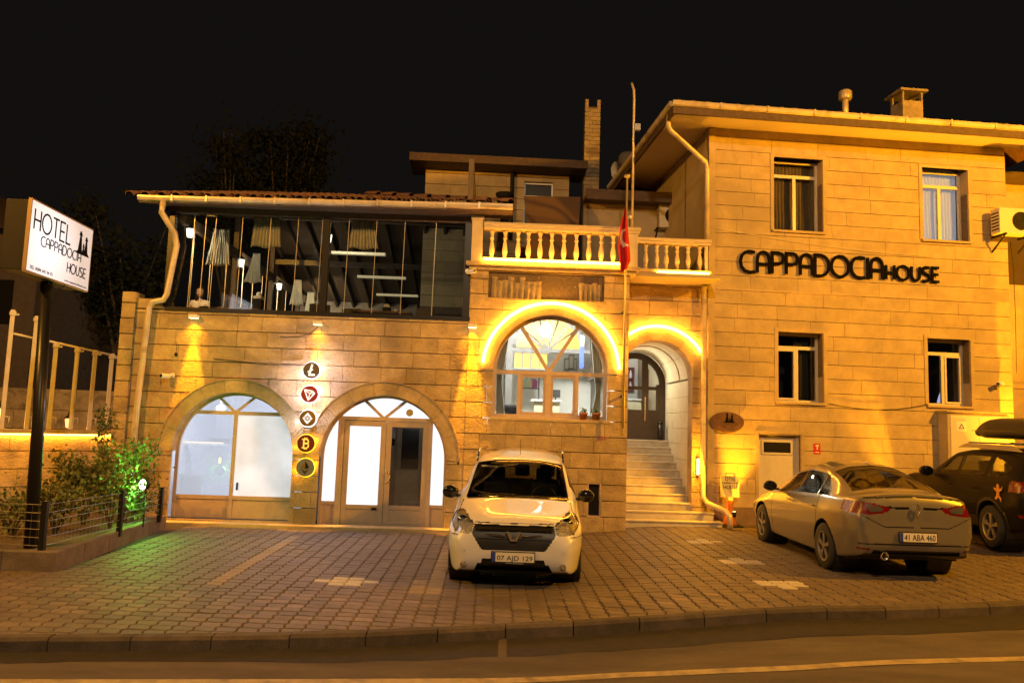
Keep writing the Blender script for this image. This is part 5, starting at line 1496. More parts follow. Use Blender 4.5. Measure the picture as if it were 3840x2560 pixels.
# security cameras
def cctv(frame, px, py, w, label, rz=0.0, s=1.0):
    q = frame.bp(px, py, w - .12)
    o = on(frame, 'security_camera', q[0], q[1], w - .12); tag(o, label, 'camera'); o.rotation_euler.z += rz
    MB().tube([(0, .12, .02), (0, .02, .03)], .015 * s).lathe([(.04 * s, .10), (.04 * s, .12)], (0, 0, .02), 12, 'y').build('bracket', M_white, o)
    MB().lathe([(.03 * s, .04), (.036 * s, .03), (.036 * s, -.13), (.03 * s, -.14)], (0, 0, 0), 14, 'y').build('housing', M_white, o, True)
    MB().lathe([(.026 * s, -.139), (.026 * s, -.143)], (0, 0, 0), 12, 'y').build('lens', M_black, o)
cctv(LF, 628, 1410, 0, 'white bullet camera beside the downpipe left of the first shop arch', -.5, 1.3)
cctv(LF, 1765, 1018, -.01, 'white bullet camera under the left end of the balcony', .6, 1.3)
cctv(RF, 3750, 1440, 0, 'dark bullet camera near the far corner of the hotel front', -.9, 1.3)
q = LF.bp(662, 1322, 0)
o = on(LF, 'wall_sensor', q[0], q[1], -.02); tag(o, 'tiny dark sensor hanging on a short wire above the first shop arch', 'sensor')
MB().lathe([(.012, 0), (.03, -.02), (.03, -.05), (.01, -.07)], n=10).build('head', M_dark, o, True); MB().tube([(0, 0, 0), (0, 0, .2)], .004).build('wire', M_dark, o)
# cables on the walls
def cable(pts, label, r=.006, mat=M_dark):
    o = MB().tube(pts, r, 6).build('cable', mat, None, True); tag(o, label, 'cable')
def sag(a, b, d, n=14): return [a.lerp(b, i / n) + Vector((0, 0, -d * 4 * (i / n) * (1 - i / n))) for i in range(n + 1)]
def on_w(fr, px, py, w): u, z = fr.bp(px, py, w); return fr.W(u, z, w)
cable([on_w(LF, px, py, -.03) for px, py in ((1050, 1262), (1120, 1262), (1165, 1248), (1192, 1225))], 'short black cable sagging to the middle wall lamp')
cable([on_w(LF, px, py, -.03) for px, py in ((800, 1344), (900, 1354), (1020, 1368), (1130, 1370))], 'thin black cable running along the stones to the topmost round sign')
cable(sag(on_w(RF, 3110, 1512, -.03), on_w(RF, 3480, 1515, -.03), .12), 'slack cable drooping between the two lower hotel windows')
cable(sag(on_w(RF, 2665, 850, -.04), on_w(RF, 3480, 960, -.04), .08), 'thin cable across the hotel front above the lettering', .004, M_pvc)
cable([on_w(RF, px, py, -.04) for px, py in ((3788, 905), (3800, 1000), (3808, 1180), (3812, 1400))], 'black cable running down the far corner under the outdoor unit')
cable([on_w(LF, px, py, .85) for px, py in ((2635, 1040), (2645, 1060), (2638, 1085), (2650, 1110), (2640, 1075), (2632, 1095))], 'tangle of black cable above the stair downpipe', .012)

# ---- wall washers
M_lampface = emat('lamp_face', (1.0, .80, .4), 4)
gw = 'downward wall lamps on the restaurant front'
for i, (px, py, lb) in enumerate(((727, 1186, 'small white wall lamp shining down by the left downpipe'), (1192, 1211, 'small white wall lamp shining down over the column of round signs'), (1772, 1222, 'small white wall lamp shining down left of the big lit arch'))):
    q = LF.bp(px, py, -.08)
    o = on(LF, 'wall_lamp', q[0], q[1], -.01); tag(o, lb, 'wall lamp', gw)
    MB().box(-.085, .085, -.13, 0, -.03, .035).build('housing', M_white, o, bevel=.008)
    MB().box(-.075, .075, -.12, -.02, -.038, -.031).build('lamp_face', M_lampface, o)
    lamp('wall_lamp_light', 'SPOT', LF.W(q[0], q[1] - .045, -.10), (1500, 1500, 1800)[i], AMBER, LF.W(q[0], q[1] - 3, .16), spot_size=math.radians(26), spot_blend=.45, shadow_soft_size=.04)
    lamp('wall_lamp_light', 'SPOT', LF.W(q[0], q[1] - .05, -.095), 40, AMBER, LF.W(q[0], q[1] - 3, -.045), spot_size=math.radians(110), spot_blend=.9, shadow_soft_size=.03)
# ---- uplights
gu_ = 'uplights at the foot of the walls'
for i, (fr, u, z, w, pw_, lb) in enumerate(((RF, .40, .48, -.30, 2600, 'amber uplight glowing behind the traffic cone sign'), (RF, 4.15, .45, -.42, 6000, 'amber uplight behind the silver sedan'), (RF, 6.35, .45, -.5, 5000, 'amber uplight at the far corner of the hotel behind the dark car'))):
    o = on(fr, 'uplight', u, z - .12, w); tag(o, lb, 'uplight', gu_)
    MB().lathe([(.05, 0), (.06, .02), (.06, .09), (.05, .10)], n=16).build('housing', M_dark, o, True); MB().lathe([(.045, .101), (.045, .105)], n=16).build('lens', M_glow, o)
    MB().lathe([(.02, -.25), (.02, 0)], n=8).build('stem', M_dark, o)
    lamp('uplight_light', 'SPOT', fr.W(u, z, w), pw_, AMBER, fr.W(u, z + 5, w + .12), spot_size=math.radians(84), spot_blend=1.0, shadow_soft_size=.05)
o = on(LF, 'jamb_lamp', 4.93, 1.3, .84); tag(o, 'vertical amber lamp on the right jamb of the entrance arch', 'lamp')
MB().lathe([(.02, -.16), (.026, -.14), (.026, .14), (.02, .16)], n=12).build('tube', emat('tube_amber', (1, .62, .22), 5), o, True); MB().box(-.02, .02, .02, .06, -.17, .17).build('holder', M_dark, o)
lamp('jamb_light', 'POINT', LF.W(4.93, 1.35, .70), 110, AMBER, shadow_soft_size=.05)
# under-roof amber light on the hotel eaves comes from the uplights; washer under the shop strip
# ================================================================== round coin signs
def disc_sign(px, py, rpx, back, glow, label, motif, name='round_sign'):
    q = LF.bp(px, py, -.09); r = abs(LF.bp(px + rpx, py, -.09)[0] - q[0])
    o = on(LF, name, q[0], q[1], -.09); tag(o, label, 'sign', 'round coin signs between the shop arches')
    MB().lathe([(r - .004, -.018), (r, -.014), (r, .03), (r - .01, .03)], n=40, axis='y').build('disc', back, o)
    MB().lathe([(r + .012, .032), (r + .012, .045)], n=40, axis='y').build('glow_ring', glow, o)
    motif(o, r)
    return o
Mg = pmat('disc_grey', (.10, .085, .085), .45); Mr = pmat('disc_red', (.30, .03, .02), .45); Mo = pmat('disc_gold', (.32, .17, .03), .45)
Mr2 = pmat('disc_brick', (.26, .035, .015), .45); Mgr = pmat('disc_silver', (.30, .27, .24), .4)
M_mw = pmat('motif_white', (.7, .7, .72), .5, emit=(.95, .93, 1), estr=.8); M_my = pmat('motif_yellow', (.7, .5, .08), .5, emit=(1, .72, .1), estr=.75)
Y_ = -.021
def m_l(o, r):
    mb = MB(); mb.bar((.10 * r, .72 * r), (-.22 * r, -.55 * r), .24 * r, .003, Y_)
    mb.bar((-.32 * r, -.56 * r), (.48 * r, -.56 * r), .26 * r, .003, Y_ - .001); mb.bar((-.42 * r, -.22 * r), (.22 * r, .10 * r), .14 * r, .003, Y_ - .002)
    mb.build('motif', M_mw, o)
def m_t(o, r):
    mb = MB(); P_ = [(-.60, .50), (.32, .36), (.62, .10), (-.10, -.72)]; c = (.05, .05)
    for i in range(4): a, b = P_[i], P_[(i + 1) % 4]; mb.bar((a[0] * r, a[1] * r), (b[0] * r, b[1] * r), .14 * r, .003, Y_ - .0006 * i)
    for i, a in enumerate(P_): mb.bar((a[0] * r, a[1] * r), (c[0] * r, c[1] * r), .10 * r, .003, Y_ - .003 - .0006 * i)
    mb.build('motif', M_mw, o)
def m_b(o, r):
    def dia(cx, cy, s): return [(cx * r - s * r, cy * r), (cx * r, cy * r - s * r), (cx * r + s * r, cy * r), (cx * r, cy * r + s * r)]
    mb = MB()
    for i, (cx, cy, s) in enumerate(((0, 0, .17), (-.42, 0, .19), (.42, 0, .19))): mb.prism(dia(cx, cy, s), Y_ - .003, Y_)
    mb.prism([(-.40 * r, .26 * r), (-.24 * r, .12 * r), (0, .36 * r), (.24 * r, .12 * r), (.40 * r, .26 * r), (0, .70 * r)], Y_ - .003, Y_)
    mb.prism([(-.40 * r, -.26 * r), (0, -.70 * r), (.40 * r, -.26 * r), (.24 * r, -.12 * r), (0, -.36 * r), (-.24 * r, -.12 * r)], Y_ - .003, Y_)
    mb.build('motif', M_mw, o)
def m_bt(o, r):
    mb = MB(); mb.bar((-.22 * r, .48 * r), (-.22 * r, -.48 * r), .17 * r, .003, Y_)
    for zc_, rr_ in ((.23, .25), (-.23, .28)):
        n = 10; pts = [(-.22 * r, (zc_ + rr_) * r), (.06 * r, (zc_ + rr_) * r)] + [((.06 + rr_ * sn(math.pi * k / n)) * r, (zc_ + rr_ * cs(math.pi * k / n)) * r) for k in range(1, n)] + [(.06 * r, (zc_ - rr_) * r), (-.22 * r, (zc_ - rr_) * r)]
        for i in range(len(pts) - 1): mb.bar(pts[i], pts[i + 1], .15 * r, .003, Y_ - .0004 * i - (.006 if zc_ < 0 else 0))
    for x_ in (-.10, .12):
        for s_ in (1, -1): mb.bar((x_ * r, s_ * .46 * r), (x_ * r, s_ * .68 * r), .12 * r, .003, Y_ - .012)
    mb.bar((-.42 * r, .48 * r), (-.2 * r, .48 * r), .13 * r, .003, Y_ - .013); mb.bar((-.42 * r, -.48 * r), (-.2 * r, -.48 * r), .13 * r, .003, Y_ - .013)
    mb.build('motif', M_my, o)
def m_e(o, r):
    d1 = pmat('motif_brown', (.10, .04, .01), .5); d2 = pmat('motif_black', (.012, .01, .01), .5); d3 = pmat('motif_gold', (.35, .16, .02), .5)
    MB().prism([(0, .72 * r), (-.46 * r, .02 * r), (0, -.2 * r)], Y_ - .003, Y_).build('motif_left', d3, o)
    MB().prism([(0, .72 * r), (.46 * r, .02 * r), (0, -.2 * r)], Y_ - .003, Y_).build('motif_right', d2, o)
    MB().prism([(-.46 * r, -.12 * r), (0, -.38 * r), (.46 * r, -.12 * r), (0, -.76 * r)], Y_ - .003, Y_).build('motif_base', d1, o)
disc_sign(1168, 1388, 31, Mg, M_ledw, 'topmost round sign, dark grey with a white barred L, between the shop arches', m_l)
disc_sign(1161, 1477, 32, Mr, M_ledw, 'red round sign with a white faceted triangle, second from the top', m_t)
disc_sign(1154, 1568, 31, Mo, M_ledw, 'gold round sign with white diamonds in the middle of the column', m_b)
disc_sign(1147, 1662, 33, Mr2, M_ledy, 'brick red round sign with a yellow barred B, second from the bottom', m_bt)
disc_sign(1145, 1752, 34, Mgr, M_ledy, 'lowest round sign, silver with a dark double pyramid', m_e)
for (px, py, pw_, col) in ((1168, 1388, 16, (.74, .70, 1)), (1161, 1477, 13, (.74, .70, 1)), (1154, 1568, 9, (.8, .75, 1)), (1147, 1662, 2.2, AMBER), (1145, 1752, 2.5, AMBER)):
    q = LF.bp(px, py, -.05); 
    for a in (20, 200):
        lamp('sign_light', 'POINT', LF.W(q[0] + .20 * cs(math.radians(a)), q[1] + .20 * sn(math.radians(a)), -.06), pw_ * 1.9, col, shadow_soft_size=.015)

# ================================================================== flag, poles, number plate
fpole = LF.bp(2336, 1605, -.30); ftop = LF.bp(2344, 668, -.30)
o = on(LF, 'flagpole', fpole[0], 0, -.30); tag(o, 'slim yellow-lit flagpole fixed to the corner of the bay', 'flagpole')
M_pole = pmat('brass_pole', (.55, .45, .22), .35, .5)
MB().tube([(0, 0, fpole[1]), (.0, 0, ftop[1])], [.026, .019], 12).build('pole', M_pole, o, True)
MB().lathe([(.02, 0), (.06, .02), (.06, .06), (.02, .07)], (0, 0, ftop[1]), 16).build('finial', M_pole, o, True)
for z in (2.6, 4.2, 5.4): MB().box(-.02, .02, 0, .30, z, z + .03).build('bracket', M_dark, o)
def flag():
    pts_l = [(2343, 780), (2325, 850), (2316, 925), (2322, 985), (2326, 1025)]
    pts_r = [(2346, 780), (2354, 850), (2362, 925), (2366, 975), (2352, 1005)]
    n = 36; m = 26; vs = []; uv = []
    for j in range(n + 1):
        t = j / n * 4; k = min(int(t), 3); f = t - k
        a = LF.bp(pts_l[k][0] + (pts_l[k + 1][0] - pts_l[k][0]) * f, pts_l[k][1] + (pts_l[k + 1][1] - pts_l[k][1]) * f, -.36)
        b = LF.bp(pts_r[k][0] + (pts_r[k + 1][0] - pts_r[k][0]) * f, pts_r[k][1] + (pts_r[k + 1][1] - pts_r[k][1]) * f, -.36)
        for i in range(m + 1):
            s = i / m
            vs.append((a[0] + (b[0] - a[0]) * s, -.36 - .05 * sn(s * 9.5 + j * .05) - .02 * sn(s * 21), a[1] + (b[1] - a[1]) * s))
    fs = [(j * (m + 1) + i, j * (m + 1) + i + 1, (j + 1) * (m + 1) + i + 1, (j + 1) * (m + 1) + i) for j in range(n) for i in range(m)]
    return vs, fs, n, m
vs, fs, n_, m_ = flag()
me = bpy.data.meshes.new('flag'); me.from_pydata(vs, [], fs)
mr_ = pmat('flag_red', (.50, .008, .012), .75); mw_ = pmat('flag_white', (.75, .68, .6), .75)
# crescent seen foreshortened in the folds
cuv = LF.bp(2341, 890, -.36); ov_c = (cuv[0], cuv[1])
me.materials.append(mr_); me.materials.append(mw_)
for p in me.polygons:
    c = p.center; dx = (c.x - ov_c[0] - .03) / .115; dz = (c.z - ov_c[1]) / .185
    dx2 = (c.x - ov_c[0] - .075) / .105; dz2 = (c.z - ov_c[1] - .015) / .155
    if dx * dx + dz * dz < 1 and dx2 * dx2 + dz2 * dz2 > 1 and dx < .45: p.material_index = 1
o = link_mesh('flag', me, None, None, True); o.location = LF.W(0, 0, 0); o.rotation_euler = (0, 0, LF.yaw)
tag(o, 'red flag with white crescent hanging folded from the flagpole on the bay', 'flag')
q = LF.bp(2257, 1642, -.02)
o = on(LF, 'house_number', q[0], q[1], -.02); tag(o, 'tiny dark red number plate low on the bay between window and stairs', 'number plate')
MB().box(-.062, .062, 0, .008, -.036, .036).build('plate', pmat('plate_red', (.30, .03, .02), .5), o)
font_text('number', '610', .055, M_white, o, (0, -.003, -.02), width=.09)
# cellar window grille & frame (beside the van)
cw = on(LF, 'cellar_window', 2.62, .35, .03); cw.parent = None; tag(cw, 'small dark cellar window low on the bay behind the van mirror', 'window')
MB().box(.0, .26, .1, .12, 0, .63).build('pane', M_black, cw); MB().box(.0, .02, -.03, .1, 0, .63).box(.23, .26, -.03, .1, 0, .63).box(.02, .23, -.03, .1, .61, .63).box(.02, .23, -.03, .1, 0, .02).build('frame', M_frame, cw)

# ================================================================== traffic cone with board
c0 = gpt(2735, 1972)
cn = empty('traffic_cone', c0, RF.yaw); tag(cn, 'worn orange traffic cone with reflective band carrying a small board', 'traffic cone')
M_cone = pmat('faded_orange', (.30, .07, .02), .6, var=.25, scale=10)
MB().prism([(-.21, -.21), (.21, -.21), (.21, .21), (-.21, .21)], 0, .03, 'z').build('base', M_dark, cn, bevel=.01)
MB().lathe([(.15, .03), (.13, .06), (.035, .62), (.03, .62)], n=24).build('body', M_cone, cn, True)
MB().lathe([(.101, .22), (.078, .36)], n=24).build('reflective_band', pmat('band', (.6, .5, .45), .4), cn, True)
bd_ = empty('notice_board', c0 + Vector((0, -.04, .52)), RF.yaw); tag(bd_, 'cream board reading OTEL CAPPADOCIA HOUSE standing on the traffic cone', 'sign')
M_cream = pmat('cream_board', (.62, .55, .36), .6, var=.12, scale=7, dirt_or_shade=(.35, .25, .12), dscale=5)
MB().box(-.19, .19, -.012, .012, .05, .46).build('board', M_cream, bd_, bevel=.006)
mb = MB(); mb.box(-.10, -.08, -.01, .01, .46, .50).box(.08, .10, -.01, .01, .46, .50).box(-.10, .10, -.01, .01, .50, .52); mb.build('handle', M_cream, bd_)
MB().box(-.05, .05, -.04, .05, -.02, .06).build('socket', M_cream, bd_)
font_text('lettering', 'OTEL', .11, M_ink, bd_, (0, -.015, .365), width=.22, height=.075)
font_text('lettering', 'CAPPADOCIA', .05, M_ink, bd_, (0, -.015, .305), width=.32, height=.035)
font_text('lettering', 'HOUSE', .11, M_ink, bd_, (0, -.015, .205), width=.28, height=.075)

# ================================================================== hotel pylon sign
M_box = pmat('sign_box', (.014, .012, .012), .6, spec=.2, var=.2, scale=4)
s0 = at(112, 870, 10.0); s1 = at(339, 976, 11.69)
sc_ = (s0 + s1) / 2; yaw_s = math.atan2(s1.y - s0.y, s1.x - s0.x)
Ls = (s1 - s0).to_2d().length; Hs = .94; sc_.z = 4.31
sgn = empty('hotel_sign', sc_, yaw_s); tag(sgn, 'illuminated white HOTEL CAPPADOCIA HOUSE box sign on a dark post at the left', 'sign')
MB().box(-Ls / 2, Ls / 2, .012, .34, -Hs / 2, Hs / 2).build('box', M_box, sgn, bevel=.01)
MB().box(-Ls / 2 - .01, Ls / 2 + .01, -.0, .05, Hs / 2, Hs / 2 + .02).box(-Ls / 2 - .01, Ls / 2 + .01, -.0, .05, -Hs / 2 - .02, -Hs / 2).box(Ls / 2, Ls / 2 + .015, 0, .05, -Hs / 2, Hs / 2).box(-Ls / 2 - .015, -Ls / 2, 0, .05, -Hs / 2, Hs / 2).build('rim', pmat('rim_metal', (.35, .25, .14), .4, .4), sgn)
M_sface = bpy.data.materials.new('lit_sign_face'); M_sface.use_nodes = True
nt = M_sface.node_tree; b_ = nt.nodes['Principled BSDF']; b_.inputs['Base Color'].default_value = (.6, .62, .66, 1); b_.inputs['Roughness'].default_value = .3
# one tube behind the near half of the face
tc = nt.nodes.new('ShaderNodeTexCoord'); vm = nt.nodes.new('ShaderNodeVectorMath'); vm.operation = 'DISTANCE'; vm.inputs[1].default_value = (-Ls * .24, 0, -.02)
nt.links.new(tc.outputs['Object'], vm.inputs[0]); mr = nt.nodes.new('ShaderNodeMapRange'); mr.inputs[1].default_value = .12; mr.inputs[2].default_value = 1.0; mr.inputs[3].default_value = 1.0; mr.inputs[4].default_value = .36
nt.links.new(vm.outputs['Value'], mr.inputs[0]); b_.inputs['Emission Color'].default_value = (.80, .84, .95, 1); nt.links.new(mr.outputs[0], b_.inputs['Emission Strength'])
MB().box(-Ls / 2, Ls / 2, 0, .01, -Hs / 2, Hs / 2).build('face', M_sface, sgn)
stroke_text(sgn, 'HOTEL', -Ls / 2 + .07, .10, .27, .026, .004, M_ink, width=.98)
stroke_text(sgn, 'CAPPADOCIA', -Ls / 2 + .28, -.085, .135, .016, .004, M_ink, width=1.12)
stroke_text(sgn, 'HOUSE', -Ls / 2 + 1.02, -.30, .14, .017, .004, M_ink, width=.56)
emblem(sgn, Ls / 2 - .27, .03, .34, -.001, M_ink)
font_text('telephone_line', 'TEL: 0384 341 24 15', .07, M_ink, sgn, (-Ls / 2 + .36, -.002, -.435), width=.58, height=.045)
font_text('website_line', 'www.cappadociahouse.com', .05, M_ink, sgn, (Ls / 2 - .38, -.002, -.44), width=.66, height=.032)
pb = gpt(115, 2050, .18); pt = at(190, 1075, sc_.y)
MB().tube([(0, .17, -Hs / 2 - .02), tuple(Matrix.Rotation(-yaw_s, 3, 'Z') @ (Vector((pb.x, pb.y, .1)) - sc_))], [.075, .085], 16).build('post', M_black, sgn, True)
MB().tube([(-.1, .1, -Hs / 2 - .01), (0, .12, -Hs / 2 - .09), (.25, .12, -Hs / 2 - .06), (.4, .1, -Hs / 2)], .008).build('cable', M_dark, sgn)
lamp('sign_glow', 'AREA', sgn.location + Vector((.12, 0, 0)), 9, (.85, .9, 1), sgn.location + Vector((2, 0, -.2)), shape='RECTANGLE', size=Ls, size_y=Hs)

# ================================================================== boundary wall on the left
w1 = at(488, 1655, 15.4)
WL = Frame(w1.x, w1.y, 41)
bw_ = on(WL, 'boundary_wall', 0, 0, 0); tag(bw_, 'low stone wall with a glowing light strip under its coping at the left', 'wall'); bw_['stone_count'] = 0
zt = 1.62
masonry(bw_, -6.0, .35, [-.05, .30, .62, .94, 1.26, 1.56], [], 0, .06, M_stone, lens=(.9, 1.4), gapz=.008)
MB().box(-6, .35, .03, .28, -.2, 1.55).build('wall_core', M_mortar, bw_)
i = -6.0
while i < .35:
    MB().box(i + .003, min(i + .9, .36) - .003, -.07, .32, 1.58, zt + .03).build('coping_stone', M_stone2, bw_, bevel=.006); i += .9
o = MB().box(-6, .25, -.062, -.036, 1.545, 1.572).build('wall_light_strip', M_led); o.location = WL.W(0, 0, 0); o.rotation_euler = (0, 0, WL.yaw)
tag(o, 'glowing amber light strip under the coping of the left boundary wall', 'light strip', 'amber light strips outlining the arches and balconies')
o = on(WL, 'wall_lamp', -2.75, 1.3, -.03); tag(o, 'amber wall lamp low on the left boundary wall behind the sign post', 'wall lamp')
MB().box(-.06, .06, -.08, 0, -.03, .05).build('housing', M_white, o, bevel=.006); MB().box(-.05, .05, -.075, -.01, -.034, -.0305).build('lamp_face', M_glow, o)
lamp('wall_lamp_light', 'POINT', WL.W(-2.75, 1.1, -.25), 14, AMBER, shadow_soft_size=.04)
# railing uprights
gr_ = 'tall white posts of the terrace railing'
pd = ['first post from the left edge, taller and free-standing', 'second post from the left edge, close left of the sign post', 'third post, just right of the sign post', 'fourth post, behind the red lantern', 'fifth post, middle of the right run', 'sixth post, second from the building', 'last post, next to the stone building']
rail = on(WL, 'terrace_railing', 0, 0, 0); tag(rail, 'white steel railing of tall posts and a top rail on the left boundary wall', 'railing')
M_rail = pmat('railing_white', (.55, .50, .45), .5, var=.1, scale=6)
tops = []
for i, (xt, yt, xb) in enumerate(((35, 1160, 16), (130, 1184, 104), (205, 1282, 186), (290, 1300, 264), (355, 1312, 334), (418, 1325, 397), (477, 1342, 455))):
    d = ray((xt + xb) / 2, 1500); n3 = WL.n
    ub, zb0 = WL.bp(xb, 1640, .12); ut, ztp = WL.bp(xt, yt, .12)
    pu = (ub + ut) / 2
    f = empty('post', (pu, .12, 0), 0, rail)
    MB().box(-.035, .035, -.03, .03, zt + .03, ztp).build('upright', M_rail, f, bevel=.006)
    MB().box(-.05, .05, -.045, .045, ztp - .10, ztp - .03).tube([(0, -.0, ztp - .08), (.10, -.02, ztp - .08)], .022).build('clamp', M_rail, f)
    MB().tube([(.035, -.02, zt + .25), (.10, -.04, zt + .25), (.10, -.04, zt + .14)], .012, 8).build('hook', M_rail, f, True)
    tops.append((pu, ztp))
def rpt(px, py): return WL.bp(px, py, .12)
a, b = rpt(35, 1247), rpt(146, 1272); c, d = rpt(172, 1276), rpt(490, 1347)
MB().tube([(a[0], .12, a[1]), (b[0], .12, b[1])], .022).build('top_rail', M_rail, rail, True)
MB().tube([(c[0], .12, c[1]), (d[0], .12, d[1])], .022).build('top_rail', M_rail, rail, True)
# lanterns of the terrace
def wl_lantern(px, py, w, label, glass, power, col, s):
    u, z = WL.bp(px, py, w); lantern_kind('terrace_lantern', WL.W(u, z, w), WL.yaw, label, 'small lanterns on the left terrace', glass, power, col, s, (0, 1))
wl_lantern(258, 1583, .9, 'small lit red lantern behind the terrace railing', emat('lantern_red', (1, .25, .08), 4), 10, (1, .35, .12), 1.0)
wl_lantern(-2, 1548, .7, 'yellow lantern cut by the left edge of the picture', emat('lantern_yellow', (1, .62, .15), 5), 12, (1, .5, .1), 1.1)
# back terrace wall
tf = Frame(-11.0, 20.5, 3)
tw_ = on(tf, 'terrace_wall', 0, 0, 0); tag(tw_, 'dim grey stone wall behind the terrace railing', 'wall'); tw_['stone_count'] = 0
masonry(tw_, -8, 3.2, [0, .5, 1.0, 1.5, 2.0, 2.55], [], 0, .06, M_oldstone, lens=(.8, 1.4))
MB().box(-8, 3.2, .03, .3, -.3, 2.5).build('wall_core', M_mortar, tw_)
for i, (px, py) in enumerate(((395, 1590), (430, 1610))):
    u, z = WL.bp(px, py, .5); o = on(WL, 'potted_plant', u, zt + .0, .5); tag(o, ('leggy potted plant on the terrace behind the railing, left of two', 'low potted plant on the terrace behind the railing, right of two')[i], 'plant', 'potted plants on the terrace')
    MB().lathe([(.06, -.1), (.08, .08), (.09, .08)], n=14).build('pot', M_terra, o, True)
    leaves('foliage', M_leaf, o, [(R.gauss(0, .09), R.gauss(0, .09), R.uniform(.1, .45)) for _ in range(90)], .07, .6, i + 40)
MB().box(-8, 3, -5.2, 0, 1.3, 1.35)
tg = sheet('terrace_ground', lambda a, b: tuple(WL.W(-8 + 12 * a, 1.50, .32 + 7 * b)), 2, 2, M_earth)

# ================================================================== planter with shrubs
P0, P1, P2, P3 = [Vector((p.x, p.y, 0)) for p in PLA]
P3 = Vector((LF.W(-6.1, 0, -.05).x - .05, P3.y, 0)) if False else P3
plt_ = empty('planter', (0, 0, 0)); tag(plt_, 'raised concrete planter bed edged by a low kerb wall at the left', 'planter')
hp = .235; tk = .13
def wall_seg(a, b, h0, h1, name, n):
    d = (b - a).normalized(); nn = Vector((-d.y, d.x, 0))
    for i in range(n):
        p = a.lerp(b, i / n) + d * .003; q = a.lerp(b, (i + 1) / n) - d * .003
        hh = h0 + (h1 - h0) * (i + .5) / n
        vs = [p, q, q + nn * tk, p + nn * tk]
        MB().add([(v.x, v.y, -.1) for v in vs] + [(v.x, v.y, hh + R.uniform(-.004, .004)) for v in vs], [(0, 3, 2, 1), (4, 5, 6, 7), (0, 1, 5, 4), (1, 2, 6, 5), (2, 3, 7, 6), (3, 0, 4, 7)]).build(name, M_concrete, plt_, bevel=.012)
wall_seg(P0, P1, hp, hp, 'edge_block', 3); wall_seg(P1, P2, hp, hp, 'edge_block', 1); wall_seg(P2, P3, hp, hp * .8, 'edge_block', 5)
pts = [P0, P1, P2, P3, WL.W(.3, 0, -.02), WL.W(-6, 0, -.02), Vector((-14, 10.3, 0))]
me = bpy.data.meshes.new('soil'); me.from_pydata([(p.x, p.y, .17) for p in pts], [], [tuple(range(len(pts)))]); link_mesh('soil', me, M_earth, plt_)
# wire fence
wf_ = empty('wire_fence', (0, 0, 0)); tag(wf_, 'low dark wire fence on short posts along the planter edge', 'fence')
fp = [(-150, 2040), (155, 2062), (447, 1985), (598, 1935)]
FP = [gpt(px, py, hp) for px, py in fp]; hts = [.60, .62, .60, .50]
for p, h in zip(FP, hts): MB().box(p.x - .035, p.x + .035, p.y - .03, p.y + .03, p.z - .1, p.z + h).build('post', M_black, wf_)
M_wire = pmat('wire', (.25, .24, .22), .35, .6)
for a, b, ha, hb in zip(FP, FP[1:], hts, hts[1:]):
    for k in range(6):
        f = .08 + .84 * k / 5
        MB().tube([a + Vector((0, 0, ha * f)), b + Vector((0, 0, hb * f))], .0045, 5).build('wire', M_wire, wf_)
    mb = MB(); n = int((b - a).length / .09)
    for i in range(1, n):
        p = a.lerp(b, i / n); h = ha + (hb - ha) * i / n; mb.tube([p + Vector((0, 0, .03)), p + Vector((0, 0, h * .93))], .0022, 4)
    tag(mb.build('upright_wires', M_wire, wf_), kind='stuff')
# shrubs
M_rose = pmat('rose_leaf', (.11, .12, .03), .5, var=.5, scale=25)
M_stem = pmat('stem', (.07, .05, .025), .8)
gs = 'rose bushes in the planter'
def shrub(px, py, Y, rx, rz_, n, label, seed, size=.075, ry=None, mat=None, group=gs):
    c = at(px, py, Y); r = random.Random(seed); gz = .17
    o = empty('rose_bush', (c.x, c.y, gz)); tag(o, label, 'shrub', group)
    pts = []; mb = MB(); hc = c.z - gz
    tips = []
    for k in range(11):
        a = r.uniform(0, 6.28); e = Vector((cs(a) * rx * r.uniform(.3, .95), sn(a) * (ry or rx) * r.uniform(.3, .9), hc + rz_ * r.uniform(-.3, .95)))
        m1 = Vector((e.x * .35 + r.uniform(-.05, .05), e.y * .35, e.z * .5)); mb.tube([(0, 0, -.05), m1, e], [.014, .009, .004], 5); tips.append((m1, e))
    mb.build('stem', M_stem, o)
    cl = [(m1.lerp(e, r.uniform(.45, 1.05)), r.uniform(.07, .16)) for m1, e in tips for _ in range(5)]
    for _ in range(n):
        c_, s_ = r.choice(cl); pts.append(tuple(c_ + Vector((r.gauss(0, s_), r.gauss(0, s_), r.gauss(0, s_ * .8)))))
    leaves('foliage', mat or M_rose, o, [p for p in pts if p[2] > .02], size, .5, seed)
shrub(55, 1905, 11.6, .42, .24, 800, 'low thin rose bush left of the sign post', 1)
shrub(215, 1880, 11.9, .36, .28, 900, 'rose bush just right of the sign post foot', 2)
shrub(325, 1800, 12.9, .52, .42, 2300, 'full rose bush in the middle of the planter with warm lit leaves', 3)
shrub(425, 1840, 12.6, .42, .40, 1500, 'rose bush behind the second fence post', 4)
shrub(470, 1760, 13.5, .48, .42, 2000, 'tall rose bush before the green light, leaves lit pale green', 5)
shrub(515, 1885, 13.5, .30, .26, 1000, 'small bush under the green floodlight', 6)
vine = (LF.W(-6.32, 0, -.15))
o = empty('climbing_plant', (vine.x, vine.y, .17)); tag(o, 'climbing plant growing up the left corner of the stone building', 'plant')
mb = MB(); mb.tube([(0, 0, 0), (.02, -.02, .7), (-.04, 0, 1.2), (.05, 0, 1.9)], [.015, .012, .009, .004], 5).build('stem', M_stem, o)
leaves('foliage', M_leaf, o, [(R.gauss(-.02, .10 if z < 1 else .07), R.gauss(-.06, .05), z + R.gauss(0, .05)) for z in [R.uniform(.25, 1.9) for _ in range(420)]], .075, .4, 77)
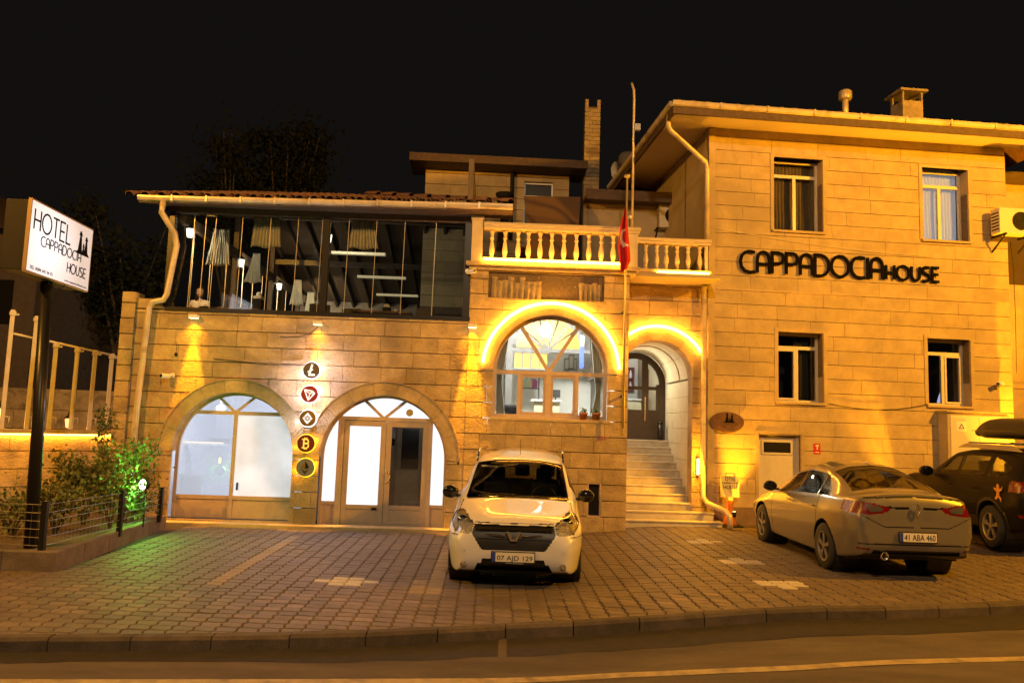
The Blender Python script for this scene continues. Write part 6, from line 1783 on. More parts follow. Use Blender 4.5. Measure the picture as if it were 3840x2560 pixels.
# green floodlight
gc_ = at(545, 1815, 13.0)
o = empty('garden_floodlight', gc_, -.5); tag(o, 'dazzling green floodlight on a spike at the right end of the planter', 'floodlight')
MB().lathe([(.05, .05), (.085, .03), (.095, -.04), (.09, -.05)], n=18, axis='y').build('housing', M_dark, o, True); MB().lathe([(.085, -.051), (.08, -.058)], n=18, axis='y').build('lens', emat('green_lens', (.8, 1.0, .7), 8), o)
MB().tube([(0, .02, -.03), (0, .02, -(gc_.z - .15))], .012).build('spike', M_dark, o)
for (dx, dy) in ((.0, -.10),):
    lamp('green_light', 'POINT', gc_ + Vector((dx, dy, .02)), 150, (.20, 1.0, .10), shadow_soft_size=.06)
p_ = gpt(545, 2000)
lamp('green_beam', 'SPOT', gc_ + Vector((.03, -.1, .05)), 800, (.45, 1.0, .30), p_, spot_size=math.radians(22), spot_blend=.9, shadow_soft_size=.04)
o = empty('green_meter_box', gpt(590, 1945), LF.yaw); tag(o, 'dark box standing at the end of the planter beside the floodlight', 'box')
MB().box(-.13, .10, -.05, .12, 0, .42).build('body', M_black, o); MB().box(-.15, .12, -.07, .14, .42, .45).build('lid', M_black, o)

# ================================================================== rear buildings
BH = Frame(0, 21.5, 3)
def bq(px, py, w=0): return BH.bp(px, py, w)
rh = on(BH, 'rear_house', 0, 0, 0); tag(rh, 'dim upper storey of a stone house rising behind the pavilion roof', 'building'); rh['stone_count'] = 0
a = bq(1597, 636); b = bq(2135, 668)
wa = bq(1966, 680); wb_ = bq(2072, 850)
H1 = rect_hole(wa[0], wb_[0], wb_[1], wa[1]); zz = [5.2 + .32 * i for i in range(20)]; zz = [z for z in zz if z < a[1] - .05] + [a[1]]
masonry(rh, a[0], b[0], zz, [H1], 0, .05, M_stone2, lens=(.7, 1.1))
mb = MB(); core(mb, a[0], b[0], [5.0, a[1]], [H1], .03, .3); mb.build('wall', M_mortar, rh)
q0, q1 = bq(1545, 586), bq(2190, 622)
MB().box(q0[0], q1[0], -.7, .6, a[1] + .02, a[1] + .10).box(q0[0], q1[0], -.78, -.70, a[1] + .0, a[1] + .22).build('eave', M_fasc, rh)
M_dtile = pmat('dark_tile', (.07, .04, .03), .9, var=.3)
MB().add([(q0[0], -.78, a[1] + .22), (q1[0], -.78, a[1] + .22), (q1[0] - 1, 2, a[1] + .9), (q0[0] + 1, 2, a[1] + .9)], [(0, 1, 2, 3)]).build('roof', M_dtile, rh)
mb = MB(); t = .05; u0, u1, z0_, z1_ = wa[0], wb_[0], wb_[1], wa[1]
mb.box(u0, u0 + t, .1, .16, z0_, z1_).box(u1 - t, u1, .1, .16, z0_, z1_).box(u0, u1, .101, .159, z1_ - t, z1_).box(u0, u1, .101, .159, z1_ - .45, z1_ - .38).box((u0 + u1) / 2 - .03, (u0 + u1) / 2 + .03, .102, .158, z0_, z1_ - .45)
win_ = mb.build('window', M_white, rh); MB().box(u0 + .01, u1 - .01, .17, .18, z0_, z1_).build('pane', M_black, win_)
MB().tube([(bq(1923, 620)[0], -.1, bq(1923, 620)[1]), (bq(1918, 760)[0], -.1, bq(1918, 900)[1])], .06).build('downpipe', M_dark, rh)
c = bq(1893, 745, -1.5)
o = on(BH, 'chimney_pot', c[0], c[1] - .2, -1.5); tag(o, 'dark metal chimney pot with a flat cowl before the rear house', 'chimney')
MB().tube([(0.0, 0, -.6), (.03, 0, .15)], .11, 12).build('pipe', M_dark, o, True); MB().lathe([(.12, .15), (.25, .28), (.25, .33), (.1, .36)], n=14).build('cowl', M_dark, o, True)
# chimney stack
a = bq(2196, 372); b = bq(2246, 690)
o = on(BH, 'tall_chimney', (a[0] + b[0]) / 2, b[1] - 1.0, 0); tag(o, 'tall narrow brick chimney between flagpole and rear house', 'chimney'); o['stone_count'] = 0
W_ = (b[0] - a[0]) / 2; Hc = a[1] - b[1] + 1.0
MB().box(-W_ + .02, W_ - .02, .02, 2 * W_ - .02, 0, Hc - .22).build('core', M_mortar, o)
k = 0
while k * .12 < Hc - .32:
    for sx in ((-W_, -.005), (.005, W_)) if k % 2 else ((-W_, -W_ * .35), (-W_ * .35 + .01, W_)):
        MB().box(sx[0], sx[1], R.uniform(-.01, .004), .05, k * .12 + .006, k * .12 + .112).build('brick', M_oldstone, o)
    k += 1
for sx in (-W_, W_ - .09): MB().box(sx, sx + .09, 0, .09, Hc - .3, Hc).build('corner_peg', M_oldstone, o)
# white block behind the balcony
SB = Frame(0, 18.6, 3)
def sq(px, py, w=0): return SB.bp(px, py, w)
a = sq(2206, 762); b = sq(2500, 950)
o = on(SB, 'terrace_annex', 0, 0, 0); tag(o, 'plastered annex wall with dark eave behind the right balusters', 'building')
MB().box(a[0], b[0] + .2, 0, .3, 5.0, a[1]).build('wall', M_plaster, o)
q0, q1 = sq(2195, 715), sq(2500, 745)
MB().box(q0[0] - .05, q1[0], -.5, .4, a[1] + .0, a[1] + .08).box(q0[0] - .05, q1[0], -.56, -.5, a[1] - .05, a[1] + .2).build('eave', M_fasc, o)
MB().add([(q0[0] - .05, -.56, a[1] + .2), (q1[0], -.56, a[1] + .2), (q1[0], 1.5, a[1] + .75), (q0[0] + .4, 1.5, a[1] + .75)], [(0, 1, 2, 3)]).build('roof', M_dtile, o)
MB().box(a[0] - .12, a[0] - .02, -.05, .2, 5.0, a[1]).build('corner_post', M_stone2, o)
MB().add([(sq(1985, 0)[0], -.2, sq(1985, 745)[1]), (sq(2190, 0)[0], -.2, sq(2190, 748)[1]), (sq(2150, 0)[0], -1.8, 5.3), (sq(2010, 0)[0], -1.8, 5.3)], [(0, 1, 2, 3)]).build('awning', pmat('awning_cloth', (.12, .07, .045), .9), o)
q = sq(2503, 862, -.05)
o = on(SB, 'air_conditioner', q[0], q[1] - .0, -.02); tag(o, 'outdoor air conditioner on the annex wall above the right balusters', 'air conditioner'); ac_unit(o, .52, .60, .26)
# antenna mast and dish
q = LF.bp(2369, 930, 1.4); qt = LF.bp(2363, 312, 1.4)
o = on(LF, 'antenna_mast', q[0], 5.0, 1.4); tag(o, 'thin tall steel mast rising from the balcony beside the flagpole', 'mast')
mb = MB(); mb.tube([(0, 0, 0), (0, 0, qt[1] - 5.35), (-.01, 0, qt[1] - 5.15), (-.06, 0, qt[1] - 5)], .026, 10).build('pole', M_gutter, o, True)
q = LF.bp(2374, 478, 1.4); MB().box(.02, .14, -.05, .05, q[1] - 5.07, q[1] - 4.93).build('junction_box', M_white, o)
q = SB.bp(2312, 650, 1); o = on(SB, 'satellite_dish', q[0], q[1], 1.0); tag(o, 'dim satellite dish on the dark roof behind the mast', 'satellite dish'); o.rotation_euler.z += .7
MB().lathe([(.30, -.06), (.24, -.02), (.12, .01), (.0101, .015)], n=24, axis='y').build('dish', M_plastic, o, True); MB().tube([(0, .02, 0), (0, .1, -.6)], .02).tube([(0, 0, -.28), (0, -.3, -.05)], .01).build('arm', M_dark, o)
q = SB.bp(2345, 620, 1.2); o = on(SB, 'water_tank', q[0] + .1, q[1] - .5, 1.2); tag(o, 'dim grey water tank on the roof left of the hotel eaves', 'water tank')
MB().lathe([(.28, -.2), (.28, .75), (.22, .82), (.08, .84)], n=24).build('body', pmat('tank_grey', (.12, .11, .11), .5), o, True); MB().box(-.3, .3, -.3, .3, -.9, -.2).build('stand', M_dark, o)
# small camera-like spotlight under left of right balcony rail
q = LF.bp(2362, 815, .3); o = on(LF, 'small_spotlight', q[0], q[1], .3); tag(o, 'tiny pale spotlight on the balcony right of the flag', 'spotlight')
MB().lathe([(.03, -.05), (.04, .03), (.02, .05)], n=14, axis='y').build('head', M_white, o, True); MB().tube([(0, 0, 0), (0, 0, -.2)], .01).build('stem', M_dark, o)

# neighbour house and dark trees
nh_ = at(0, 1000, 24)
o = empty('neighbour_house', (nh_.x, 24, 0)); tag(o, 'barely visible dark house behind the hotel sign', 'building')
M_nh = pmat('dark_render', (.10, .075, .06), .9, var=.2)
MB().box(-9, 1.2, 0, 8, 0, 7.6).build('wall', M_nh, o); MB().add([(-9, -.6, 7.5), (1.8, -.6, 7.5), (1.8, 8.6, 7.5), (-9, 8.6, 7.5), (-3.0, 4, 9.8), (-9, 4, 9.8)], [(0, 1, 4, 5), (1, 2, 4), (2, 3, 5, 4)]).build('roof', M_dtile, o)
for x_ in (-3.0, .0): MB().box(x_ - .5, x_ + .5, -.02, .02, 4.6, 6).build('window', M_black, o)
def tree(px, py, Y, rx, rz_, n, label, seed):
    c = at(px, py, Y); r = random.Random(seed)
    o = empty('dark_tree', (c.x, c.y, 0)); tag(o, label, 'tree', 'dark trees behind the restaurant')
    mb = MB(); mb.tube([(0, 0, -.4), (.1, 0, c.z * .45), (0, 0, c.z * .8)], [.22, .16, .08], 8); ends = []
    for k in range(16):
        a = r.uniform(0, 6.28); e = Vector((cs(a) * rx * r.uniform(.3, 1), sn(a) * rx * r.uniform(.3, 1), c.z + rz_ * r.uniform(-.8, 1))); s = Vector((0, 0, c.z * r.uniform(.4, .75)))
        mb.tube([s, s.lerp(e, .5) + Vector((0, 0, .2)), e], [.07, .04, .015], 5); ends.append((s, e))
    mb.build('trunk', M_stem, o)
    cl = [(s.lerp(e, r.uniform(.5, 1.05)), r.uniform(.22, .5)) for s, e in ends for _ in range(4)]
    pts = []
    for _ in range(n):
        c_, s_ = r.choice(cl); pts.append(tuple(c_ + Vector((r.gauss(0, s_), r.gauss(0, s_), r.gauss(0, s_)))))
    leaves('crown', pmat('night_leaf', (.014, .017, .010), .9, var=.4, spec=.1), o, pts, .22, .3, seed)
tree(880, 650, 30, 1.9, 1.3, 4200, 'dark tree left of two rising over the pavilion roof', 21)
tree(1085, 620, 31, 1.8, 1.5, 4200, 'dark tree right of two rising over the pavilion roof', 22)
tree(480, 1000, 27, 1.6, 1.7, 4200, 'dark tree between the hotel sign and the pavilion', 23)
q = at(72, 763, 23.8)
for dx in (0, .14):
    pass
# ================================================================== vehicles
def smooth(v, k):
    if k <= 0: return v
    x = np.arange(-3 * k, 3 * k + 1); g_ = np.exp(-.5 * (x / k) ** 2); g_ /= g_.sum()
    p = np.concatenate([2 * v[0] - v[1:3 * k + 1][::-1], v, 2 * v[-1] - v[-3 * k - 1:-1][::-1]])
    return np.convolve(p, g_, 'valid')
M_tyre = pmat('tyre_rubber', (.018, .017, .016), .8, bump=.2, bscale=80)
M_rim = pmat('alloy_rim', (.38, .36, .33), .3, .7)
M_chrome = pmat('chrome', (.75, .73, .70), .12, 1.0)
M_lining = pmat('cabin_lining', (.025, .022, .02), .8)
M_seat = pmat('seat_cloth', (.03, .028, .026), .85)
M_carglass = glassmat('car_glass', (.42, .43, .40), .015, .07, .7)
M_clearcar = glassmat('clear_car_glass', (.78, .78, .75), .015, .05, .5)
M_carglass_d = glassmat('tinted_car_glass', (.28, .28, .27), .015, .08, .75)
M_lampglass = pmat('lamp_chrome', (.70, .66, .58), .22, .75, var=.6, scale=22, bump=1.0, bscale=16, coat=1, objspace=True)
M_trim = pmat('black_trim', (.012, .012, .012), .45)
M_gloss = pmat('gloss_black', (.008, .008, .008), .12, coat=.6)
M_plate = pmat('plate_white', (.62, .58, .48), .45)
M_blue = pmat('plate_blue', (.02, .04, .30), .45)
M_tail = pmat('tail_lens', (.13, .004, .004), .12, coat=1, bump=.3, bscale=25)

def wheel(root, x, y, r, side, steer=0.0, wdt=.205, spokes=5, style=0):
    """side: +1 outer face towards +x"""
    w = empty('wheel', (x, y, r), steer, root)
    tw = wdt / 2
    MB().lathe([(r * .62, -tw * .96), (r * .93, -tw), (r * .985, -tw * .82), (r, -tw * .5), (r, tw * .5), (r * .985, tw * .82), (r * .93, tw), (r * .62, tw * .96)], n=40, axis='x', caps=False).build('tyre', M_tyre, w, True, angle=50)
    s = side; rr = r * .64
    mb = MB(); mb.lathe([(rr, s * tw * .98), (rr * .93, s * tw * .93), (rr * .90, s * tw * .3), (rr * .9, -s * tw * .6)], n=36, axis='x', caps=False)
    mb.lathe([(rr * .17, s * tw * .9), (rr * .15, s * tw * .97), (rr * .02, s * tw * .98)], n=16, axis='x')
    for k in range(spokes):
        a = 2 * math.pi * k / spokes + .3
        for off in ((-.10, .10) if style == 0 else (0,)):
            c, d = cs(a + off), sn(a + off); t = Vector((0, -d, c)) ; rad = Vector((0, c, d))
            w0 = rr * (.055 if style == 0 else .12); w1_ = rr * (.06 if style == 0 else .09)
            A = rad * rr * .12; B = rad * rr * .93
            xo, xi = s * tw * .88, s * tw * .60
            V = []
            for p, ww in ((A, w0), (B, w1_)):
                for sg_ in (-1, 1):
                    for xx in (xo, xi): q = p + t * ww * sg_; V.append((xx, q.y, q.z))
            mb.add(V, [(0, 2, 6, 4), (1, 5, 7, 3), (0, 4, 5, 1), (2, 3, 7, 6), (0, 1, 3, 2), (4, 6, 7, 5)])
    mb.build('rim', M_rim, w, True, angle=35)
    MB().lathe([(rr * .88, -s * tw * .1), (rr * .88, -s * tw * .2)], n=24, axis='x').build('brake_disc', M_dark, w)
    return w

def in_poly(x, y, poly):
    c = False; n = len(poly); j = n - 1
    for i in range(n):
        xi, yi = poly[i]; xj, yj = poly[j]
        if (yi > y) != (yj > y) and x < (xj - xi) * (y - yi) / (yj - yi) + xi: c = not c
        j = i
    return c

SEP = {'side', 'light', 'lens', 'tail', 'fog', 'reflector', 'front_light', 'strip', 'clear', 'trim'}
class Car:
    """body grown from stations along its length; s = metres behind the front bumper. Local axes: x lateral, front towards -y"""
    def __init__(c, length, prof, nose, tail, sm=5):
        ds = .02
        s = np.arange(0, length + 1e-6, ds)
        keys = ['zb', 'wb', 'zm', 'wm', 'zs', 'ws', 'zr', 'wr', 'zt']
        c.S = {}
        for k in keys:
            a = np.array(prof[k], float); v = np.interp(s, a[:, 0], a[:, 1]); c.S[k] = smooth(v, prof.get('sm_' + k, sm))
        # cluster the stations at the ends
        L = length
        def ends(d): 
            f_ = np.linspace(0, 1, 34); return d['sz'] * (1 - (1 - f_ ** d['pz']) ** (1 / d['pz']))
        ea, eb = ends(nose), ends(tail)
        keep = lambda a: a[np.concatenate([[True], np.diff(a) > 1e-7])]
        ea, eb = keep(ea), keep(eb)
        ea = np.sort(np.concatenate([ea, np.arange(.06, nose['sz'], .02)])); eb = np.sort(np.concatenate([eb, np.arange(.06, tail['sz'], .02)]))
        e = np.concatenate([ea, np.arange(nose['sz'] + .014, L - tail['sz'] - .007, .0155), (L - eb)[::-1]])
        c.e = e; NT = 110
        pts = np.zeros((len(e), NT, 3))
        for i, q in enumerate(e):
            g_ = {k: float(np.interp(q, s, c.S[k])) for k in keys}
            def cap(dist, s0, p):
                t = max(0, 1 - dist / s0); return (1 - t ** p) ** (1 / p) if t < 1 else 0.0
            fz = min(cap(q, nose['sz'], nose['pz']), cap(L - q, tail['sz'], tail['pz']))
            fx = min(1 - (1 - cap(q, nose['sx'], nose['px'])) * nose['kx'], 1 - (1 - cap(L - q, tail['sx'], tail['px'])) * tail['kx'])
            zc = nose['zc'] if q < L / 2 else tail['zc']
            K = [(0, g_['zb']), (g_['wb'] * .97, g_['zb']), (g_['wb'], g_['zb'] + .04), (g_['wm'], g_['zm']), (g_['wm'] * .995, g_['zm'] + (g_['zs'] - g_['zm']) * .55), (g_['ws'], g_['zs']), (g_['wr'], g_['zr']), (g_['wr'] * .55, g_['zt'] - (g_['zt'] - g_['zr']) * .22), (0, g_['zt'])]
            K = np.array(K); t = np.linspace(0, len(K) - 1, NT)
            X = np.interp(t, np.arange(len(K)), K[:, 0]); Z = np.interp(t, np.arange(len(K)), K[:, 1])
            X = smooth(X, 2); Z = smooth(Z, 2); X[0] = 0; X[-1] = 0
            Z = zc + (Z - zc) * fz if fz < 1 else Z
            pts[i, :, 0] = X * fx; pts[i, :, 1] = q; pts[i, :, 2] = Z
        c.P = pts; c.NT = NT; c.t = np.linspace(0, 8, NT); c.L = L
    def split(c, root, classify, mats, lining=True, offsets={}):
        e, NT = c.e, c.NT
        P = c.P; n = len(e)
        V = np.concatenate([P, P[:, ::-1][:, 1:-1] * np.array([-1, 1, 1])], axis=1)     # closed ring
        M = V.shape[1]
        vid = lambda i, j: i * M + (j % M)
        tt = np.concatenate([c.t, c.t[::-1][1:-1]])
        groups = {}
        C = .25 * (V[:-1] + V[1:] + np.roll(V, -1, 1)[:-1] + np.roll(V, -1, 1)[1:])
        d1 = V[1:] - V[:-1]; d2 = np.roll(V, -1, 1)[:-1] - V[:-1]
        Nn = np.cross(d1, d2); Nn /= (np.linalg.norm(Nn, axis=2, keepdims=True) + 1e-9)
        sgn = np.sign((Nn * (C - np.array([0, 0, .6]) * 1 - np.stack([C[..., 0] * 0, C[..., 1], C[..., 2] * 0], -1))).sum(-1))
        for i in range(n - 1):
            for j in range(M):
                t_ = (tt[j] + tt[(j + 1) % M]) / 2
                x, s, z = C[i, j]
                k = classify(x, s, z, t_, Nn[i, j])
                if k: groups.setdefault(k, []).append((vid(i, j), vid(i + 1, j), vid(i + 1, j + 1), vid(i, j + 1)))
        VV = V.reshape(-1, 3)
        # vertex normals for offsets
        out = {}
        NV = np.zeros_like(VV)
        allf = [f for g_ in groups.values() for f in g_]
        A = np.array(allf); nn = np.cross(VV[A[:, 1]] - VV[A[:, 0]], VV[A[:, 3]] - VV[A[:, 0]])
        for k_ in range(4): np.add.at(NV, A[:, k_], nn)
        NV /= (np.linalg.norm(NV, axis=1, keepdims=True) + 1e-12)
        mid = VV.mean(0); 
        if ((VV - mid) * NV).sum() < 0: NV = -NV
        c.N = NV
        def mk(name, faces, off, mat):
            f = np.array(faces); u, inv = np.unique(f, return_inverse=True)
            me = bpy.data.meshes.new(name)
            me.from_pydata((VV[u] + NV[u] * off).tolist(), [], inv.reshape(f.shape).tolist())
            bm = bmesh.new(); bm.from_mesh(me)
            bmesh.ops.remove_doubles(bm, verts=bm.verts, dist=1e-5)
            bmesh.ops.recalc_face_normals(bm, faces=bm.faces); bm.to_mesh(me); bm.free()
            return link_mesh(name, me, mat, root, True)
        def islands(fcs):
            par = {}
            def fd(a):
                while par.setdefault(a, a) != a: par[a] = par[par[a]]; a = par[a]
                return a
            for f in fcs:
                for q in f[1:]: par[fd(f[0])] = fd(q)
            g_ = {}
            for f in fcs: g_.setdefault(fd(f[0]), []).append(f)
            return [v for v in g_.values() if len(v) > 8]
        for k, fcs in groups.items():
            nm, mat, off = mats[k]
            for part in (islands(fcs) if k in SEP else [fcs]): out[k] = mk(nm, part, off, mat)
        if lining and 'body' in groups:
            mk('cabin_lining', groups['body'], -.035, M_lining)
        return out

def seats(root, rows, w=.24, z=.28, hz=1.18):
    for s, n in rows:
        for k in range(n):
            x = (-.36, .36)[k] if n == 2 else (-.42, 0, .42)[k]
            st_ = empty('seat', (x, s, z), 0, root)
            MB().box(-w, w, -.25, .25, .0, .18).build('cushion', M_seat, st_, bevel=.04)
            MB().add([(-w, .22, .15), (w, .22, .15), (w * .85, .42, hz - z - .18), (-w * .85, .42, hz - z - .18), (-w, .34, .15), (w, .34, .15), (w * .85, .5, hz - z - .18), (-w * .85, .5, hz - z - .18)], [(0, 1, 2, 3), (7, 6, 5, 4), (0, 4, 5, 1), (2, 6, 7, 3), (1, 5, 6, 2), (3, 7, 4, 0)]).build('backrest', M_seat, st_, bevel=.03)
            MB().box(-.12, .12, .42, .51, hz - z - .14, hz - z + .05).build('headrest', M_seat, st_, bevel=.03)

def number_plate(root, text, y, z, face, h=.11, w=.52, tilt=0.0):
    """face -1: readable from -y"""
    p = empty('number_plate', (0, y, z), 0 if face < 0 else math.pi, root)
    MB().box(-w / 2 - .012, w / 2 + .012, .001, .012, -h / 2 - .012, h / 2 + .012).build('holder', M_trim, p)
    MB().box(-w / 2, w / 2, -.004, 0, -h / 2, h / 2).build('plate', M_plate, p)
    MB().box(-w / 2, -w / 2 + .045, -.0055, -.0042, -h / 2, h / 2).build('blue_band', M_blue, p)
    font_text('registration', text, .1, M_ink, p, (.022, -.0052, -h * .34), depth=.001, width=w * .84, height=h * .68)
    return p

# ---- white van-like people carrier, front view
prof = dict(
    zb=[(0, .20), (.6, .19), (.9, .22), (3.9, .22), (4.5, .30)],
    wb=[(0, .80), (.5, .83), (4.2, .82), (4.5, .78)],
    zm=[(0, .50), (1, .52), (4.5, .60)], wm=[(0, .86), (.35, .872), (2.2, .875), (4.2, .86), (4.5, .84)],
    zs=[(0, .72), (.12, .76), (.35, .84), (1.0, .97), (1.4, 1.03), (2.5, 1.05), (4.5, 1.06)],
    ws=[(0, .74), (.3, .78), (1.0, .80), (1.4, .83), (3.8, .82), (4.5, .78)],
    zr=[(0, .78), (.3, .85), (1.0, 1.0), (1.12, 1.04), (1.95, 1.47), (2.5, 1.55), (3.6, 1.55), (4.25, 1.49), (4.5, 1.12)],
    wr=[(0, .66), (.6, .72), (1.0, .75), (1.95, .655), (2.6, .63), (4.1, .61), (4.5, .66)],
    zt=[(0, .80), (.3, .90), (.98, 1.02), (1.08, 1.05), (1.95, 1.535), (2.5, 1.63), (3.3, 1.64), (4.2, 1.57), (4.45, 1.30), (4.5, 1.2)])
van = Car(4.5, prof, dict(sz=.24, pz=3.0, sx=.75, px=2.3, kx=.30, zc=.48), dict(sz=.2, pz=3.2, sx=.4, px=2.2, kx=.2, zc=.75), 4)
ax = [(.83, .325), (3.64, .325)]
def grille_poly(): return [(-.49, .79), (.49, .79), (.52, .68), (.40, .50), (.36, .485), (-.36, .485), (-.40, .50), (-.52, .68)]
GP = grille_poly()
LO = [(-.37, .385), (.37, .385), (.44, .30), (.54, .16), (-.54, .16), (-.44, .30)]
HLp = [(.50, .80), (.70, .93), (.80, .96), (.83, .90), (.82, .76), (.74, .685), (.56, .675), (.52, .70)]
def van_cls(x, s, z, t, N):
    ax_ = abs(x)
    if ax_ > .55:
        for a, r in ax:
            if (s - a) ** 2 + (z - r) ** 2 < .385 ** 2: return None
    if t < 1.2 and (z < .235 or .3 < s < 4.2): return 'under'
    if s < .60:
        if in_poly(ax_, z, HLp) and s < .62 : return 'light'
        if s < .26 and in_poly(x, z, GP): return 'grille'
        if s < .30 and in_poly(x, z, LO): return 'intake'
        if s < .5 and (ax_ - .61) ** 2 + (z - .30) ** 2 < .042 ** 2: return 'fog'
    if t > 6.12 and 1.06 < s < 1.93: return 'screen'
    if 1.0 < s < 1.09 and t > 6.2: return 'cowl'
    if 5.12 < t < 5.90:
        if 1.45 < s < 2.25 and (z - 1.06) < (s - 1.10) * .62: return 'side'
        if 2.33 < s < 3.15 or 3.23 < s < 4.05: return 'side'
        if 1.45 < s < 4.1 and t < 5.9 and (z - 1.02) < (s - 1.10) * .62: return 'trim'
    if t > 5.3 and s > 4.22 and 1.05 < z < 1.48 and ax_ < .60: return 'rear'
    if .24 < s < 1.0 and t > 5.3 and abs(ax_ - (.735 - .10 * max(0, .5 - s))) < .006: return 'gap'
    if s < .3 and ax_ < .50 and .802 < z < .812: return 'gap'
    if s < .75 and .70 < ax_ and abs(z - .655) < .005: return 'gap'
    if 1.0 < t < 5.1 and (abs(s - 1.28) < .006 or abs(s - 2.28) < .006 or abs(s - 3.2) < .006) and z > .3: return 'trim'
    return 'body'
M_vpaint = pmat('white_car_paint', (.58, .57, .57), .35, coat=.9, var=.03, scale=3)
vp = gpt(1930, 2160)
VAN = empty('parked_van', (.10, 9.72, .0), math.radians(-2.5))
VAN.rotation_euler = (0, math.radians(-.2), math.radians(-2.5))
tag(VAN, 'white people carrier parked nose out in front of the arched bay, registration 07 AJD 129', 'car')
out = van.split(VAN, van_cls, dict(body=('body', M_vpaint, 0), under=('underbody', M_trim, 0), light=('headlight_reflector', M_lampglass, -.02), grille=('grille_recess', M_trim, -.03), intake=('lower_intake', M_trim, -.05),
    fog=('fog_light', M_lampglass, -.006), screen=('windscreen', M_carglass, -.006), cowl=('cowl', M_trim, -.01), side=('side_window', M_carglass_d, -.006), trim=('window_trim', M_trim, -.003), rear=('rear_window', M_carglass, -.004), gap=('panel_gap_or_shade', M_dark, -.006)))
M_lens = glassmat('lamp_lens', (.92, .92, .92), .01, .12, .8)
# clear headlight lenses
van2 = van.split(VAN, lambda x, s, z, t, N: 'lens' if (s < .62 and in_poly(abs(x), z, HLp)) else None, dict(lens=('headlight_lens', M_lens, .002)), lining=False)
for sx in (-1, 1):
    hl = empty('headlight', (sx * .66, .16, .80), 0, VAN)
    MB().lathe([(.075, .10), (.055, .15), (.02, .17)], (0, 0, 0), 20, 'y').build('bowl', M_chrome, hl, True)
    MB().lathe([(.045, .12), (.035, .15)], (-sx * .12, -.04, -.02), 16, 'y').build('bowl', M_chrome, hl, True)
    MB().lathe([(.018, .09), (.01, .08)], (0, 0, 0), 10, 'y').build('bulb', M_chrome, hl, True)
    # mirrors
    mr_ = empty('door_mirror', (sx * .86, 1.30, 1.07), 0, VAN)
    MB().lathe([(.10, -.06), (.12, -.02), (.12, .05), (.10, .07)], n=20, axis='y').build('housing', M_gloss, mr_, True)
    for v in mr_.children[0].data.vertices: v.co.x = v.co.x * .95 + sx * .09; v.co.z *= .75
    MB().cbox((sx * -.02, .02, -.05), (.14, .05, .03)).build('arm', M_trim, mr_)
# grille bars with badge
mb = MB()
for z in (.765, .73, .62, .59, .56, .53): mb.box(-.47 + max(0, .66 - z) * .5, .47 - max(0, .66 - z) * .5, .035 + .0, .06, z - .006, z + .006)
mb.build('grille_bar', M_gloss, VAN)
mb = MB()
for sx in (-1, 1):
    pts = [(sx * x_, .045 + .10 * (abs(x_) / .5) ** 2.6 * 1.2 - .035, .668) for x_ in np.linspace(.10, .50, 12)]
    mb.tube(pts, .011, 6)
mb.build('chrome_bar', M_chrome, VAN, True)
bdg = empty('badge', (0, -.008, .665), 0, VAN)
MB().prism([(-.095, .055), (-.055, .055), (-.02, -.035), (.02, -.035), (.055, .055), (.095, .055), (.04, -.06), (-.04, -.06)], -.004, .03).build('emblem', M_chrome, bdg)
number_plate(VAN, '07 AJD 129', -.022, .415, -1)
MB().box(-.26, .26, -.018, -.008, .335, .352).build('plate_surround_text', M_trim, VAN); font_text('dealer_line', 'www.otomotiv', .03, M_white, VAN, (.02, -.019, .338), width=.22, height=.010)
for sx in (-1, 1):
    MB().tube([(sx * .64, 2.0, 1.47), (sx * .635, 2.12, 1.60), (sx * .63, 2.35, 1.635), (sx * .62, 3.6, 1.635), (sx * .61, 3.8, 1.54)], .018, 8).build('roof_rail', M_chrome, VAN, True)
MB().tube([(0, 2.10, 1.58), (-.01, 2.25, 1.80)], .004, 5).build('antenna', M_dark, VAN)
MB().tube([(-.55, 1.10, 1.045), (0.02, 1.20, 1.09)], .009, 6).tube([(.05, 1.08, 1.05), (.6, 1.16, 1.06)], .009, 6).build('wiper', M_trim, VAN, True)
seats(VAN, [(1.95, 2), (2.9, 3)], hz=1.32)
MB().box(-.72, .72, 1.15, 1.6, .62, .98).build('dashboard', M_trim, VAN, bevel=.04); MB().lathe([(.17, 0), (.185, .01), (.17, .02)], n=24, axis='y').build('steering_wheel', M_trim, VAN).location = (.36, 1.68, .98)
MB().box(-.10, .10, 1.85, 1.87, 1.40, 1.45).build('interior_mirror', M_trim, VAN)
MB().box(-.56, -.33, 1.80, 1.803, 1.395, 1.42).build('toll_sticker', M_plate, VAN)
MB().box(-.8, .8, .5, 4.2, .26, .30).build('floor_pan', M_trim, VAN)
for a, r in ax:
    for sx in (-1, 1):
        wheel(VAN, sx * .765, a, .315, sx, 0, .195, 6, 1)
        MB().lathe([(.39, -.18), (.39, .18)], (sx * .66, a, .325), 24, 'x', False).build('wheel_arch_liner', M_trim, VAN)

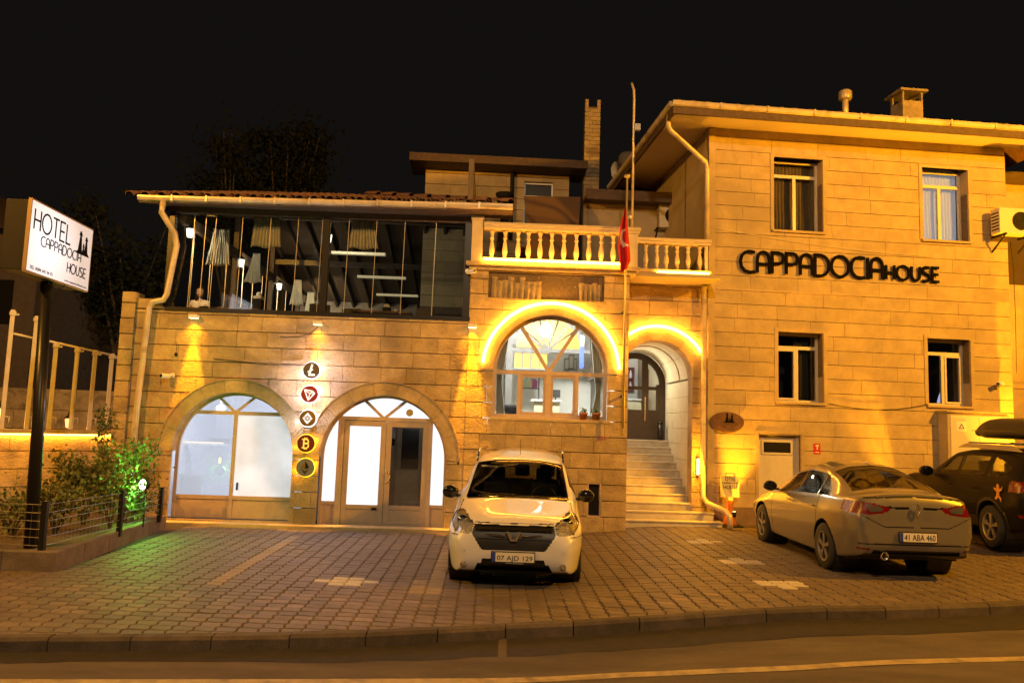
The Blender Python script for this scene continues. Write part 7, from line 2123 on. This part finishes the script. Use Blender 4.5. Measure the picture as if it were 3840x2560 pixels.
# ---- silver sedan, seen from behind
prof = dict(
    zb=[(0, .20), (.8, .20), (3.8, .20), (4.2, .26), (4.63, .34)],
    wb=[(0, .80), (.6, .85), (4.0, .86), (4.63, .80)],
    zm=[(0, .50), (4.0, .58), (4.63, .62)], wm=[(0, .88), (.5, .905), (2.3, .895), (3.7, .91), (4.3, .90), (4.63, .87)],
    zs=[(0, .66), (.3, .72), (1.2, .88), (2.5, .94), (3.6, .99), (4.2, 1.03), (4.63, 1.04)],
    ws=[(0, .74), (.5, .80), (1.3, .84), (3.4, .845), (4.1, .83), (4.63, .78)],
    zr=[(0, .70), (.3, .77), (1.15, .93), (1.3, .98), (2.05, 1.29), (2.6, 1.38), (3.2, 1.35), (3.7, 1.24), (4.1, 1.09), (4.5, 1.08), (4.63, 1.07)],
    wr=[(0, .62), (.8, .70), (1.3, .70), (2.05, .61), (2.8, .59), (3.4, .59), (3.9, .65), (4.3, .71), (4.63, .70)],
    zt=[(0, .72), (.3, .80), (1.1, .95), (1.25, .98), (2.0, 1.38), (2.6, 1.485), (3.15, 1.465), (3.5, 1.40), (4.0, 1.20), (4.15, 1.14), (4.5, 1.135), (4.58, 1.15), (4.63, 1.12)])
sed = Car(4.63, prof, dict(sz=.22, pz=2.8, sx=.7, px=2.2, kx=.3, zc=.45), dict(sz=.22, pz=3.4, sx=.48, px=2.5, kx=.18, zc=.64), 3)
ax2 = [(.90, .317), (3.61, .317)]
TL = [(.93, 1.00), (.80, 1.015), (.60, 1.0), (.44, .965), (.36, .955), (.38, .91), (.47, .875), (.66, .855), (.86, .86)]
def sed_cls(x, s, z, t, N):
    ax_ = abs(x)
    if ax_ > .55:
        for a, r in ax2:
            if (s - a) ** 2 + (z - r) ** 2 < .375 ** 2: return None
    if t < 1.2 and (z < .36 or .3 < s < 4.32): return 'under'
    if s > 4.18:
        if in_poly(ax_, z, TL): return 'tail'
        if s > 4.4 and .10 < ax_ < .40 and .935 < z < .962: return 'strip'
        if s > 4.40 and ax_ < .70 and 1.085 - ax_ * .05 < z < 1.103 - ax_ * .05: return 'gap'  # shade line under the boot lip, painted on the body
        if s > 4.3 and z < .44 and ax_ < .62 and z < .41: return 'diffuser'
        if s > 4.35 and .475 < z < .490 and ax_ < .80: return 'gap'
        if s > 4.35 and abs(z - (.70 if ax_ < .45 else .70 + (ax_ - .45) * .45)) < .006 and ax_ < .76: return 'gap'
        if s > 4.35 and (.64 - .05 * (ax_ > .3) < z < .665) and .31 < ax_ < .62 and z > .60 - (ax_ - .31) * .28 and False: return 'gap'
        if s > 4.3 and .66 < ax_ < .80 and .405 < z < .43: return 'reflector'
    if s < .5 and in_poly(ax_, z, [(.5, .62), (.85, .62), (.88, .76), (.6, .74)]): return 'front_light'
    if 6.10 < t and 3.30 < s < 4.08: return 'rear'
    if t > 6.12 and 1.22 < s < 2.0: return 'screen'
    if 5.10 < t < 5.88:
        hi = 1.62 < s < 2.42 and (t < 5.1 + (s - 1.55) * 1.3)
        if hi: return 'side'
        if 2.48 < s < 3.22: return 'side'
        if 3.25 < s < 3.58 and t < 5.88 - (s - 3.25) * 1.6: return 'side'
        if 1.55 < s < 3.66 and t < 5.1 + (s - 1.48) * 1.5 and t < 5.95 - max(0, (s - 3.25) * 1.6): return 'trim'
    if 1.3 < t < 5.1 and z > .28 and (abs(s - 1.42) < .007 or abs(s - 2.45) < .007 or abs(s - 3.36 - max(0, (.62 - z)) * -.35) < .007): return 'gap'
    return 'body'
M_spaint = pmat('silver_gold_paint', (.21, .19, .15), .30, metal=.45, coat=.9, var=.03, scale=3)
yawS = math.radians(1.2)
sr = Vector((5.29, 10.13, .165))
# car frame: rear bumper at s=L; origin at the front bumper, front towards -y locally -> turn half round
SED = empty('parked_sedan', (0, 0, 0), math.pi + yawS)
SED.scale = (.92, .92, 1.0); SED.location = (sr.x - sn(yawS) * 4.63 * .92, sr.y + cs(yawS) * 4.63 * .92, .163); SED.rotation_euler = (math.radians(.1), 0, math.pi + yawS)
tag(SED, 'silver sedan parked nose to the wall, seen from behind, registration 41 ABA 460', 'car')
sed.split(SED, sed_cls, dict(body=('body', M_spaint, 0), under=('underbody', M_trim, 0), tail=('tail_light_housing', M_tail, -.004), strip=('boot_strip', M_gloss, -.006), diffuser=('diffuser', M_trim, -.02), gap=('panel_gap_or_shade', M_dark, -.006),
    reflector=('bumper_reflector', M_tail, -.004), front_light=('headlight', M_lampglass, -.004), rear=('rear_window', M_carglass_d, -.006), screen=('windscreen', M_carglass_d, -.006), side=('side_window', M_carglass_d, -.006), trim=('window_trim', M_gloss, -.003)))
sed.split(SED, lambda x, s, z, t, N: 'lens' if (s > 4.2 and in_poly(abs(x), z, [(.70, .985), (.56, .97), (.48, .945), (.48, .905), (.66, .885)])) else None, dict(lens=('clear_tail_lens', pmat('smoked_lens', (.10, .09, .085), .1, .3, coat=1), .001)), lining=False)
number_plate(SED, '41 ABA 460', 4.655, .585, 1)
MB().prism([(-.33, .50), (.33, .50), (.40, .56), (.36, .665), (-.36, .665), (-.40, .56)], 4.60, 4.622).build('plate_recess', M_spaint, SED)
lg = empty('badge', (0, 4.652, .925), math.pi, SED)
mb = MB(); O_ = [(0, .075), (.042, 0), (0, -.075), (-.042, 0)]
for i in range(4): mb.bar(O_[i], O_[(i + 1) % 4], .018, .012, -.012 - .0005 * i)
mb.build('diamond_emblem', M_chrome, lg)
font_text('model_line', 'SEDAN', .03, M_chrome, SED, (0, 4.64, .80), rot=(math.pi / 2, 0, math.pi), width=.2, height=.02) if False else None
for sx in (-1,1):
    MB().lathe([(.05, 4.50), (.055, 4.61), (.045, 4.615), (.043, 4.5)], (sx * .45 if sx > 0 else -.45, 0, .335), 20, 'y').build('exhaust_tip', M_chrome, SED, True) if sx > 0 else None
    mr_ = empty('door_mirror', (sx * .93, 1.62, 1.0), 0, SED)
    MB().lathe([(.09, -.08), (.115, -.02), (.115, .05), (.10, .06)], n=20, axis='y').build('housing', M_gloss, mr_, True)
    for v in mr_.children[0].data.vertices: v.co.x = v.co.x * 1.0 + sx * .07; v.co.z *= .7
    MB().cbox((sx * -.03, .02, -.05), (.12, .05, .03)).build('arm', M_trim, mr_)
    for s_ in (2.25, 3.2):
        hn = MB().box(sx * .905 - .012, sx * .905 + .012, s_ - .09, s_ + .09, .83, .855).build('door_handle', M_spaint, SED, bevel=.008)
MB().prism([(3.05, 1.425), (3.28, 1.405), (3.24, 1.47), (3.18, 1.475)], -.02, .02, 'x').build('shark_fin', M_spaint, SED, bevel=.006)
seats(SED, [(1.9, 2), (2.75, 3)], hz=1.15, z=.25)
MB().box(-.7, .7, 1.35, 1.7, .6, .88).build('dashboard', M_trim, SED, bevel=.04)
MB().box(-.8, .8, .5, 4.2, .24, .28).build('floor_pan', M_trim, SED)
MB().box(-.62, .62, 3.35, 4.0, .92, .95).build('parcel_shelf', M_seat, SED)
for a, r in ax2:
    for sx in (-1, 1):
        wheel(SED, sx * .80, a, .317, sx, 0, .205, 5, 0)
        MB().lathe([(.38, -.18), (.38, .18)], (sx * .69, a, .317), 24, 'x', False).build('wheel_arch_liner', M_trim, SED)

# ---- dark SUV with roof box
prof = dict(
    zb=[(0, .30), (3.8, .28), (4.34, .38)], wb=[(0, .80), (.6, .86), (4.34, .82)],
    zm=[(0, .62), (4.34, .70)], wm=[(0, .89), (.5, .905), (3.7, .905), (4.34, .87)],
    zs=[(0, .92), (.3, .98), (1.2, 1.05), (4.34, 1.10)], ws=[(0, .78), (.5, .84), (1.3, .86), (4.0, .85), (4.34, .80)],
    zr=[(0, .98), (.3, 1.03), (1.2, 1.10), (1.35, 1.15), (2.0, 1.50), (2.6, 1.57), (3.8, 1.54), (4.1, 1.44), (4.34, 1.16)],
    wr=[(0, .68), (1.2, .76), (2.0, .66), (2.6, .65), (3.9, .63), (4.34, .68)],
    zt=[(0, 1.0), (.3, 1.07), (1.15, 1.13), (1.3, 1.16), (2.0, 1.58), (2.6, 1.64), (3.8, 1.62), (4.15, 1.55), (4.34, 1.2)])
suv = Car(4.34, prof, dict(sz=.22, pz=3, sx=.6, px=2.4, kx=.22, zc=.65), dict(sz=.2, pz=3, sx=.4, px=2.4, kx=.15, zc=.75), 4)
ax3 = [(.84, .36), (3.51, .36)]
def suv_cls(x, s, z, t, N):
    ax_ = abs(x)
    if ax_ > .55:
        for a, r in ax3:
            if (s - a) ** 2 + (z - r) ** 2 < .41 ** 2: return None
    if t < 1.2 and (z < .42 or .3 < s < 4.1): return 'under'
    if ax_ > .55:
        for a, r in ax3:
            if (s - a) ** 2 + (z - r) ** 2 < .46 ** 2: return 'trim'
        if z < .47 and 1.2 < s < 3.2: return 'trim'
    if s > 4.02 and .62 < ax_ < .92 and .95 < z < 1.12: return 'tail'
    if s > 4.2 and ax_ > .5 and .56 < z < .61: return 'tail'
    if t > 6.12 and 1.30 < s < 1.98: return 'screen'
    if t > 5.3 and s > 4.14 and 1.12 < z < 1.5 and ax_ < .62: return 'rear'
    if 5.12 < t < 5.9:
        if 1.62 < s < 2.35 and t < 5.12 + (s - 1.5) * 1.25: return 'side'
        if 2.42 < s < 3.22: return 'side'
        if 3.32 < s < 3.92 and t < 5.9 - (s - 3.3) * .5: return 'side'
    if 1.3 < t < 5.1 and z > .35 and (abs(s - 1.4) < .007 or abs(s - 2.38) < .007 or abs(s - 3.26) < .007): return 'gap'
    return 'body'
M_upaint = pmat('dark_grey_paint', (.006, .0055, .0055), .45, metal=.0, coat=.08, spec=.12)
# rear left wheel contact near (8.0, 12.9)
yawU = math.radians(-3)
g0 = .265; rc = Vector((8.88, 12.95, 0)); fw = Vector((-sn(yawU), cs(yawU), 0))
fr = rc + fw * 3.51
SUV = empty('parked_suv', (fr.x, fr.y, g0), math.pi + yawU)
tag(SUV, 'dark SUV with orange gecko sticker at the right edge of the picture', 'car')
suv.split(SUV, suv_cls, dict(body=('body', M_upaint, 0), under=('underbody', M_trim, 0), trim=('arch_cladding', M_trim, .006), tail=('tail_light', M_tail, .0), screen=('windscreen', M_carglass, -.006), rear=('rear_window', M_carglass_d, -.006), side=('side_window', M_clearcar, -.006), gap=('panel_gap_or_shade', M_dark, -.006)))
M_railsv = pmat('roof_rail_silver', (.45, .42, .38), .3, .6)
for sx in (-1, 1):
    MB().add([(sx * .60, 2.05, 1.60), (sx * .64, 2.05, 1.60), (sx * .64, 2.35, 1.68), (sx * .60, 2.35, 1.68), (sx * .60, 3.75, 1.68), (sx * .64, 3.75, 1.68), (sx * .64, 4.0, 1.58), (sx * .60, 4.0, 1.58), (sx * .60, 2.35, 1.61), (sx * .64, 2.35, 1.61), (sx * .60, 3.75, 1.59), (sx * .64, 3.75, 1.59)],
             [(0, 1, 2, 3), (3, 2, 5, 4), (4, 5, 6, 7), (0, 3, 8), (1, 9, 2), (3, 4, 10, 8), (2, 9, 11, 5), (4, 7, 10), (5, 11, 6)]).build('roof_rail', M_railsv, SUV)
    mr_ = empty('door_mirror', (sx * .94, 1.62, 1.14), 0, SUV)
    MB().lathe([(.10, -.08), (.125, -.02), (.125, .05), (.10, .06)], n=20, axis='y').build('housing', M_gloss, mr_, True)
    for v in mr_.children[0].data.vertices: v.co.x = v.co.x * 1.0 + sx * .08; v.co.z *= .75
    MB().cbox((sx * -.03, .02, -.06), (.12, .05, .03)).build('arm', M_trim, mr_)
    for s_ in (2.2, 3.05): MB().box(sx * .90 - .012, sx * .90 + .012, s_ - .08, s_ + .08, .93, .955).build('door_handle', M_upaint, SUV, bevel=.008)
for y_ in (2.5, 3.5): MB().box(-.66, .66, y_ - .03, y_ + .03, 1.685, 1.715).build('cross_bar', M_railsv, SUV)
seats(SUV, [(2.0, 2), (2.9, 3)], hz=1.34, z=.42)
MB().box(-.72, .72, 1.4, 1.8, .7, 1.02).build('dashboard', M_trim, SUV, bevel=.04); MB().box(-.8, .8, .5, 4.1, .34, .38).build('floor_pan', M_trim, SUV)
for a, r in ax3:
    for sx in (-1, 1):
        wheel(SUV, sx * .79, a, .345, sx, 0, .215, 5, 0)
        MB().lathe([(.41, -.18), (.41, .18)], (sx * .68, a, .36), 24, 'x', False).build('wheel_arch_liner', M_trim, SUV)
# gecko sticker on the left rear quarter (local +x side is the car's left after the half turn)
M_gecko = pmat('orange_sticker', (.75, .33, .05), .5)
gk = empty('gecko_sticker', (.0, 0, 0), 0, SUV)
P_ = [(0, .13), (.035, .10), (.03, .05), (.10, .06), (.13, .10), (.11, .03), (.04, .0), (.03, -.06), (.09, -.10), (.08, -.16), (.05, -.11), (.0, -.09), (-.05, -.13), (-.09, -.12), (-.05, -.07), (-.03, .0), (-.09, .02), (-.12, .06), (-.09, -.0 + .06), (-.03, .05), (-.035, .10)]
sxl = 1
MB().prism([(3.80 + a, .93 + b) for a, b in P_], sxl * .905, sxl * .912, 'x').build('sticker', M_gecko, gk)
# roof box
rb = empty('roof_box', SUV.matrix_basis @ Vector((0, 2.95, 1.72)), math.pi + yawU); tag(rb, 'long black roof box strapped on top of the dark SUV', 'roof box')
n = 26; vs = []; K_ = 20
for i in range(n + 1):
    s = i / n; y_ = -1.0 + 2.0 * s
    k = (1 - (1 - min(1, s / .45)) ** 2.4) ** .5 if s < .45 else 1.0; k *= (1 - max(0, (s - .9) / .1) ** 3 * .35)
    h = .05 + .34 * k; w_ = .26 + .16 * min(1, s / .3)
    for j in range(K_):
        a = 2 * math.pi * j / K_; e = .55
        xx = math.copysign(abs(cs(a)) ** e, cs(a)) * w_; zz_ = math.copysign(abs(sn(a)) ** e, sn(a))
        vs.append((xx, y_, .20 + (zz_ * (h - .16) if zz_ > 0 else zz_ * .14 * (0.4 + .6 * min(1, s / .15)))))
fs = [(i * K_ + j, i * K_ + (j + 1) % K_, (i + 1) * K_ + (j + 1) % K_, (i + 1) * K_ + j) for i in range(n) for j in range(K_)] + [tuple(range(K_ - 1, -1, -1)), tuple(n * K_ + j for j in range(K_))]
MB().add(vs, fs).build('shell', pmat('box_black', (.022, .020, .020), .4), rb, True, angle=60)
MB().box(-.43, .43, -.8, .98, .195, .205).build('seam_strip', M_gloss, rb)
# the sedan's clear lens strip etc. done
